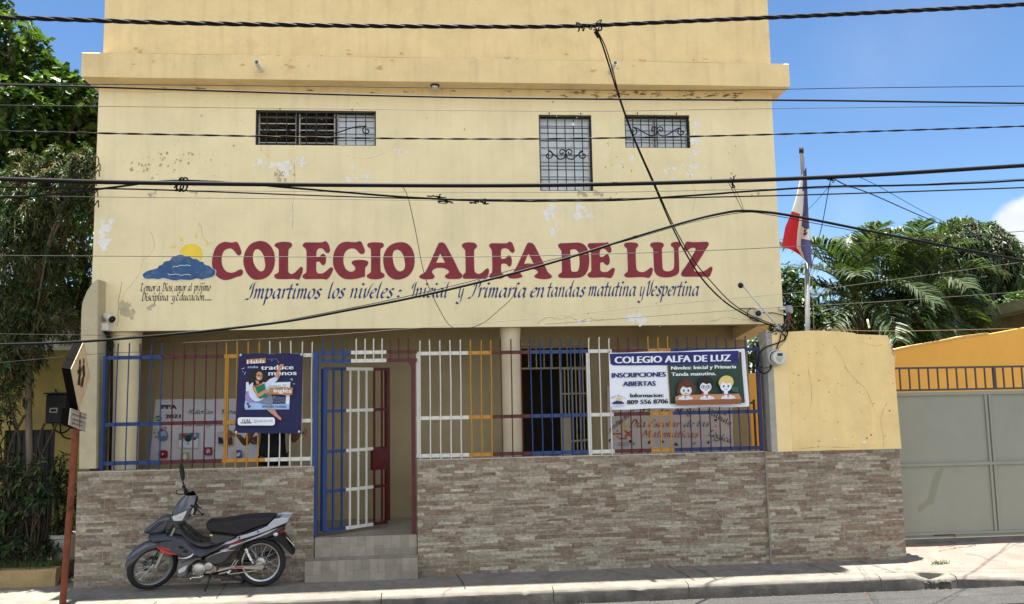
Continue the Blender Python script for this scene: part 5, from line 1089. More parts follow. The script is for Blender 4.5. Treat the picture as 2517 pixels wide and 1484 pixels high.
# ================================================================ OVERHEAD CABLES
def ext(pts, L=2.2):
    """carry a cable on past the picture on both sides, as the street line does"""
    return pts
def cable(name, label, pts, r, m_=None, y=-1.5, ys=None, n=6, twist=None, cat='cable', jitter=.0, parent=None, part=None):
    """pts are photo positions; y (or ys) the distance of the line in front of the wall"""
    W = [P(u, v, (ys[i] if ys else y)) for i, (u, v) in enumerate(pts)]
    W = [Vector(p) for p in smooth_loop([tuple(p) for p in W], 8, False)]
    b = MB()
    if twist:
        # resample evenly, then wind the strands
        L = [0]
        for i in range(1, len(W)): L.append(L[-1]+(W[i]-W[i-1]).length)
        tot = L[-1]; N = int(tot/.035); S_ = []; k = 0
        for i in range(N+1):
            d = tot*i/N
            while k < len(L)-2 and L[k+1] < d: k += 1
            S_.append(W[k].lerp(W[k+1], (d-L[k])/max(1e-6, L[k+1]-L[k])))
        for s in range(twist[0]):
            pa = []
            for i, p in enumerate(S_):
                a = 2*math.pi*(tot*i/N)/twist[2]+2*math.pi*s/twist[0]; t = (S_[min(i+1, N)]-S_[max(0, i-1)]).normalized(); nx = t.cross(Vector((0, 1, 0))).normalized(); ny = t.cross(nx)
                pa.append(p+nx*twist[1]*math.cos(a)+ny*twist[1]*math.sin(a))
            b.tube(pa, r, n)
    else:
        if jitter: W = [p+Vector((0, 0, jitter*noise.noise(Vector((p.x*3, r*1000, 0))))) for p in W]
        b.tube(W, r, n)
    o = b.build(part or name, m_ or M_RUB, parent, smooth=True)
    if not parent: tag(o, label, cat, 'cables strung along the street and into the building')
    return o
cable('twisted_cable', 'thick twisted black cable crossing highest over the upper storey', [(-400, 40), (-30, 42), (150, 47), (400, 55), (800, 62), (1200, 65), (1420, 63), (1700, 51), (2100, 33), (2540, 9), (2900, -16)], .0125, y=-1.55, twist=(3, .0125, .55), n=8)
cable('overhead_cable', 'very thin wire running just under the ledge above a thicker grey lit cable', [(-400, 200), (0, 205), (600, 210), (1200, 217), (1500, 221), (1800, 221), (2100, 216), (2540, 211), (2900, 205)], .0042, y=-1.4)
cable('overhead_cable', 'medium black cable with pale lit top passing under the ledge soffit', [(-400, 200), (0, 208), (250, 214), (800, 231), (1200, 240), (1600, 244), (1950, 246), (2200, 249), (2540, 254), (2900, 258)], .0105, y=-1.5)
cable('overhead_cable', 'hair thin wire crossing the tops of the upper windows', [(-400, 252), (0, 258), (700, 266), (1400, 273), (1800, 268), (2540, 259), (2900, 254)], .003, M_WIREG, y=-1.2)
cable('overhead_cable', 'lightly twisted cable crossing the lower panes of the left upper window', [(-400, 312), (0, 322), (400, 330), (900, 339), (1300, 341), (1700, 335), (2100, 324), (2540, 309), (2900, 296)], .0058, y=-1.5, twist=(2, .0052, .5))
cable('overhead_cable', 'thickest smooth black cable passing the foot of the tall window', [(-400, 432), (0, 440), (300, 448), (800, 454), (1300, 455), (1700, 447), (2100, 432), (2540, 405), (2900, 384)], .0225, y=-1.6, n=8)
cable('overhead_cable', 'sagging black cable dipping from the hanger knot below the thickest cable', [(-400, 496), (0, 485), (150, 476), (300, 457), (430, 444), (550, 447), (700, 460), (1000, 484), (1200, 493), (1500, 492), (1700, 480), (2000, 460), (2300, 453), (2540, 442), (2900, 426)], .0105, y=-1.55, jitter=.004)
cable('overhead_cable', 'plain black cable running parallel below the thickest cable across the flag', [(-400, 452), (0, 460), (300, 464), (500, 470), (800, 481), (1100, 489), (1400, 490), (1800, 483), (2100, 475), (2540, 460), (2900, 448)], .0078, y=-1.5)
cable('overhead_cable', 'fine wire between the two black cables under the thickest one', [(150, 462), (500, 468), (900, 471), (1200, 472), (1500, 472), (1800, 466), (2100, 460), (2540, 438), (2900, 420)], .0028, M_WIREG, y=-1.45)
cable('overhead_cable', 'fine wire lowest of the bundle starting at the bush', [(-200, 478), (270, 484), (700, 488), (1100, 492), (1500, 490)], .0030, M_WIREG, y=-1.45)
cable('overhead_cable', 'fine wire running across the middle of the maroon letters', [(-300, 626), (226, 629), (700, 631), (1150, 631), (1450, 625), (1700, 617), (1925, 607), (2200, 592), (2540, 566), (2900, 540)], .0040, M_WIREG, y=-.9)
cable('service_cable', 'thick black service cable climbing from lower left across the slogan to a tie', [(-300, 852), (-20, 847), (150, 842), (300, 832), (500, 814), (700, 790), (850, 763), (1000, 734), (1150, 700), (1300, 661), (1430, 623), (1560, 582), (1700, 541), (1780, 523), (1826, 518), (1900, 523), (2000, 540), (2200, 580), (2540, 645), (2900, 712)], .0145, y=-1.3)
cable('service_cable', 'thinner wire riding just beside the thick climbing service cable', [(640, 799), (850, 759), (1000, 728), (1150, 693), (1300, 652), (1430, 621), (1560, 586), (1700, 546), (1826, 522), (1900, 529), (2000, 548), (2200, 586), (2540, 650), (2900, 716)], .0042, y=-1.28)
drop = [(1465, 74), (1480, 108), (1500, 170), (1522, 240), (1560, 345), (1608, 455), (1650, 552), (1690, 630), (1730, 690), (1780, 740), (1830, 772), (1870, 790), (1905, 803)]
dy = [-1.55, -1.5, -1.38, -1.25, -1.05, -.82, -.6, -.42, -.28, -.14, -.04, 0.02, .02]
cable('service_drop', 'black drop cable slanting down from the twisted cable to the meter wall', drop, .0095, ys=dy)
cable('service_drop', 'thin companion wire of the slanting black drop cable', [(1467, 74), (1487, 112), (1506, 172), (1524, 240), (1562, 345), (1611, 455), (1656, 555), (1702, 635), (1748, 692), (1796, 742), (1840, 772), (1872, 786), (1900, 797)], .0062, ys=dy)
cable('loose_wire', 'loose thin wire hanging in a deep loop over the slogan', [(968, 455), (990, 460), (1004, 490), (1020, 560), (1045, 680), (1080, 760), (1110, 803), (1150, 806), (1190, 792), (1232, 757), (1258, 732), (1270, 700)], .0038, ys=[-1.5, -1.45, -1.4, -1.2, -.9, -.5, -.2, -.1, -.1, -.1, 0, .1], m_=M_WIREG)
cable('thin_wire', 'faint pale wire rising from the porch edge towards the palms, upper of two', [(450, 842), (760, 826), (1100, 800), (1340, 780), (1600, 752), (1925, 722), (2100, 700), (2540, 640)], .0026, C('wire_pale', 112, 108, 98, .5), y=-.4)
cable('thin_wire', 'faint pale wire rising from the porch edge past the camera, lower of two', [(1340, 797), (1500, 785), (1700, 770), (1925, 755), (2150, 742), (2540, 715)], .0026, C('wire_pale', 112, 108, 98, .5), y=-.3)
cable('thin_wire', 'thin dark wire drooping over the left end of the fence', [(-100, 900), (120, 880), (260, 868), (400, 862), (560, 845)], .0028, M_WIREG, y=-.3)
cable('thin_wire', 'thin dark wire running level past the wing wall under the camera', [(-200, 812), (0, 820), (200, 823), (400, 826), (560, 815)], .0028, M_WIREG, y=-.35)
cable('drop_wire', 'thin wire pair tied from the thick cable down to the service cable', [(1790, 448), (1800, 466), (1826, 518)], .0035, ys=[-1.58, -1.5, -1.3])
cable('drop_wire', 'short slack wire beside the tied pair', [(1794, 448), (1808, 468), (1822, 496), (1828, 520)], .0025, ys=[-1.58, -1.5, -1.4, -1.3])
cable('drop_wire', 'wire falling from the thick cable past the flag to the palms', [(2043, 440), (2038, 458), (2020, 555), (1998, 640), (1986, 690)], .0048, ys=[-1.55, -1.5, -.6, .6, 1.6])
cable('drop_wire', 'fine wire angling back from the thick cable to the flagpole', [(2043, 452), (2010, 490), (1970, 532)], .003, ys=[-1.5, -.2, 1.6])
cable('drop_wire', 'black wire sloping from the thick cable out over the mango tree', [(2045, 436), (2080, 455), (2140, 476), (2300, 545), (2400, 575), (2540, 602), (2800, 650)], .0058, ys=[-1.58, -1.5, -1.2, 0, 1, 2, 4])
cable('drop_wire', 'fine wire crossing the sky from the thick cable above the mango', [(2110, 434), (2160, 458), (2290, 530), (2440, 600), (2540, 640)], .0032, ys=[-1.58, -1.3, 0, 1, 2])
cable('thin_wire', 'pale line running along the top of the ochre house wall', [(2060, 812), (2240, 813), (2540, 806), (2800, 800)], .004, C('wire_cream', 140, 118, 82, .6), y=1.2)
def clump(name, label, u, v, y, n, s, seed, m_=M_RUB, cat='cable tie'):
    rr_ = random.Random(seed); b = MB(); c = P(u, v, y)
    for _ in range(n):
        p = [c+Vector((rr_.gauss(0, s[0]), rr_.gauss(0, .012), rr_.gauss(0, s[1])))]
        for k in range(4): p.append(p[-1]+Vector((rr_.gauss(0, s[0]*.6), rr_.gauss(0, .01), rr_.gauss(0, s[1]*.6))))
        b.tube(smooth_loop([tuple(q) for q in p], 3, False), rr_.uniform(.004, .009), 5)
    return tag(b.build(name, m_, smooth=True), label, cat)
clump('cable_splice', 'black taped splice knot on the twisted cable', 1430, 64, -1.56, 7, (.035, .02), 1)
clump('cable_splice', 'black connector where the drop cable leaves the twisted cable', 1462, 68, -1.56, 9, (.03, .025), 2)
b = MB(); b.tube([tuple(P(u, v, -1.56)) for u, v in smooth_loop([(1462, 66), (1466, 55), (1478, 48), (1476, 54), (1464, 62)], 4, False)], .006, 6); b.tube([tuple(P(1462, 76, -1.54)), tuple(P(1472, 92, -1.52))], [.016, .019], 8); tag(b.build('cable_clamp', M_RUB, smooth=True), 'black wedge clamp with a wire loop at the head of the drop cable', 'clamp')
b = MB()
for off in (0, 9): b.tube([tuple(P(u+off, v, -1.6)) for u, v in smooth_loop([(432, 470), (438, 448), (444, 437), (452, 440), (450, 462), (442, 470), (436, 464)], 4, False)], .0085, 6)
b.tube([tuple(P(u, v, -1.6)) for u, v in ((428, 462), (445, 440), (462, 460))], .008, 6); tag(b.build('cable_hanger', M_RUB, smooth=True), 'black looped hanger knot on the thickest cable at left', 'hanger')
for i, (u, v) in enumerate(((1070, 485), (1105, 497), (1185, 499))): clump('torn_tape', ['ragged black tape rag higher on the sagging cable bundle', 'ragged black tape scrap in the middle of the sagging cable bundle', 'ragged black tape scrap at the right of the sagging cable bundle'][i], u, v, -1.53, 5, (.05, .010), 20+i, cat='tape')
clump('wire_tie', 'tangled wire ends twisted round the thick cable near the roof corner', 1796, 445, -1.62, 5, (.016, .03), 31)
clump('wire_tie', 'small splice with wire ends on the thick cable beside the flag', 2046, 440, -1.62, 5, (.016, .02), 32)

# ================================================================ CAMERAS, METERS AND SMALL FITTINGS
def bullet(label, u, v, y, direction, L=.13, r=.036):
    p = P(u, v, y); t = Vector(direction).normalized(); a = t.cross(Vector((0, 0, 1))).normalized(); c = t.cross(a).normalized(); a = c.cross(t)
    th = thing('security_camera', tuple(p), label, 'camera')
    b = MB(); b.lathe([(.0, -L*.5), (r*.85, -L*.5), (r, -L*.3), (r, L*.42)], p, (a, c, t), 18); b.build('housing', M_WHT, th, smooth=True, angle=40)
    b = MB(); b.lathe([(r, L*.42), (r*1.02, L*.5), (r*.8, L*.53), (r*.74, L*.47), (.0, L*.47)], p, (a, c, t), 18); b.build('lens_ring', M_BLK, th, smooth=True, angle=40)
    b = MB(); b.lathe([(.0, L*.50), (r*.4, L*.475)], p, (a, c, t), 12); b.build('lens', mat('lens_glass', (.02, .02, .03), .08, spec=.8), th, smooth=True)
    return th, p
th, p = bullet('white bullet camera on the left wing wall above a junction box', 267, 780, .14, (.72, -.5, -.36), .15, .04)
b = MB(); b.tube([tuple(p+Vector((-.06, .03, .03))), tuple(p+Vector((-.07, .10, .0)))], .014, 8); b.build('bracket', M_WHT, th, smooth=True)
p = P(258, 803, .16); t = thing('junction_box', tuple(p), 'small white junction box with cable under the left camera', 'junction box')
b = MB(); b.bbox(p.x-.048, p.x+.048, .13, .25, p.z-.048, p.z+.048, .008); b.build('box', M_WHT, t); b = MB(); b.lathe([(.0, -.006), (.024, -.004), (.026, 0)], (p.x, .13, p.z), 'y', 16); b.build('lid', M_PVC, t)
b = MB(); b.tube([tuple(P(u, v, yy)) for u, v, yy in ((258, 812, .2), (262, 822, .2), (272, 838, .2), (275, 860, .19), (274, 1000, .19), (270, 1160, .19))], .016, 8); b.tube([tuple(P(u, v, .2)) for u, v in ((266, 826), (264, 850), (275, 866), (280, 850), (274, 832))], .008, 6); tag(b.build('black_conduit', M_RUB, smooth=True), 'black cable running down the wing wall behind the blue fence post', 'cable')
for i, v in enumerate((937, 1057+0)):
    b = MB(); q = P(246, v, .08); b.tube([tuple(q+Vector((-.06, .04, 0))), tuple(q+Vector((.0, 0, 0)))], .012, 8); tag(b.build('fence_anchor', M_TAN, smooth=True), ['short iron anchor fixing the top of the blue post to the wing wall', 'short iron anchor fixing the middle of the blue post to the wing wall'][i], 'anchor')
# white wedge camera at right, eyeball camera on the conduit pole
zc_ = ZC(2120, 820, 4.9467)
p = P(*zc_(640, 545), F-.02); t = thing('security_camera', (p.x, F, p.z), 'white wedge shaped camera on the facade near the right corner', 'camera')
b = MB(); W_ = [P(*zc_(*q), F-.09) for q in ((615, 470), (640, 455), (690, 500), (692, 600), (680, 612), (620, 608), (585, 580))]; b.prism([(q.x, q.z) for q in W_], F-.10, F-.002, .012); b.build('housing', M_WHT, t)
c0 = P(*zc_(622, 535), F-.10); b = MB(); b.lathe([(.034, 0), (.036, -.02), (.030, -.03), (.012, -.036), (.0, -.036)], (c0.x, F-.10, c0.z), 'y', 18); b.build('lens', M_BLK, t, smooth=True, angle=40)
b = MB(); b.tube([tuple(P(*zc_(x, y), F-.03)) for x, y in smooth_loop([(340, 470), (420, 462), (500, 460), (560, 462), (610, 480)], 3, False)], .005, 5); b.tube([tuple(P(*zc_(x, y), F-.03)) for x, y in smooth_loop([(520, 460), (475, 500), (470, 550), (500, 600), (560, 640), (640, 655)], 3, False)], .006, 5); b.tube([tuple(P(*zc_(x, y), F-.03)) for x, y in smooth_loop([(690, 522), (760, 530), (840, 528), (920, 545), (1020, 566)], 3, False)], .006, 5); b.build('lead', M_RUB, t, smooth=True)
pa, pb_ = P(*zc_(390, 118), -.18), P(*zc_(970, 790), -.03); t = thing('camera_pole', tuple(pb_), 'slim white pole leaning from the meter wall with a small eyeball camera on top', 'pole camera')
b = MB(); b.tube([tuple(pb_), tuple(pa)], .0125, 10); b.build('pole', M_WHT, t, smooth=True)
b = MB(); c0 = pa+Vector((-.03, -.03, -.01)); b.lathe([(.0, .036), (.024, .028), (.035, .0), (.024, -.028), (.0, -.036)], c0, 'y', 16); b.build('camera_head', M_BLK, t, smooth=True)
b = MB(); c1 = pa+Vector((-.012, -.02, .012)); b.lathe([(.0, .03), (.02, .022), (.03, .0), (.02, -.022), (.0, -.03)], c1, 'z', 14); b.build('mount', M_WHT, t, smooth=True)
# grey photocell lamp with service head on the corner
p = P(*zc_(1078, 478), .2); t = thing('weathercap', tuple(p), 'grey domed weather cap with frayed rusty wires at the building corner', 'weather cap')
b = MB(); b.lathe([(.0, .055), (.03, .05), (.045, .03), (.048, -.02), (.038, -.05), (.0, -.055)], p, 'z', 18); b.build('dome', C('grey_plastic', 150, 150, 160, .5), t, smooth=True)
b = MB(); b.box(p.x-.12, p.x-.03, p.y, p.y+.05, p.z, p.z+.04); b.build('arm', M_WHT, t)
b = MB(); rr_ = random.Random(5)
for pts in ([(1060, 520), (1050, 600), (1020, 680), (1010, 760)], [(1090, 520), (1100, 600), (1150, 650), (1180, 640)], [(1060, 520), (1080, 600), (1070, 690), (1060, 780), (1050, 830)], [(1075, 520), (1060, 620), (1090, 680), (1160, 780)]): b.tube([tuple(P(*zc_(x, y), .1)) for x, y in smooth_loop(pts, 4, False)], rr_.uniform(.006, .012), 6)
b.build('wires', C('rusty_wire', 92, 54, 42, .7), t, smooth=True)
# wire tangle on the wall top
b = MB(); rr_ = random.Random(8)
for k in range(26):
    x, y = 760+rr_.random()*250, 730+rr_.random()*90; pts = [(x, y)]
    for j in range(4): x += rr_.uniform(-40, 50); y += rr_.uniform(-26, 28); pts.append((x, y))
    b.mat(rr_.choice([M_RUB, M_WIREG, M_WIREG, C('wire_pale', 112, 108, 98, .5)])); b.tube([tuple(P(*zc_(q[0], q[1]), rr_.uniform(-.06, .02))) for q in smooth_loop(pts, 3, False)], rr_.uniform(.003, .007), 5)
tag(b.build('wire_tangle', None, smooth=True), 'grey tangle of stripped wire ends on top of the meter wall', 'wires')
# round electricity meter
p = P(*zc_(868, 1185), -.045); t = thing('electricity_meter', (p.x, p.y, p.z), 'round grey electricity meter on the yellow wall beside the fence', 'meter')
r = .105; M_MET = C('meter_grey', 168, 168, 160, .4, var=.06, scale=20)
b = MB(); b.lathe([(.0, 0), (r, 0), (r, -.03), (r*.95, -.05), (r*.80, -.055)], p, 'y', 32); b.build('base', M_MET, t, smooth=True, angle=40)
b = MB(); b.lathe([(r*.80, -.055), (r*.80, -.105), (r*.74, -.118), (.0, -.122)], p+Vector((.012, 0, -.004)), 'y', 32); b.build('cover', C('meter_glass', 196, 196, 190, .25), t, smooth=True, angle=40)
b = MB(); y = p.y-.1235; b.mat(C('meter_screen', 40, 44, 44, .3)); b.flat([[(p.x-.015, p.z+.015), (p.x+.05, p.z+.015), (p.x+.05, p.z+.05), (p.x-.015, p.z+.05)]], y); b.mat(C('meter_text', 110, 110, 108, .5)); 
for k in range(5): zz = p.z-.0-.014*k; b.flat([[(p.x-.04+.006*k, zz), (p.x+.058-.008*k, zz), (p.x+.058-.008*k, zz+.004), (p.x-.04+.006*k, zz+.004)]], y)
b.build('display', None, t)
b = MB()
for pts, rr0 in (([(960, 840), (945, 920), (910, 1010), (885, 1085)], .008), ([(960, 800), (1000, 850), (1030, 900), (960, 950), (850, 990), (740, 1030), (660, 1100), (628, 1180), (615, 1280), (625, 1350), (670, 1400), (730, 1412), (790, 1370), (820, 1300)], .0085), ([(1060, 780), (1050, 850), (1010, 905)], .0085), ([(815, 1290), (780, 1325), (720, 1338)], .005), ([(640, 1180), (630, 1300), (690, 1330)], .004)): b.tube([tuple(P(*zc_(x, y), -.06)) for x, y in smooth_loop(pts, 5, False)], rr0, 6)
b.build('leads', M_RUB, t, smooth=True)
b = MB()
for pts in ([(880, 760), (830, 820), (750, 910), (690, 990), (655, 1060)], [(1030, 930), (970, 990), (900, 1080)]): b.tube([tuple(P(*zc_(x, y), -.05)) for x, y in smooth_loop(pts, 5, False)], .004, 5)
b.build('bare_wires', C('bare_wire', 170, 150, 110, .5), t, smooth=True)
# stubs on top of the meter wall
b = MB(); q = P(2192-55, 806, .05); b.tube([tuple(q), tuple(q+Vector((-.02, 0, .11)))], .012, 8); tag(b.build('pipe_stub', M_PVC, smooth=True), 'white pipe stub standing on top of the yellow wall', 'pipe')
b = MB()
for k in range(40):
    u = rnd.uniform(2000, 2110); q = P(u, 812, rnd.uniform(-.01, .12)); b.tube([tuple(q), tuple(q+Vector((rnd.gauss(0, .05), rnd.gauss(0, .02), rnd.uniform(.0, .06))))], .003, 4)
tag(b.build('dry_twigs', C('twig', 70, 56, 40, .9)), 'dry twigs and wire scraps littering the top of the yellow wall', 'twigs', kind='stuff')

# ================================================================ FLAGPOLE
fy = 2.0
fp = thing('flagpole', tuple(P(1986, 830, fy)), 'tall weathered flagpole rising behind the right corner of the school', 'flagpole')
b = MB(); b.tube([tuple(P(1987, 1100, fy)), tuple(P(1984, 640, fy))], .034, 12); b.build('lower_pole', C('pole_grey', 120, 122, 124, .6, var=.15, scale=10), fp, smooth=True)
b = MB(); b.tube([tuple(P(1984, 645, fy)), tuple(P(1970, 372, fy))], [.028, .024], 10); b.tube([tuple(P(1970, 376, fy)), tuple(P(1969.5, 363, fy))], .034, 10); b.build('upper_pole', C('pole_wood', 50, 41, 34, .8, var=.3, scale=20), fp, smooth=True)
b = MB(); b.tube([tuple(P(2001, 830, fy-.05)), tuple(P(1995, 640, fy-.05)), tuple(P(1976, 385, fy-.03))], .004, 5); b.build('halyard', C('rope', 160, 150, 130, .8), fp)
rows = [((1967, 438), (1982, 410)), ((1955, 490), (1986, 500)), ((1942, 530), (1988, 545)), ((1930, 558), (1991, 575)), ((1921, 606), (1994, 610)), ((1944, 613), (1995, 640)), ((1966, 625), (1996, 660))]
M_FR, M_FW, M_FB = C('flag_red', 196, 30, 40, .7), C('flag_white', 222, 216, 208, .7), C('flag_blue', 84, 84, 132, .7)
def fpt(s, t):
    k = t*(len(rows)-1); i = min(int(k), len(rows)-2); f = k-i
    a = Vector(rows[i][0]).lerp(Vector(rows[i+1][0]), f); c = Vector(rows[i][1]).lerp(Vector(rows[i+1][1]), f); q = a.lerp(c, s)
    return P(q.x, q.y, fy-.05-.06*math.sin(s*7+t*3)*(.3+t))
b = MB(); nx, ny = 14, 28
b.v = [tuple(fpt(i/nx, j/ny)) for j in range(ny+1) for i in range(nx+1)]
for j in range(ny):
    for i in range(nx):
        s, t = (i+.5)/nx, (j+.5)/ny; z_ = t-.25*s
        if t < .10: m_ = M_FB if s > .5 else M_FW
        elif s > .62: m_ = M_FB if (t < .42 or t > .56) else M_FW
        elif s > .5: m_ = M_FW
        else: m_ = M_FR if (.27 < t < .93 and s < .5) else M_FW
        if t > .86 and s > .6: m_ = M_FB
        b.mat(m_); a = j*(nx+1)+i; b.face([a, a+nx+1, a+nx+2, a+1])
fl_ = tag(b.build('flag', None, smooth=True), 'red, white and blue national flag hanging limp from the pole', 'flag')
b = MB(); rr_ = random.Random(3)
for k in range(9):
    c = fpt(.70, .43); c = c+Vector((rr_.gauss(0, .03), -.08, rr_.gauss(0, .06))); b.mat(rr_.choice([C('crest_green', 40, 70, 50, .7), C('crest_red', 130, 30, 34, .7), C('crest_dark', 40, 40, 60, .7)])); r = rr_.uniform(.012, .028); b.lathe([(.0, -.004), (r, -.002), (r, 0)], c, 'y', 7)
b.build('crest', None, fl_)

# ================================================================ SCHOOL CROSSING SIGN
sy_ = -.55
sg = thing('crossing_sign', tuple(G(155, 1484, 0)), 'old diamond school crossing sign with a worn plate on a leaning rusty pole', 'road sign')
base = G(154, 1484, 0); by_ = base.y
zs = ZC(170, 980, 4.7882)
b = MB(); pt_ = P(*zs(285, 1150), by_+.02); b.lathe([(.033, 0), (.033, (pt_-base).length)], base, ((pt_-base).cross(Vector((0, 1, 0))).normalized(), Vector((0, 1, 0)), (pt_-base).normalized()), 14); b.build('pole', M_RUST, sg, smooth=True)
zp = lambda x, y, d: P(*zs(x, y), by_+d)
# the box sign faces right of the camera: front face traced, sides go back to the left
def boxsign(front, back, mf, name, rim):
    b = MB(); n = len(front); b.mat(M_DARK); b.v = [tuple(p) for p in front]+[tuple(p) for p in back]
    for i in range(n): j = (i+1) % n; b.face([i, n+i, n+j, j])
    b.face(list(range(n, 2*n))[::-1]); o = b.build(name, None, sg)
    c = sum(front, Vector())/n; b = MB(); fr = [c+(p-c)*1.0 for p in front]; nrm = (front[1]-front[0]).cross(front[2]-front[0]).normalized()
    if nrm.dot(CAM-c) < 0: nrm = -nrm
    b.add([p+nrm*.001 for p in fr], [tuple(range(n))]); b.build(name.split('_')[0]+'_face', mf, sg)
    b = MB()
    for i in range(n): b.tube([fr[i]+nrm*.002, fr[(i+1) % n]+nrm*.002], rim, 5)
    b.build(name.split('_')[0]+'_rim', C('sign_rim', 190, 174, 150, .6), sg); return c, nrm
dX = Vector((-.138, .985, 0))                               # the face's horizontal axis
fl0 = zp(190, 540, -.40)
def face_pt(x, y):
    """point of the sign face plane seen at that place"""
    d = ray(*zs(x, y)); nn = Vector((dX.y, -dX.x, 0)); t = (fl0-CAM).dot(nn)/d.dot(nn); return CAM+d*t
M_SIGN = C('sign_face', 232, 202, 154, .55, var=.08, scale=8, dirt=(srgb(176, 134, 88), .6, 14))
fr = [face_pt(368, 150), face_pt(190, 540), face_pt(303, 1125), face_pt(458, 668)]
bk = [f+Vector((-.085, -.012, .012)) for f in fr]
dc, dn = boxsign(fr, bk, M_SIGN, 'diamond_box', .004)
b = MB(); m_ = C('sign_black', 44, 36, 32, .6)
def figp(pts):
    i0 = len(b.v); b.v.extend([tuple(face_pt(*p)+dn*.005) for p in pts])
    for t in tessellate_polygon([[Vector((p[0], p[1], 0)) for p in pts]]): b.face([i0+i for i in t])
for pts in ([(305, 420), (318, 402), (328, 425), (326, 480), (315, 492), (304, 470)], [(306, 492), (326, 492), (330, 560), (320, 600), (300, 605), (298, 545)], [(278, 555), (312, 545), (318, 600), (282, 608)], [(300, 605), (316, 600), (296, 770), (280, 768)], [(312, 600), (326, 605), (318, 775), (302, 770)], [(322, 575), (358, 490), (364, 500), (330, 590)],
            [(364, 395), (376, 392), (380, 440), (374, 470), (362, 460)], [(356, 480), (378, 475), (386, 600), (386, 650), (360, 660), (352, 590)], [(346, 655), (364, 650), (338, 790), (322, 786)], [(360, 655), (372, 655), (356, 803), (342, 798)], [(318, 590), (326, 560), (332, 632), (326, 632)]): figp(pts)
b.mat(m_); b.mi = [0]*len(b.f); b.build('walking_figures', None, sg)
b = MB(); b.mat(C('chipped_white', 214, 206, 190, .7)); rr_ = random.Random(6)
for k in range(46):
    x, y = rr_.gauss(350, 34), rr_.gauss(840, 90)
    if y > 1050 or x > 430-(y-668)*.25: continue
    r = rr_.uniform(3, 9); figp([(x-r, y), (x, y-r*1.4), (x+r, y), (x, y+r)])
b.mi = [0]*len(b.f); b.build('chipped_paint', None, sg)
fl0 = zp(180, 1230, -.33)
fr = [face_pt(185, 1105), face_pt(160, 1325), face_pt(388, 1425), face_pt(408, 1185)]
boxsign(fr, [f+Vector((-.09, -.012, .012)) for f in fr], C('plate_face', 196, 186, 168, .6, var=.1, scale=10, dirt=(srgb(84, 62, 44), .95, 11)), 'plate_box', .007)
b = MB(); m_ = C('plate_ink', 60, 70, 60, .7); b.mat(m_)
for (yy, x0, x1) in ((1165, 205, 385), (1235, 215, 360), (1290, 200, 340)):
    x = x0
    while x < x1: w = rr_.uniform(5, 13); figp([(x, yy+(x-200)*.30), (x+w*.7, yy+(x-200)*.30+2), (x+w*.7, yy+30+(x-200)*.30), (x, yy+28+(x-200)*.30)]); x += w+8
b.mi = [0]*len(b.f); b.build('worn_lettering', None, sg)
# ================================================================ VEGETATION
def leafmat(name, r, g, b_, isl=.45, tr=.28, rough=.45, var=None):
    return mat(name, (r*.8, g*.8, b_*.8), rough, island=isl, trans=tr, spec=.4)
L_ALM, L_ALMD, L_ALMY = leafmat('almond_leaf', .085, .15, .03, rough=.33), leafmat('almond_leaf_dark', .04, .085, .022, tr=.2, rough=.33), leafmat('almond_leaf_young', .17, .26, .045, rough=.33)
L_OLV, L_OLVB, L_OLVY = leafmat('willow_leaf', .06, .08, .027, rough=.55), leafmat('willow_bloom', .14, .095, .035, tr=.2, rough=.6), leafmat('willow_leaf_pale', .12, .135, .045, rough=.55)
L_SHR, L_SHRD = leafmat('shrub_leaf', .06, .105, .03), leafmat('shrub_leaf_dark', .02, .035, .014)
L_PALM, L_PALMD, L_PALMY = leafmat('palm_leaf', .085, .135, .045, isl=.5, rough=.5), leafmat('palm_leaf_dark', .05, .085, .032, isl=.5, rough=.5), leafmat('palm_leaf_yellow', .14, .15, .05)
L_MAN, L_MAND, L_MANB = leafmat('mango_leaf', .05, .08, .03, rough=.7), leafmat('mango_leaf_dark', .03, .052, .022, tr=.12), leafmat('mango_bloom', .18, .11, .07)
L_VINE = leafmat('vine_leaf', .08, .15, .03)
M_BARK = mat('bark', srgb(104, 92, 78), .95, var=.3, scale=14, bump=.8, bscale=30, stretch=(1, 1, .3), spec=.15)
M_BARKD = mat('bark_dark', srgb(66, 58, 48), .95, var=.3, scale=14, bump=.8, bscale=30, spec=.15)
def rnd_dir(r): 
    while 1:
        v = Vector((r.uniform(-1, 1), r.uniform(-1, 1), r.uniform(-1, 1)))
        if .05 < v.length < 1: return v.normalized()
def leaf(b, p, d, L, w, r, droop=.15, fold=.12, shape='ov'):
    d = d.normalized(); s = d.cross(Vector((r.gauss(0, .35), r.gauss(0, .35), 1))); 
    if s.length < .05: s = d.cross(Vector((1, 0, 0)))
    s.normalize(); n = s.cross(d)
    if shape == 'ov': pr = ((.25, .22), (.72, .5))
    elif shape == 'nar': pr = ((.28, .42), (.68, .36))
    m1, m2 = p+d*L*.45-n*fold*w, p+d*L*.8-Vector((0, 0, droop*L*.35))-n*fold*w*.6
    tip = p+d*L-Vector((0, 0, droop*L))
    a1, a2 = p+d*L*pr[0][0], p+d*L*pr[1][0]-Vector((0, 0, droop*L*.4))
    i = len(b.v); b.v += [tuple(q) for q in (p, a1+s*w*pr[0][1], a2+s*w*pr[1][1], tip, a2-s*w*pr[1][1], a1-s*w*pr[0][1], m1)]
    b.face([i, i+6, i+2, i+1]); b.face([i+6, i+3, i+2]); b.face([i, i+5, i+4, i+6]); b.face([i+6, i+4, i+3])
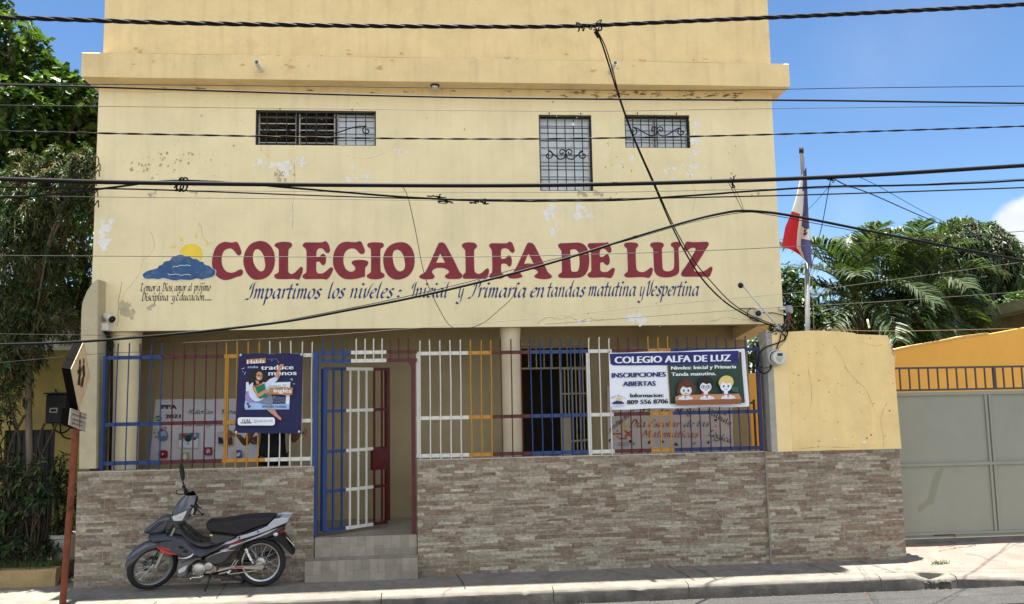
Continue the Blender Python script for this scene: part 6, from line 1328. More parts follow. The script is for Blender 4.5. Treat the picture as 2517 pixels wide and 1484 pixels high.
def crown(b, blobs, n, L, w, mats, r, ros=8, up=.35, droop=.2, shape='ov', shell=.55, wts=None, sq=None):
    """leaf rosettes at twig ends through the outer part of each blob (centre, radii)"""
    tot = sum(x[1].x*x[1].z for x in blobs); tips = []
    for c, rad in blobs:
        k = int(n*rad.x*rad.z/tot)
        for _ in range(k):
            d = rnd_dir(r); f = shell+(1-shell)*r.random()**.6
            f *= 1+.22*noise.noise(d*2.2+c)
            p = c+Vector((d.x*rad.x, d.y*rad.y, d.z*rad.z))*f
            ax = (d+Vector((0, 0, up))+rnd_dir(r)*.35).normalized(); tips.append((p, c)); b.mat(r.choices(mats, wts)[0])
            u = ax.cross(Vector((.3, .2, 1))).normalized(); v = ax.cross(u); ph = r.random()*6.28
            for j in range(ros):
                a = ph+6.283*j/ros+r.gauss(0, .2); dd = (u*math.cos(a)+v*math.sin(a))*1.0+ax*r.uniform(.1, .8)
                leaf(b, p, dd, L*r.uniform(.65, 1.15), w*r.uniform(.75, 1.15), r, droop*r.uniform(.2, 1.6), shape=shape)
    return tips
def limbs(b, base, tips, r, r0, k=26, via=None):
    """tapered trunk with limbs running out to some of the twig ends"""
    for p, c in r.sample(tips, min(k, len(tips))):
        st = via or base; q = st.lerp(c, .55)+rnd_dir(r)*.1; b.tube(smooth_loop([tuple(st), tuple(q), tuple(c.lerp(p, .5)+rnd_dir(r)*.05), tuple(p)], 4, False), [r0*(1-.85*i/12) for i in range(13)], 5)
def blob3(u, v, y, r_px, ry=None, asp=1.0):
    D = (y+10)/FPX; return (P(u, v, y), Vector((r_px*D, (ry or r_px*D), r_px*D*asp)))
# --- big broad-leaved almond tree behind the left corner
r = random.Random(21)
base = P(20, 1150, 4.2); base.z = -.2
t = thing('almond_tree', tuple(base), 'large broad leaved almond tree rising behind the left corner of the school', 'tree')
bl = [blob3(-10, 110, 4.0, 96), blob3(60, 180, 4.3, 90), blob3(130, 250, 4.2, 95), blob3(195, 250, 4.0, 72), blob3(40, 300, 3.8, 115), blob3(140, 370, 4.4, 100), blob3(215, 370, 4.6, 66), blob3(30, 440, 4.0, 115), blob3(-90, 260, 4.6, 130), blob3(150, 480, 4.6, 88), blob3(-40, 20, 4.4, 60), blob3(235, 300, 4.8, 60)]
b = MB(); tips = crown(b, bl, 1800, .175, .085, [L_ALM, L_ALMD, L_ALMY], r, 8, .45, .18, 'ov', .5, [5, 5, 1]); b.build('crown', None, t, smooth=False)
b = MB(); fork = P(60, 600, 4.3); b.tube([tuple(base), tuple(P(35, 900, 4.2)), tuple(fork)], [.17, .14, .12], 10); limbs(b, base, tips, r, .055, 42, fork); b.build('trunk', M_BARK, t, smooth=True)
# --- sunlit creeper bush behind, by the wing wall
r = random.Random(22); base = P(190, 1000, 2.6); base.z = 0
t = thing('creeper_bush', tuple(base), 'bright green sunlit bush between the willowy shrub and the wing wall', 'bush')
b = MB(); tips = crown(b, [blob3(200, 600, 2.6, 52), blob3(215, 680, 2.7, 45), blob3(160, 690, 2.8, 50), blob3(215, 560, 3, 36), blob3(160, 760, 2.8, 50), blob3(120, 640, 3.2, 50)], 420, .12, .055, [L_VINE, L_SHR, L_SHRD], r, 7, .5, .2, 'ov', .3, [4, 3, 2]); b.build('crown', None, t)
b = MB(); limbs(b, base, tips, r, .03, 16, P(190, 800, 2.7)); b.tube([tuple(base), tuple(P(190, 800, 2.7))], [.05, .035], 8); b.build('trunk', M_BARKD, t, smooth=True)
# --- willowy shrub in front of the left corner
r = random.Random(23); base = G(62, 1372, .1); base.y = max(base.y, .75)
t = thing('willowy_shrub', tuple(base), 'tall willowy shrub with olive narrow leaves and brown blooms left of the school', 'shrub')
wb = [blob3(205, 395, .5, 30, asp=1.4), blob3(130, 405, .8, 36, asp=1.3), blob3(60, 410, .9, 36, asp=1.2), blob3(60, 470, .9, 70), blob3(150, 470, .7, 66), blob3(205, 440, .55, 46, asp=1.3), blob3(90, 540, .8, 90), blob3(190, 530, .6, 48), blob3(20, 560, .9, 80), blob3(60, 650, .8, 90), blob3(140, 610, .9, 70), blob3(30, 760, .8, 85), blob3(100, 760, .9, 70), blob3(20, 880, .9, 70), blob3(60, 860, .8, 60), blob3(165, 800, .6, 40), blob3(-50, 700, 1.2, 130), blob3(190, 470, .9, 60), blob3(20, 960, .8, 50)]
b = MB(); tips = crown(b, wb, 3600, .105, .020, [L_OLV, L_OLVB, L_OLVY, L_ALMD], r, 8, .2, .4, 'nar', .25, [6, 1.5, 1.5, 3]); b.build('crown', None, t)
b = MB()
for k in range(46):                                      # drooping bloom spikes
    p, c = r.choice(tips); pts = [p]; d = (rnd_dir(r)+Vector((.2, -.2, .2))).normalized()
    for j in range(7): d = (d+Vector((r.gauss(0, .1), r.gauss(0, .1), -.16))).normalized(); pts.append(pts[-1]+d*.035)
    b.tube(pts, [.010]*4+[.007, .005, .003, .002], 5)
for u, v, du in ((236, 398, 14), (240, 430, 8), (232, 452, 10), (238, 480, 4), (240, 505, 4), (243, 415, 6)):
    pts = [P(u-20, v+16, .2), P(u-8, v, .17), P(u, v-12, .15), P(u+du*.4, v-10, .14), P(u+du*.5, v+4, .13)]; b.tube(smooth_loop([tuple(q) for q in pts], 3, False), .0075, 5)
b.build('sprays', L_OLVB, t)  # bloom spikes only, no leaves in this mesh
b = MB(); fork = P(72, 760, .9); b.tube(smooth_loop([tuple(base), tuple(P(74, 1180, .8)), tuple(P(70, 1000, .8)), tuple(fork), tuple(P(95, 650, .9)), tuple(P(130, 590, .9))], 4, False), [.05-.0016*i for i in range(21)], 8)
limbs(b, base, tips, r, .022, 34, fork); limbs(b, base, tips, r, .018, 10, P(70, 900, .8)); b.build('trunk', M_BARK, t, smooth=True)
# --- dark undergrowth at the left foot
r = random.Random(24)
for i, (lab, blobs, L, w, base_uv, n, mats, y) in enumerate((
    ('dark leafy shrub low at the far left edge beside the planter kerb', [blob3(-20, 1040, .9, 55), blob3(10, 1150, .8, 60), blob3(-20, 1260, .8, 80), blob3(30, 1200, .6, 40)], .10, .03, (10, 1380), 230, [L_SHRD, L_SHR, L_SHRD, L_OLV], .8),
    ('pale tipped small shrub in front of the black doorway at the left', [blob3(90, 1200, .55, 46), blob3(80, 1150, .6, 34), blob3(105, 1240, .5, 36), blob3(60, 1280, .6, 50)], .10, .034, (85, 1378), 90, [L_SHR, L_OLVY, L_SHRD], .55),
    ('drooping potted plant beside the wall corner and the rusty pole', [blob3(155, 1200, .75, 34), blob3(150, 1140, .8, 26), blob3(165, 1250, .7, 26), blob3(150, 1290, .75, 26)], .13, .026, (150, 1300), 80, [L_SHRD, L_SHR], .8),
    ('low ground shrub under the bushes above the planter kerb', [blob3(30, 1340, .45, 40, asp=.6), blob3(80, 1350, .5, 44, asp=.5), blob3(120, 1350, .5, 30, asp=.6), blob3(-40, 1330, .5, 60)], .08, .026, (60, 1395), 190, [L_SHR, L_SHRD, L_OLV], .5))):
    bs = P(*base_uv, y); t = thing('shrub', tuple(bs), lab, 'shrub')
    b = MB(); tips = crown(b, blobs, n, L, w, mats, r, 7, .3, .35, 'nar', .2); b.build('sprays', None, t)
    b = MB(); limbs(b, bs, tips, r, .014, 22); b.build('stem', M_BARKD, t, smooth=True)
b = MB()                                                  # bare leaning branches in the gloom
for pts in ([(10, 1380), (40, 1250), (20, 1120), (60, 1020)], [(50, 1380), (70, 1250), (110, 1180), (95, 1090), (110, 1040)], [(30, 1300), (10, 1180), (50, 1100), (20, 980)], [(60, 1230), (90, 1150), (130, 1060), (140, 1040)]): b.tube(smooth_loop([tuple(P(u, v, .75)) for u, v in pts], 5, False), .016, 6)
tag(b.build('bare_branches', M_BARKD, smooth=True), 'bare grey branches leaning through the shrubs before the black doorway', 'branches')
# planter kerb, soil, grass, pot
kx1 = G(136, 1440, .0).x; b = MB(); ky = G(120, 1441, 0).y
n = 26; prof = [(ky, -.1), (ky-.006, .12), (ky+.02, .185), (ky+.14, .19), (ky+.16, .1)]
for i in range(n+1):
    x = -9+(kx1+9)*i/n; e = .012*noise.noise(Vector((x*4, 1, 0)))
    for (y, z) in prof: b.v.append((x, y+e, z+e+.008*noise.noise(Vector((x*13, y*9, z*7)))))
for i in range(n):
    for q in range(4): a = i*5+q; b.face([a, a+5, a+6, a+1])
b.face([n*5+q for q in (4, 3, 2, 1, 0)])
tag(b.build('planter_kerb', mat('old_yellow_kerb', srgb(150, 128, 88), .9, var=.2, scale=10, bump=.7, dirt=(srgb(80, 74, 60), .8, 5)), smooth=True, angle=45), 'worn yellowish planter kerb under the shrubs at the left edge', 'kerb')
b = MB(); b.box(-9, kx1-.02, ky+.1, 1.5, -.1, .16); tag(b.build('planter_soil', mat('soil', (.05, .04, .028), .95, var=.4, scale=14, bump=.8)), kind='structure')
b = MB(); r = random.Random(31)
for k in range(1500):
    x, y = r.uniform(-6.5, kx1-.05), ky+.06+abs(r.gauss(0, .25)); z = .16; h = r.uniform(.04, .14); d = Vector((r.gauss(0, .04), r.gauss(-.02, .04), h)); w = .004
    b.add([(x-w, y, z), (x+w, y, z), (x+d.x, y+d.y, z+d.z)], [(0, 1, 2)])
tag(b.build('grass', leafmat('grass_blade', .07, .11, .03)), 'thin grass growing along the planter kerb', 'grass', kind='stuff')
p = P(150, 1345, .75); t = thing('plant_pot', (p.x, p.y, .0), 'pale concrete pot standing in the shade by the wall corner', 'pot')
b = MB(); b.lathe([(.0, .0), (.10, .0), (.15, .42), (.165, .43), (.165, .47), (.14, .47), (.13, .42), (.0, .42)], (p.x+.03, p.y, .02), 'z', 20); b.build('pot', M_GREYC, t, smooth=True, angle=40)
# tufts
def tuft(label, u, v, n, h, seed):
    r = random.Random(seed); c = G(u, v, 0); b = MB()
    for k in range(n):
        x, y = c.x+r.gauss(0, .06), c.y+r.gauss(0, .02); d = Vector((r.gauss(0, .05), r.gauss(0, .03), r.uniform(.3, 1)*h)); w = .006
        b.add([(x-w, y, rampz(x, y) if x > 5.56 else 0), (x+w, y, rampz(x, y) if x > 5.56 else 0), (x+d.x, y+d.y, d.z+.02)], [(0, 1, 2)])
    tag(b.build('grass_tuft', leafmat('grass_blade', .07, .11, .03)), label, 'grass')
tuft('small green grass tuft in a driveway crack by the grey gate', 2308, 1389, 36, .06, 1); tuft('weed tuft at the foot of the left wall corner', 205, 1432, 50, .11, 2); tuft('tiny weed in the pavement at the boundary wall end', 2238, 1368, 24, .05, 3)
# --- palms
def frond(b, c, az, el, L, r, curl=1.0, lw=.036, ll=.56, mats=None, n=54):
    pts = [c]; d = Vector((math.cos(az)*math.cos(el), math.sin(az)*math.cos(el), math.sin(el))); st = L/12
    for i in range(12): d = (d+Vector((0, 0, -.085*curl*(1+i*.09)))).normalized(); pts.append(pts[-1]+d*st)
    fine = smooth_loop([tuple(p) for p in pts], 4, False); b.mat(L_PALMY); b.tube(fine, [.016*(1-.85*i/len(fine)) for i in range(len(fine))], 5)
    side0 = Vector((-math.sin(az), math.cos(az), 0))
    for i in range(n):
        f = .12+.87*i/n; k = min(int(f*(len(fine)-1)), len(fine)-2); p = Vector(fine[k]); t = (Vector(fine[k+1])-p).normalized(); up_ = side0.cross(t).normalized()
        if up_.z < 0: up_ = -up_
        ln = ll*(.55+.45*math.sin(math.pi*min(1, f*1.05)))*(1 if f < .8 else 1.25-f*.4)
        for s in (-1, 1):
            b.mat(r.choices(mats or [L_PALM, L_PALMD, L_PALMY], [5, 4, .8])[0])
            d = (t*.75+side0*s*.85+up_*r.uniform(.15, .5)+rnd_dir(r)*.12).normalized(); l2 = ln*r.uniform(.85, 1.12); w = lw*r.uniform(.8, 1.2); nrm = d.cross(up_).normalized()
            q1 = p+d*l2*.4; q2 = p+d*l2*.75-Vector((0, 0, l2*.10)); q3 = p+d*l2-Vector((0, 0, l2*r.uniform(.22, .5)))
            i0 = len(b.v); b.v += [tuple(q) for q in (p-nrm*w*.3, p+nrm*w*.3, q1-nrm*w*.5, q1+nrm*w*.5, q2-nrm*w*.42, q2+nrm*w*.42, q3)]
            b.face([i0, i0+1, i0+3, i0+2]); b.face([i0+2, i0+3, i0+5, i0+4]); b.face([i0+4, i0+5, i0+6])
def palm(label, u, v, y, L, nf, seed, curl=1.0):
    r = random.Random(seed); c = P(u, v, y); t = thing('palm', (c.x, c.y, 0), label, 'palm tree')
    for k in range(nf):
        az = 6.283*k/nf+r.gauss(0, .15); lay = k % 3; el = (.15, .7, 1.2)[lay]+r.gauss(0, .1); b = MB(); frond(b, c+Vector((0, 0, .05*lay)), az, el, L*r.uniform(.85, 1.1), r, curl); b.build('frond', None, t)
    b = MB(); b.tube([(c.x+.1, c.y, -.2), (c.x+.05, c.y, c.z*.5), tuple(c)], [.14, .11, .10], 10); b.build('trunk', M_BARK, t, smooth=True)
palm('feathery palm beside the flagpole behind the yellow wall', 2105, 745, 5.2, 1.85, 24, 41)
palm('taller feathery palm between the flagpole palm and the mango tree', 2235, 735, 6.2, 1.85, 24, 42)
palm('low drooping palm hanging over the yellow wall towards the ochre house', 2250, 775, 5.8, 1.6, 22, 43, 1.1)
# --- mango tree
r = random.Random(51); base = P(2400, 1000, 11); base.z = -.2
t = thing('mango_tree', tuple(base), 'dense round dark mango tree against the sky at the right', 'tree')
mb2 = [blob3(2385, 655, 11, 112), blob3(2320, 640, 11, 70), blob3(2450, 640, 11.2, 70), blob3(2360, 585, 11, 52), blob3(2420, 590, 11, 50), blob3(2455, 700, 11, 60), blob3(2310, 720, 10.8, 75), blob3(2400, 750, 10.8, 80), blob3(2470, 760, 11, 40)]
b = MB(); tips = crown(b, mb2, 2300, .24, .055, [L_MAN, L_MAND, L_VINE, L_MANB], r, 9, .1, .55, 'nar', .66, [6, 4, .7, .3]); b.build('crown', None, t)
b = MB(); fork = P(2392, 740, 11); b.tube([tuple(base), tuple(fork)], [.2, .14], 10); limbs(b, base, tips, r, .07, 40, fork); b.build('trunk', M_BARKD, t, smooth=True)
# --- other greenery behind the right wall
r = random.Random(61)
for lab, blobs, n, L, w, mats, bu in (
    ('leafy creeper bush behind the corner of the school and the flagpole', [blob3(1950, 720, 4.5, 52), blob3(1960, 780, 4.5, 55), blob3(2010, 800, 4.6, 55), blob3(1935, 680, 4.8, 36), blob3(2060, 800, 4.8, 55)], 420, .13, .05, [L_SHR, L_VINE, L_SHRD], (1980, 1000, 4.5)),
    ('bright small leaved bush at the right edge above the mossy roof', [blob3(2470, 770, 8, 36), blob3(2520, 765, 8, 44), blob3(2500, 740, 8.2, 26)], 220, .13, .06, [L_VINE, L_SHR], (2490, 1000, 8)),
    ('dark hedge filling the space below the palms behind the yellow wall', [blob3(2100, 830, 7, 60), blob3(2200, 840, 7, 60), blob3(2300, 830, 7.4, 70), blob3(2020, 850, 7, 60), blob3(2380, 820, 9, 60)], 420, .16, .06, [L_SHRD, L_SHR, L_PALMD], (2180, 1000, 7)),
    ('small leafy bush seen through the gap between porch wall and fence post', [blob3(1855, 860, 3.2, 34), blob3(1860, 920, 3.2, 34), blob3(1850, 970, 3.4, 30), blob3(1890, 840, 3.6, 40)], 260, .09, .04, [L_VINE, L_SHR, L_SHRD], (1860, 1150, 3.2))):
    bs = P(*bu); bs.z = 0; t = thing('bush', tuple(bs), lab, 'bush'); b = MB(); tips = crown(b, blobs, n, L, w, mats, r, 7, .4, .25, 'ov', .3); b.build('sprays', None, t)
    b = MB(); limbs(b, bs, tips, r, .03, 20); b.build('stem', M_BARKD, t, smooth=True)

# ================================================================ NEIGHBOURS
# left: yellow garden wall with a black door, meter cabinet, grey wall beyond
wy = 1.5
lw_x0, lw_x1 = -9.0, PX(204, 1100, wy)+.35
lz1 = PZ(150, 860, wy); ddx0, ddx1, ddz = PX(5, 1200, wy), PX(130, 1200, wy), PZ(100, 1056, wy)
t = thing('garden_wall', ((lw_x0+lw_x1)/2, wy, 0), 'old yellow garden wall in the shade of the bushes left of the school', 'wall')
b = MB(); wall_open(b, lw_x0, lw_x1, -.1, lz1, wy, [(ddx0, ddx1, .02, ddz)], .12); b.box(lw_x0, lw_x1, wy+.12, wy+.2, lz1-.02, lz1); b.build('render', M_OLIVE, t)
b = MB(); b.box(ddx0, ddx1, wy+.06, wy+.11, .02, ddz); 
for k in range(9): x = ddx0+(ddx1-ddx0)*(k+.5)/9; b.box(x-.012, x+.012, wy+.045, wy+.06, .06, ddz-.04)
b.build('door', mat('black_door', (.012, .012, .013), .55, var=.3, scale=8), t)
t = thing('rear_wall', (PX(150, 820, 3.4), 3.4, 0), 'bare grey block wall behind the bushes with a dark roof edge', 'wall')
b = MB(); x0, x1 = -12, PX(260, 820, 3.4); z1 = PZ(180, 770, 3.4); b.box(x0, x1, 3.4, 3.6, 0, z1); b.build('blockwork', M_GREYC, t)
b = MB(); b.box(x0, x1-.3, 3.1, 4.6, PZ(150, 750, 3.1), PZ(150, 705, 3.1)); b.build('roof_edge', mat('dark_roof', (.03, .028, .025), .9, var=.4, scale=6), t)
zk = ZC(0, 1150, 2.3231); my = wy-.14
t = thing('meter_cabinet', tuple(P(*zk(390, 140), my)), 'black electric meter cabinet on the yellow garden wall', 'cabinet')
q = [P(*zk(*a), my) for a in ((320, 42), (468, 38), (452, 240), (304, 238))]; x0, x1 = (q[0].x+q[3].x)/2, (q[1].x+q[2].x)/2; z0, z1 = q[2].z, q[0].z
b = MB(); b.bbox(x0, x1, my, wy, z0, z1, .012); b.build('box', M_BLK, t)
b = MB(); b.box(x0-.02, x1+.03, my-.02, wy, z1+.001, z1+.02); b.build('hood', M_BLK, t)
b = MB(); w_ = [P(*zk(*a), my-.004) for a in ((342, 136), (398, 134), (394, 168), (338, 168))]; b.flat([[(p.x, p.z) for p in w_]], my-.004); b.mat(C('cabinet_window', 150, 150, 150, .3)); b.build('window', C('cabinet_window', 150, 150, 150, .3), t)
b = MB(); w_ = [P(*zk(*a), my-.006) for a in ((350, 146), (388, 144), (386, 158), (348, 160))]; b.flat([[(p.x, p.z) for p in w_]], my-.006); b.build('dial', M_DARK, t)
b = MB()
for pts in ([(360, 235), (375, 280), (410, 305), (450, 300), (480, 275)], [(415, 240), (420, 310), (450, 340), (500, 345), (545, 320)], [(380, 0), (400, 60), (425, 130), (440, 190)]): b.tube([tuple(P(*zk(x, y), my+.02)) for x, y in smooth_loop(pts, 5, False)], .010, 6)
b.build('cable_loop', M_RUB, t, smooth=True)
b = MB(); pts = [(470, 290), (480, 260), (490, 200), (520, 160)]
# right: ochre house wall, mossy roof, grey gate
hy = 3.4
t = thing('ochre_house', (PX(2400, 900, hy), hy, 0), 'ochre yellow house wall with sloping top behind the grey gate', 'house')
zg8 = ZC(2150, 900, 1.6697)
b = MB(); tp = [P(*a, hy) for a in (zg8(840, 232), zg8(920, 214), zg8(1060, 190), zg8(1180, 166), zg8(1300, 150), zg8(1476, 118))]; sl = (tp[-1].z-tp[-2].z)/(tp[-1].x-tp[-2].x)
pl = [(tp[0].x-1.2, 0), (tp[0].x-1.2, tp[0].z-.15)]+[(p.x, p.z) for p in tp]+[(tp[-1].x+3, tp[-1].z+sl*3), (tp[-1].x+3, 0)]; b.prism(pl, hy, hy+.2); b.build('wall', M_HOUSE, t)
b = MB(); 
for i in range(len(pl)-5): 
    a, c = pl[1+i], pl[2+i]; b.add([(a[0], hy-.012, a[1]), (c[0], hy-.012, c[1]), (c[0], hy-.012, c[1]+.03), (a[0], hy-.012, a[1]+.03), (a[0], hy+.21, a[1]+.03), (c[0], hy+.21, c[1]+.03)], [(0, 1, 2, 3), (3, 2, 5, 4)])
b.build('coping', mat('coping_paint', srgb(196, 160, 100), .8, var=.2, scale=8), t)
ra, rb_ = P(*zg8(840, 196), 9.5), P(*zg8(1560, 28), 5.6)
d = (rb_-ra); d.z = 0; d.normalize(); nn = Vector((-d.y, d.x, 0))
if nn.y < 0: nn = -nn
b = MB(); A_, B_ = ra-d*2, rb_+d*3; B_.z = rb_.z+(rb_.z-ra.z)/(rb_-ra).length*3; h = .22
vs = []
for e in (A_, B_): vs += [e, e+Vector((0, 0, h)), e+nn*6+Vector((0, 0, h+.5)), e+nn*6+Vector((0, 0, .5))]
b.add(vs, [(0, 4, 5, 1), (1, 5, 6, 2), (3, 7, 4, 0), (0, 1, 2, 3), (7, 6, 5, 4)]); b.build('roof', mat('mossy_roof', srgb(120, 116, 84), .9, var=.35, scale=5, bump=.5, dirt=(srgb(50, 50, 38), .9, 3)), t)
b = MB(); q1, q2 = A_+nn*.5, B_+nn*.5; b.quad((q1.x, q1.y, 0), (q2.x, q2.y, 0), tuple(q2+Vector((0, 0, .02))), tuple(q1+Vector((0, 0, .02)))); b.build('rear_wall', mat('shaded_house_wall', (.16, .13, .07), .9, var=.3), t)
gy = .45
GP = lambda x, y: P(*zg8(x, y), gy)
M_SMEAR = C('gate_smear', 128, 126, 109, .55)
g0x, g1x = PX(2200, 1150, gy)-.25, 10.5
gz0, gz1 = (GP(905, 1186).z+GP(1476, 1168).z)/2, (GP(850, 440).z+GP(1470, 428).z)/2
t = thing('sliding_gate', ((g0x+g1x)/2, gy, 0), 'large grey sheet metal sliding gate with barred top rail', 'gate')
b = MB(); b.box(g0x, g1x, gy, gy+.03, gz0+.06, gz1-.04); b.build('sheet', M_GATE, t)
b = MB(); b.flat([[(q.x, q.z) for q in (GP(*a) for a in smooth_loop([(1000, 960), (1030, 850), (1060, 815), (1078, 815), (1060, 870), (1035, 960), (1030, 985), (1000, 1000), (960, 1030), (950, 1010), (975, 985)], 3))]], gy-.0015); b.build('dull_smear', M_SMEAR, t)
b = MB(); q0, q1 = GP(1025, 1143), GP(1128, 1141); b.box(q0.x, q1.x, gy-.024, gy-.0225, q0.z-.006, q0.z+.004); b.box(q1.x-.004, q1.x+.004, gy-.0245, gy-.0225, q0.z-.04, q0.z-.0061); b.build('weld_slot', M_DARK, t)
zmid = (GP(890, 797).z+GP(1470, 785).z)/2
xm = [GP(1300, 640).x, GP(1350, 960).x]; xv = (GP(1318, 800).x); stp = 1.62
b = MB()
for z, h in ((gz1-.02, .045), (zmid, .035), (gz0+.115, .03), (gz0+.03, .055)): b.box(g0x, g1x, gy-.022, gy-.0005, z-h/2, z+h/2)
b.build('cross_rail', M_GATE, t)
k = xv
b = MB()
for k in (xv, xv+2.3):
    for z0, z1 in ((gz0+.132, zmid-.019), (zmid+.019, gz1-.044)): 
        for o_ in (-.027, .027): b = MB(); b.box(k+o_-.015, k+o_+.015, gy-.02, gy-.0005, z0, z1); b.build('upright', M_GATE, t)
M_GBAR = C('gate_bar', 62, 64, 70, .5, var=.1, scale=20)
zr1, zr0 = (GP(850, 316).z+GP(1470, 312).z)/2, gz1+.03
b = MB(); b.bar((g0x, gy, zr1), (g1x, gy, zr1), .026); b.bar((g0x, gy, zr0), (g1x, gy, zr0), .026); b.build('top_rail', M_GBAR, t)
sp = (GP(1420, 360).x-GP(908, 360).x)/11; x = GP(862, 360).x-2*sp
while x < g1x:
    b = MB(); b.bar((x, gy, zr0+.013), (x, gy, zr1-.013), .016 if abs((x-GP(1328, 360).x)) > sp*.4 else .034); b.build('bar', M_GBAR, t); x += sp
wx = GP(982, 1178).x; b = MB(); b.lathe([(.0, -.018), (.045, -.018), (.038, -.006), (.045, .006), (.045, .02), (.0, .02)], (wx, gy-.03, gz0-.0), 'y', 18); b.build('wheel', M_BLK, t, smooth=True, angle=40)
b = MB(); b.prism([(wx-.065, gz0+.035), (wx+.065, gz0+.035), (wx+.03, gz0-.02), (wx-.03, gz0-.02)], gy-.055, gy-.05); b.build('wheel_bracket', M_GATE, t)
b = MB(); b.box(5.6, 10.5, gy-.06, gy-.01, .06, rampz(7, gy)+.035); tag(b.build('gate_track', mat('track_steel', srgb(110, 104, 96), .7, .3, var=.3)), 'steel floor track under the grey sliding gate', 'track')
# far yellow side wall and red post seen through the gap right of the porch
b = MB(); b.box(PX(1825, 1000, 2.6), PX(1960, 1000, 2.6), 2.6, 2.75, 0, PZ(1850, 917, 2.6)); tag(b.build('side_yard_wall', M_HOUSE), 'bright ochre side yard wall seen past the end of the porch', 'wall')
b = MB(); xq = PX(1836, 1050, 1.9); b.bar((xq, 1.9, .3), (xq, 1.9, PZ(1836, 975, 1.9)), .03); b.bar((xq-.09, 1.9, PZ(1836, 990, 1.9)), (xq+.12, 1.9, PZ(1836, 990, 1.9)), .03); b.bar((xq+.12, 1.9, .3), (xq+.12, 1.9, PZ(1836, 982, 1.9)), .025); tag(b.build('iron_gate_post', C('red_iron', 92, 34, 26, .6)), 'dark red iron gate posts in the gap beyond the fence end', 'post')
# pale cap stone on the pavement edge
c = G(567, 1496, .006); b = MB(); b.lathe([(.0, .016), (.045, .014), (.06, .006), (.062, 0)], c, 'z', 18); tag(b.build('drain_cap', C('cap_grey', 120, 118, 112, .8), smooth=True), 'small round grey cap on the pavement near the motorcycle', 'cap')
# ================================================================ MOTORCYCLE
zbk = ZC(180, 1350, 3.3806)
rw = P(*zbk(2012, 1068), -.27)
moto = thing('motorcycle', (rw.x-.60*.965, -.262, .003), 'grey underbone motorcycle with black seat leaning on its kickstand by the stone wall', 'motorcycle')
moto.rotation_euler = (R(7), 0, 0); moto.scale = (.965, .965, .985)
def Z(x, y): return (.60+(x-2012)*.00115, .275+(1068-y)*.00115+(2012-x)*.0000474)
def ZL(*pts): return [Z(*p) for p in pts]
M_BODY = mat('bike_grey_paint', srgb(70, 71, 80), .3, .25, var=.05, scale=12, spec=.5, coat=.5)
M_BODYD = mat('bike_dark_plastic', srgb(62, 61, 60), .55, var=.12, scale=20)
M_BODYM = mat('bike_grey_plastic', srgb(98, 96, 92), .5, var=.1, scale=20)
M_SILV = mat('bike_silver', srgb(186, 190, 200), .3, .35, var=.05, scale=14, coat=.4)
M_SEAT = mat('seat_vinyl', (.012, .012, .013), .5, var=.2, scale=20, bump=.15, bscale=120)
M_TYRE = mat('tyre_rubber', (.014, .014, .014), .75, var=.3, scale=30, bump=.3)
M_RIM = mat('rim_alloy', (.46, .46, .46), .32, 1.0)
M_SPOKE = mat('spoke_steel', (.45, .45, .45), .35, 1.0)
M_ORNG = C('indicator_amber', 206, 110, 30, .3); M_LENS = mat('lens_clear', (.62, .64, .66), .08, .3, spec=.9, coat=.8); M_REDL = C('tail_red', 150, 24, 22, .25)
M_DEC = C('decal_red', 196, 52, 46, .4); M_DECW = C('decal_white', 214, 214, 216, .4)
axk = Vector((.446, 0, .895)); axp = Vector((-.69, 0, 0))
SM = Matrix.Translation(axp) @ Matrix.Rotation(R(36), 4, axk) @ Matrix.Translation(-axp)
def steer(b): b.v = [tuple(SM @ Vector(v)) for v in b.v]; return b
def pillow(b, poly, w, d, y=0):
    n = len(poly); a = sum(poly[i][0]*poly[(i+1) % n][1]-poly[(i+1) % n][0]*poly[i][1] for i in range(n))
    if a < 0: poly = poly[::-1]
    rings = [(inset(poly, d), -w), (inset(poly, d*.35), -w*.82), (poly, -w*.5), (poly, w*.5), (inset(poly, d*.35), w*.82), (inset(poly, d), w)]
    o = len(b.v)
    for pl, yy in rings: b.v += [(p[0], y+yy, p[1]) for p in pl]
    for k in range(5):
        for i in range(n): j = (i+1) % n; b.face([o+k*n+i, o+k*n+j, o+k*n+n+j, o+k*n+n+i])
    for pl, base, flip in ((rings[0][0], o, 0), (rings[5][0], o+5*n, 1)):
        for t in tessellate_polygon([[Vector((p[0], p[1], 0)) for p in pl]]):
            t = list(t); p0, p1, p2 = (Vector(pl[i]) for i in t)
            if ((p1-p0).cross(p2-p0) > 0) == bool(flip): t = t[::-1]
            b.face([base+i for i in t])
def piece(name, poly, w, d, m_, parent=moto, sm=3, y=0, st=False):
    b = MB(); pillow(b, smooth_loop(poly, sm) if sm else poly, w, d, y)
    if st: steer(b)
    return b.build(name, m_, parent, smooth=True, local=True, angle=48)
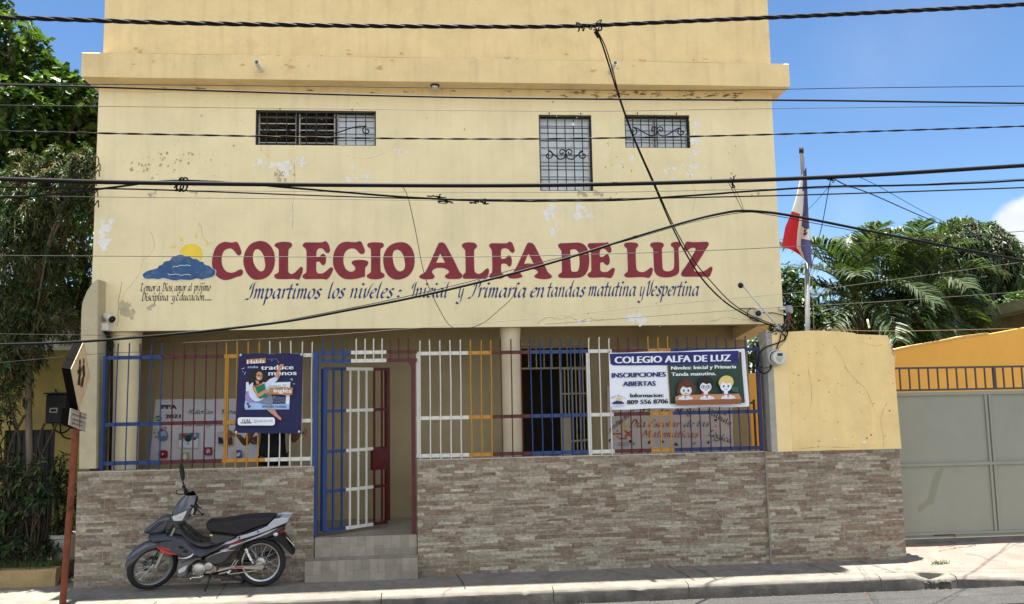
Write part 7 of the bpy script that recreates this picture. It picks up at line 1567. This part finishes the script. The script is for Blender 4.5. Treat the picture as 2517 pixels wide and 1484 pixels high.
def wheel(c, parent, st, hub_r, disc):
    Ry = .274
    def fin(b, name, m_, par, sm=True, ang=40):
        if st: steer(b)
        return b.build(name, m_, par, smooth=sm, local=True, angle=ang)
    b = MB(); prof = [(Ry-.062, -.020), (Ry-.052, -.032), (Ry-.028, -.038), (Ry-.010, -.030), (Ry-.002, -.014), (Ry, 0), (Ry-.002, .014), (Ry-.010, .030), (Ry-.028, .038), (Ry-.052, .032), (Ry-.062, .020)]
    b.lathe(prof, c, 'y', 64); w = fin(b, 'wheel', M_TYRE, parent)
    b = MB(); b.lathe([(Ry-.064, -.020), (Ry-.056, -.024), (Ry-.058, -.018), (Ry-.076, -.012), (Ry-.078, 0), (Ry-.076, .012), (Ry-.058, .018), (Ry-.056, .024), (Ry-.064, .020)], c, 'y', 64); fin(b, 'rim', M_RIM, w)
    b = MB(); b.lathe([(.012, -.06), (.022, -.06), (hub_r*.6, -.045), (hub_r, -.035), (hub_r, .035), (hub_r*.6, .045), (.022, .06), (.012, .06)], c, 'y', 28); fin(b, 'hub', M_ALU, w)
    b = MB()
    for k in range(36):
        a = 6.283*k/36; s = -1 if k % 2 else 1; tw = .55*(1 if (k//2) % 2 else -1)
        p = Vector(c)+Vector((math.cos(a+tw)*hub_r*.92, s*.03, math.sin(a+tw)*hub_r*.92)); q = Vector(c)+Vector((math.cos(a)*(Ry-.077), 0, math.sin(a)*(Ry-.077))); b.tube([p, q], .0019, 4, cap=False)
    fin(b, 'spokes', M_SPOKE, w)
    if disc:
        b = MB(); b.lathe([(.060, .048), (.098, .048), (.098, .052), (.060, .052)], c, 'y', 36); 
        for k in range(6): a = 6.283*k/6; b.bar(Vector(c)+Vector((math.cos(a)*.03, .05, math.sin(a)*.03)), Vector(c)+Vector((math.cos(a+.4)*.07, .05, math.sin(a+.4)*.07)), .012, .004)
        fin(b, 'brake_disc', M_BODYD, w)
    return w
wheel((.60, 0, .275), moto, False, .055, False)
fw = wheel((-.59, 0, .275), moto, True, .045, True)
fa = Vector((-.59, 0, .275))
# fork, fender, flap
for s in (-1, 1):
    b = MB(); p = fa+Vector((.0, s*.075, 0)); b.tube([p, p+axk*.2], .021, 10); b.tube([p+axk*.2, p+axk*.50], .014, 10); b.lathe([(.0, -.02), (.028, -.02), (.028, .02), (.0, .02)], p, 'y', 12); b.build('fork_leg', M_ALU, moto, smooth=True, local=True, angle=40) if False else steer(b).build('fork_leg', M_ALU, moto, smooth=True, local=True, angle=40)
b = MB(); n = 26; cols = []
for i in range(n+1):
    a = R(163-(163-38)*i/n); rr_ = .300+.012*math.sin(i/n*math.pi); half = .058*min(1, .35+3*min(i/n, 1-i/n)); 
    for (yy, dr) in ((-half, -.055), (-half*.95, -.012), (-half*.5, .006), (0, .010), (half*.5, .006), (half*.95, -.012), (half, -.055)): cols.append((fa.x+math.cos(a)*(rr_+dr), yy, fa.z+math.sin(a)*(rr_+dr)))
b.v = cols
for i in range(n):
    for q in range(6): k = i*7+q; b.face([k, k+1, k+8, k+7])
steer(b).build('front_fender', M_BODY, moto, smooth=True, local=True)
for s in (-1, 1):
    b = MB(); b.prism([(fa.x+.02, fa.z+.22), (fa.x+.15, fa.z+.20), (fa.x+.19, fa.z+.34), (fa.x+.12, fa.z+.36)], s*.060-.004, s*.060+.004); steer(b).build('fender_stay', M_BODYD, moto, local=True)
b = MB(); b.add([(fa.x+math.cos(R(a))*r0, y, fa.z+math.sin(R(a))*r0) for a, r0 in ((40, .30), (14, .315), (2, .33)) for y in (-.06, .06)], [(0, 1, 3, 2), (2, 3, 5, 4)]); steer(b).build('mud_flap', M_BLK, moto, local=True)
# head cowl, lamp, bars
hc = Vector((-.275, 0, .90))
def cowl_pt(u, v):
    """u -1..1 across, v 0 (chin) .. 1 (top)"""
    wv = .135*math.sin(math.pi*(.22+.62*(1-v)))**.7*(1.12-.55*v**2); fwd = .145*(math.cos(u*math.pi/2)**.55)*(math.sin(math.pi*(.20+.66*(1-v)))**.6)
    return Vector((hc.x+.075+.16*(v-.5)-fwd, u*wv, hc.z-.135+.29*v))
b = MB(); nu, nv = 18, 16
b.v = [tuple(cowl_pt(-1+2*i/nu, j/nv)) for j in range(nv+1) for i in range(nu+1)]
for j in range(nv):
    for i in range(nu): a = j*(nu+1)+i; b.face([a, a+nu+1, a+nu+2, a+1])
cowl = steer(b).build('head_cowl', M_BODY, moto, smooth=True, local=True)
b = MB(); back = [cowl_pt(-1+2*i/8, 0) for i in range(0)]
ring = [cowl_pt(-1, j/10) for j in range(11)]+[cowl_pt(1, j/10) for j in range(10, -1, -1)]; c0 = Vector((hc.x+.13, 0, hc.z))
b.v = [tuple(p) for p in ring]+[tuple(p+Vector((.03, 0, .0))+(c0-p)*.25) for p in ring]; m_ = len(ring)
for i in range(m_): j = (i+1) % m_; b.face([i, m_+i, m_+j, j])
b.face([m_+i for i in range(m_)]); steer(b).build('instrument_panel', M_BLK, moto, smooth=True, local=True, angle=40)
b = MB(); nu, nv = 16, 6
def lampv(u, j): lo = .10+.10*abs(u)**2; top = .24+.36*abs(u)**1.4; return lo+(top-lo)*j
for j in range(nv+1):
    for i in range(nu+1): u = -.92+1.84*i/nu; p = cowl_pt(u, lampv(u, j/nv)); b.v.append(tuple(p+Vector((-.007, 0, .001))))
for j in range(nv):
    for i in range(nu): a = j*(nu+1)+i; b.face([a, a+nu+1, a+nu+2, a+1])
steer(b).build('headlight', M_LENS, moto, smooth=True, local=True)
hb_ = Vector((-.19, 0, .965))
b = MB(); b.tube(smooth_loop([(hb_.x+.05, -.34, hb_.z+.005), (hb_.x+.02, -.2, hb_.z+.02), (hb_.x-.02, 0, hb_.z-.01), (hb_.x+.02, .2, hb_.z+.02), (hb_.x+.05, .34, hb_.z+.005)], 4, False), .011, 8); steer(b).build('handlebar', M_BLK, moto, smooth=True, local=True)
for s in (-1, 1):
    b = MB(); b.lathe([(.0, -.065), (.018, -.065), (.016, -.055), (.0165, .055), (.021, .062), (.0, .062)], (hb_.x+.045, s*.285, hb_.z+.008), 'y', 12); b.lathe([(.012, -.05), (.024, -.04), (.026, .02), (.014, .04)], (hb_.x+.03, s*.185, hb_.z+.015), 'y', 12); steer(b).build('grip', M_BLK, moto, smooth=True, local=True, angle=40)
    b = MB(); b.tube(smooth_loop([(hb_.x-.0, s*.17, hb_.z+.01), (hb_.x-.05, s*.21, hb_.z), (hb_.x-.055, s*.28, hb_.z-.005), (hb_.x-.035, s*.33, hb_.z-.01)], 4, False), .006, 6); steer(b).build('lever', M_BLK, moto, smooth=True, local=True)
# mirrors: right one raised, left one folded down beside the cowl
b = MB(); p0 = Vector((hb_.x, .16, hb_.z+.02)); p1 = p0+Vector((.0, .055, .12)); b.tube([p0, p0.lerp(p1, .5)+Vector((.005, 0, .01)), p1], [.008, .006, .012], 8)
mc = p1+Vector((.0, .03, .10)); b.lathe([(.0, -.022), (.038, -.018), (.054, 0), (.056, .006), (.0, .008)], mc, (Vector((.0, .42, .9)).normalized()*1.85, Vector((-.1, .9, -.42)).normalized()*.95, Vector((-1, -.10, 0)).normalized()), 22); steer(b).build('mirror', M_BLK, moto, smooth=True, local=True, angle=50)
b = MB(); mc = Vector((hb_.x+.0, -.165, hb_.z-.035)); b.lathe([(.0, -.016), (.03, -.014), (.044, 0), (.0, .004)], mc, (Vector((.25, 0, 1)).normalized()*1.2, Vector((.8, -.5, -.2)).normalized()*.75, Vector((-.5, -.86, .1)).normalized()), 20); steer(b).build('mirror', M_BLK, moto, smooth=True, local=True, angle=50)
b = MB(); b.lathe([(.0, -.022), (.024, -.02), (.034, -.016), (.0, -.0155)], mc+Vector((-.006, -.01, .014)), (Vector((.25, 0, 1)).normalized()*1.1, Vector((.8, -.5, -.2)).normalized()*.45, Vector((.5, .86, -.1)).normalized()), 18); steer(b).build('mirror_glass', M_CHROME, moto, smooth=True, local=True)
# front body
piece('front_cover', ZL((905, 778), (945, 735), (1010, 682), (1100, 622), (1165, 640), (1150, 705), (1085, 790), (950, 800)), .085, .035, M_BODY)
b = MB()
for k in range(3):
    pts = [Z(940+34*k, 775-2*k), Z(1000+36*k, 730-4*k), Z(1080+30*k, 668-2*k)]
    b.tube([(p[0], -.088+.004*k, p[1]) for p in smooth_loop(pts, 4, False)], .0045, 5)
b.build('cover_slots', M_BLK, moto, smooth=True, local=True)
piece('leg_shield', ZL((965, 800), (1110, 788), (1200, 804), (1270, 815), (1330, 850), (1390, 908), (1420, 918), (1500, 930), (1600, 902), (1690, 852), (1735, 880), (1600, 940), (1470, 1012), (1420, 1000), (1300, 1008), (1240, 985), (1130, 990), (1098, 950), (1040, 900), (975, 850)), .135, .03, M_BODY)
piece('tunnel_cover', ZL((1150, 650), (1235, 660), (1262, 750), (1340, 838), (1440, 876), (1540, 866), (1600, 885), (1500, 925), (1390, 905), (1270, 810), (1110, 785)), .07, .02, M_BODYD)
piece('under_cowl', ZL((1235, 1045), (1290, 1012), (1420, 1000), (1475, 1012), (1400, 1050), (1340, 1110), (1318, 1188), (1225, 1192)), .115, .02, M_BODYM)
b = MB(); pillow(b, ZL((1240, 1120), (1300, 1080), (1345, 1070), (1315, 1130), (1250, 1160)), .118, .006); b.build('winglet', M_SILV, moto, smooth=True, local=True, angle=40)
# decals follow the left flank
def decal(name, polys, m_, y=-.1375):
    b = MB()
    for k, pl in enumerate(polys): b.flat([[Z(*p) for p in pl]], y-.0004*k)
    return b.build(name, m_, moto, local=True)
decal('flame_decal', [smooth_loop(p, 3) for p in ([(1050, 888), (1075, 900), (1110, 922), (1160, 945), (1268, 973), (1170, 962), (1110, 938), (1070, 912)], [(1088, 884), (1108, 902), (1140, 908), (1172, 912), (1178, 930), (1150, 920), (1110, 914)], [(1082, 918), (1110, 940), (1150, 958), (1190, 968), (1130, 962), (1098, 942)])], M_DEC)
decal('side_stripe', [smooth_loop(p, 3) for p in ([(985, 862), (1050, 845), (1140, 835), (1210, 838), (1140, 845), (1080, 862), (1075, 885), (1060, 862)],)], M_BLK)
decal('side_swoosh', [smooth_loop(p, 3) for p in ([(1245, 1000), (1310, 998), (1370, 975), (1398, 952), (1380, 985), (1320, 1006)],)], M_DECW)
decal('air_vent', [smooth_loop(p, 3) for p in ([(1258, 890), (1290, 888), (1312, 905), (1290, 915), (1265, 908)], [(1295, 938), (1330, 920), (1350, 940), (1340, 952), (1310, 950)])], M_BLK)
def btext(body, x0, y0, x1, y1, h, m_, y, name, slant=.2):
    vs, fs = text_poly(body); a = min(v[0] for v in vs); w = max(v[0] for v in vs)-a; b = MB()
    for v in vs: t = (v[0]-a)/w; p = Z(x0+(x1-x0)*t+slant*v[1]/.73*h, y0+(y1-y0)*t-v[1]/.73*h); b.v.append((p[0], y, p[1]))
    for f in fs: b.face(list(f))
    return b.build(name, m_, moto, local=True)
btext('NIPPONIA', 1275, 1060, 1400, 1024, 24, M_BLK, -.1195, 'maker_lettering')
# seat and tail
piece('seat', ZL((1503, 700), (1512, 675), (1535, 660), (1620, 655), (1740, 640), (1860, 616), (2000, 608), (2140, 604), (2160, 625), (2110, 688), (1960, 736), (1820, 794), (1700, 786), (1560, 770), (1515, 742)), .112, .03, M_SEAT)
piece('seat_base', ZL((1535, 775), (1700, 790), (1800, 800), (1720, 850), (1600, 885), (1545, 862)), .095, .01, M_BODYD, sm=0)
b = MB(); b.flat([[Z(*p) for p in ((1545, 784), (1570, 784), (1570, 800), (1545, 798))]], -.098); b.build('yellow_tag', C('tag_yellow', 200, 196, 90, .5), moto, local=True)
piece('side_cover', ZL((1480, 1015), (1600, 945), (1700, 870), (1830, 815), (2000, 770), (2150, 712), (2262, 680), (2240, 735), (2170, 780), (2080, 822), (1950, 842), (1830, 905), (1740, 990), (1690, 1050), (1600, 1080), (1510, 1062)), .105, .02, M_BODYD, sm=2)
for nm, pl, m_, w in (('tail_panel', [(1605, 930), (1640, 893), (1700, 852), (1800, 815), (1830, 828), (1750, 862), (1690, 880), (1650, 905)], M_SILV, .122), ('tail_panel', [(1640, 930), (1720, 905), (1740, 880), (1850, 850), (2000, 788), (2100, 742), (2200, 716), (2100, 770), (1990, 815), (1880, 852), (1760, 900), (1650, 945)], M_SILV, .118), ('tail_stripe', [(1500, 1010), (1600, 960), (1680, 930), (1740, 918), (1700, 935), (1790, 930), (1660, 950), (1560, 985)], M_DECW, .112), ('black_stripe', [(1720, 880), (1740, 852), (1840, 822), (1980, 775), (2120, 715), (2260, 672), (2250, 690), (2120, 735), (1960, 795), (1850, 838)], M_BLK, .116)):
    b = MB(); pillow(b, ZL(*pl), w, .004); b.build(nm, m_, moto, smooth=True, local=True, angle=40)
b = MB()
for s in (-1, 1): pillow(b, ZL((1795, 822), (1812, 795), (1900, 772), (1990, 738), (2090, 696), (2130, 655), (2165, 622), (2230, 612), (2310, 614), (2288, 655), (2180, 700), (2100, 736), (1980, 780), (1850, 820)), .016, .006, s*.118)
pillow(b, ZL((2215, 618), (2310, 615), (2285, 655), (2220, 668)), .118, .008); b.build('tail_rack', M_SILV, moto, smooth=True, local=True, angle=40)
b = MB(); pillow(b, ZL((2178, 635), (2285, 622), (2265, 640), (2165, 660)), .085, .004); b.build('rack_recess', M_BODYD, moto, local=True)
b = MB(); 
for (x, y) in ((1830, 802), (2010, 745), (2000, 815)): p = Z(x, y); b.lathe([(.0, -.008), (.010, -.006), (.011, 0)], (p[0], -.134 if y < 810 else -.12, p[1]), 'y', 10)
b.build('rack_bolts', M_BLK, moto, smooth=True, local=True)
btext('mmu', 1735, 882, 1850, 836, 34, M_DEC, -.1255, 'tail_lettering', .35)
piece('rear_fender', ZL((2010, 830), (2120, 812), (2200, 770), (2250, 800), (2300, 880), (2340, 960), (2322, 988), (2270, 945), (2220, 890), (2140, 845), (2060, 838)), .07, .008, M_BLK, sm=2)
b = MB(); b.lathe([(.0, -.012), (.028, -.008), (.03, 0)], (0, 0, 0), 'y', 4); b = MB(); q = [Z(*p) for p in ((2232, 806), (2302, 872), (2282, 922), (2214, 862))]; b.add([(p[0]+.012, s, p[1]) for p in (q[0], q[2]) for s in (-.09, .09)], [(0, 1, 3, 2)])
q0, q1 = Vector((q[0][0], 0, q[0][1])), Vector((q[2][0]+.05, 0, q[2][1])); pd = (q1-q0).normalized(); b = MB(); 
pc = (q0+q1)/2+Vector((.004, 0, .01)); 
pr_ = [pc+pd*sx*.062+Vector((0, sy*.095, 0)) for sx, sy in ((-1, -1), (1, -1), (1, 1), (-1, 1))]; nn = pd.cross(Vector((0, 1, 0))).normalized()*.004
yaw_ = Matrix.Rotation(R(24), 3, 'Z')
pr_ = [pc+yaw_ @ (p-pc) for p in pr_]
b.add([p+nn for p in pr_]+[p-nn for p in pr_], [(0, 1, 2, 3), (7, 6, 5, 4), (0, 4, 5, 1), (1, 5, 6, 2), (2, 6, 7, 3), (3, 7, 4, 0)]); plate = b.build('number_plate', M_WHT, moto, local=True)
piece('tail_light', ZL((2150, 778), (2180, 742), (2244, 738), (2236, 775), (2195, 792)), .06, .008, M_REDL, sm=2)
for s in (-1, 1): b = MB(); b.lathe([(.0, -.03), (.02, -.022), (.028, 0), (.02, .022), (.0, .03)], (*Z(2170, 776)[:1], s*.085, Z(2170, 776)[1]), 'x', 12); b.build('rear_indicator', M_LENS, moto, smooth=True, local=True)
for s in (-1, 1): b = MB(); p = fa+axk*.27+Vector((-.0, s*.10, 0)); b.lathe([(.0, -.022), (.022, -.014), (.030, 0), (.022, .014), (.0, .022)], p, 'y', 14); steer(b).build('front_indicator', M_ORNG, moto, smooth=True, local=True)
# engine and running gear
b = MB(); cx = Z(1440, 1118); b.lathe([(.0, -.135), (.03, -.134), (.034, -.130), (.062, -.126), (.074, -.112), (.078, -.07), (.078, .08), (.0, .085)], (cx[0], 0, cx[1]), 'y', 32)
cx2 = Z(1530, 1090); b.lathe([(.0, -.125), (.018, -.124), (.04, -.120), (.050, -.108), (.052, -.06), (.0, -.06)], (cx2[0], 0, cx2[1]), 'y', 28); pillow(b, ZL((1360, 1080), (1420, 1050), (1540, 1040), (1600, 1090), (1615, 1150), (1540, 1170), (1400, 1172)), .085, .012); b.build('engine', M_ALU, moto, smooth=True, local=True, angle=45)
b = MB(); pillow(b, ZL((1330, 1080), (1390, 1045), (1430, 1050), (1400, 1165), (1345, 1150)), .075, .008)
for k in range(5): pillow(b, ZL((1318, 1085+k*14), (1350, 1080+k*14), (1350, 1086+k*14), (1318, 1091+k*14)), .08, .002)
pillow(b, ZL((1380, 1040), (1470, 1022), (1590, 1060), (1600, 1085), (1540, 1048), (1460, 1035), (1390, 1060)), .10, .004); b.build('engine_block', M_BLK, moto, smooth=True, local=True, angle=40)
b = MB()
for a in range(5): t = 6.283*a/5; b.lathe([(.0, -.132), (.006, -.131), (.006, -.12)], (cx[0]+.066*math.cos(t), 0, cx[1]+.066*math.sin(t)), 'y', 8)
b.build('engine_bolts', M_CHROME, moto, smooth=True, local=True)
b = MB(); pillow(b, ZL((1770, 1086), (1985, 1086), (2040, 1072), (2058, 1095), (2030, 1125), (1985, 1122), (1770, 1112)), .012, .003, -.075); b.build('chain_cover', M_ALU, moto, smooth=True, local=True, angle=40)
b = MB(); b.flat([[Z(*p) for p in ((1775, 1092), (1855, 1094), (1855, 1108), (1775, 1105))]], -.0882); b.build('warning_label', M_DEC, moto, local=True)
for s in (-1, 1):
    b = MB(); p, q = Z(1620, 1120), Z(2012, 1090); b.bar((p[0], s*.06, p[1]), (q[0], s*.06, q[1]), .026, .018); p, q = Z(1715, 1168), Z(1985, 1132); b.bar((p[0], s*.075, p[1]), (q[0], s*.075, q[1]), .012, .010); b.build('swingarm', M_BODYD if s > 0 else M_ALU, moto, local=True)
    p, q = Z(1882, 915), Z(1950, 1062); P0, Q0 = Vector((p[0], s*.10, p[1])), Vector((q[0], s*.09, q[1])); b = MB(); d = Q0-P0; b.tube([P0, P0+d*.25], .019, 12); b.tube([P0+d*.25, Q0], .009, 8)
    hx_ = []; a_ = d.normalized().cross(Vector((0, 1, 0))).normalized(); c_ = d.normalized().cross(a_)
    for i in range(90): t = i/89; hx_.append(P0+d*(.22+.55*t)+(a_*math.cos(t*56)+c_*math.sin(t*56))*.017)
    b.tube(hx_, .0042, 5); b.build('shock_absorber', M_CHROME, moto, smooth=True, local=True, angle=50)
b = MB(); c = Z(2005, 1092); b.lathe([(.0, -.075), (.02, -.075), (.022, -.066), (.045, -.064), (.048, -.05), (.0, -.05)], (c[0], 0, c[1]), 'y', 20); b.build('axle_adjuster', M_ALU, moto, smooth=True, local=True, angle=40)
b = MB()
lp = [Z(*p) for p in ((1750, 1078), (1796, 1016), (1818, 1018), (1780, 1078), (1752, 1086))]; b.tube([(p[0], -.125, p[1]) for p in lp], .006, 6)
p, q = Z(1620, 1125), Z(1770, 1085); b.bar((p[0], -.115, p[1]), (q[0], -.115, q[1]), .022, .012); p, q = Z(1630, 1155), Z(1740, 1125); b.bar((p[0], -.118, p[1]), (q[0], -.118, q[1]), .012, .010); b.build('footrest_bracket', M_ALU, moto, smooth=True, local=True, angle=40)
for (x, y, L) in ((1735, 1126, .09), (1560, 1158, .12)):
    for s in (-1, 1): b = MB(); p = Z(x, y); b.tube([(p[0], s*.10, p[1]), (p[0], s*(.10+L), p[1]+.004)], .012, 8); b.build('footpeg', M_BLK if x < 1700 else M_DECW, moto, smooth=True, local=True)
b = MB(); pts = [Z(1372, 1192), Z(1385, 1184), Z(1458, 1180), Z(1490, 1165)]; b.tube([(p[0], -.14, p[1]) for p in pts], .006, 6); b.tube([(pts[0][0], -.165, pts[0][1]), (pts[0][0], -.13, pts[0][1])], .010, 8); b.build('gear_lever', M_CHROME, moto, smooth=True, local=True)
b = MB(); pts = [Z(1548, 1185), Z(1510, 1290), Z(1482, 1360)]; ys = [-.10, -.13, -.155]; b.tube([(p[0], y, p[1]) for p, y in zip(pts, ys)], .010, 8); p = pts[2]; zf = 0.003/math.cos(R(7))+(.155)*math.tan(R(7)); b.v += []; b.box(p[0]-.022, p[0]+.02, -.172, -.14, p[1]-.006, p[1]+.006); b.build('kickstand', M_BLK, moto, smooth=True, local=True, angle=40)
b = MB(); pts = [Z(1600, 1175), Z(1700, 1190), Z(1790, 1225), Z(1850, 1250)]; b.tube([(p[0], -.05, p[1]) for p in pts], .012, 8); p = pts[-1]; b.box(p[0]-.012, p[0]+.012, -.09, .09, p[1]-.012, p[1]+.012); b.build('centre_stand', M_BLK, moto, smooth=True, local=True, angle=40)
b = MB(); pts = [Z(1350, 1150), Z(1420, 1215), Z(1600, 1200), Z(1760, 1130)]; b.tube([(p[0], .09, p[1]) for p in smooth_loop(pts, 4, False)], .014, 8); p, q = Z(1780, 1120), Z(2150, 1010); b.tube([(p[0], .13, p[1]), (q[0], .14, q[1])], [.035, .04], 14); b.build('exhaust', M_BLK, moto, smooth=True, local=True, angle=40)
b = MB()
for s in (-.045, -.015, .015, .045):
    pts = [Z(1238, 688), Z(1290, 720), Z(1400, 812), Z(1450, 848), Z(1520, 856), Z(1534, 826)]; b.tube([(p[0], s, p[1]+.012) for p in smooth_loop(pts, 4, False)], .0045, 5)
    pts = [Z(1245, 725), Z(1300, 770), Z(1400, 850), Z(1450, 868)]; b.tube([(p[0], s*1.3, p[1]+.012) for p in smooth_loop(pts, 4, False)], .004, 5)
for (x, y) in ((1275, 722), (1335, 765), (1390, 812), (1450, 852)):
    p = Z(x, y); b.tube([(p[0], -.062, p[1]-.01), (p[0], -.05, p[1]+.014), (p[0], .05, p[1]+.014), (p[0], .062, p[1]-.01)], .0045, 5)
p, q = Z(1132, 752), Z(1245, 735); b.tube([(p[0], -.075, p[1]), (q[0], -.07, q[1]+.004)], .006, 6); b.build('carrier', M_BLK, moto, smooth=True, local=True)
b = MB(); pts = [Vector((-.30, -.03, .80)), Vector((-.37, -.09, .68)), Vector((-.50, -.10, .45)), Vector((-.58, -.085, .30))]; b.tube(smooth_loop([tuple(p) for p in pts], 4, False), .005, 6); b.build('brake_hose', M_RUB, moto, smooth=True, local=True)
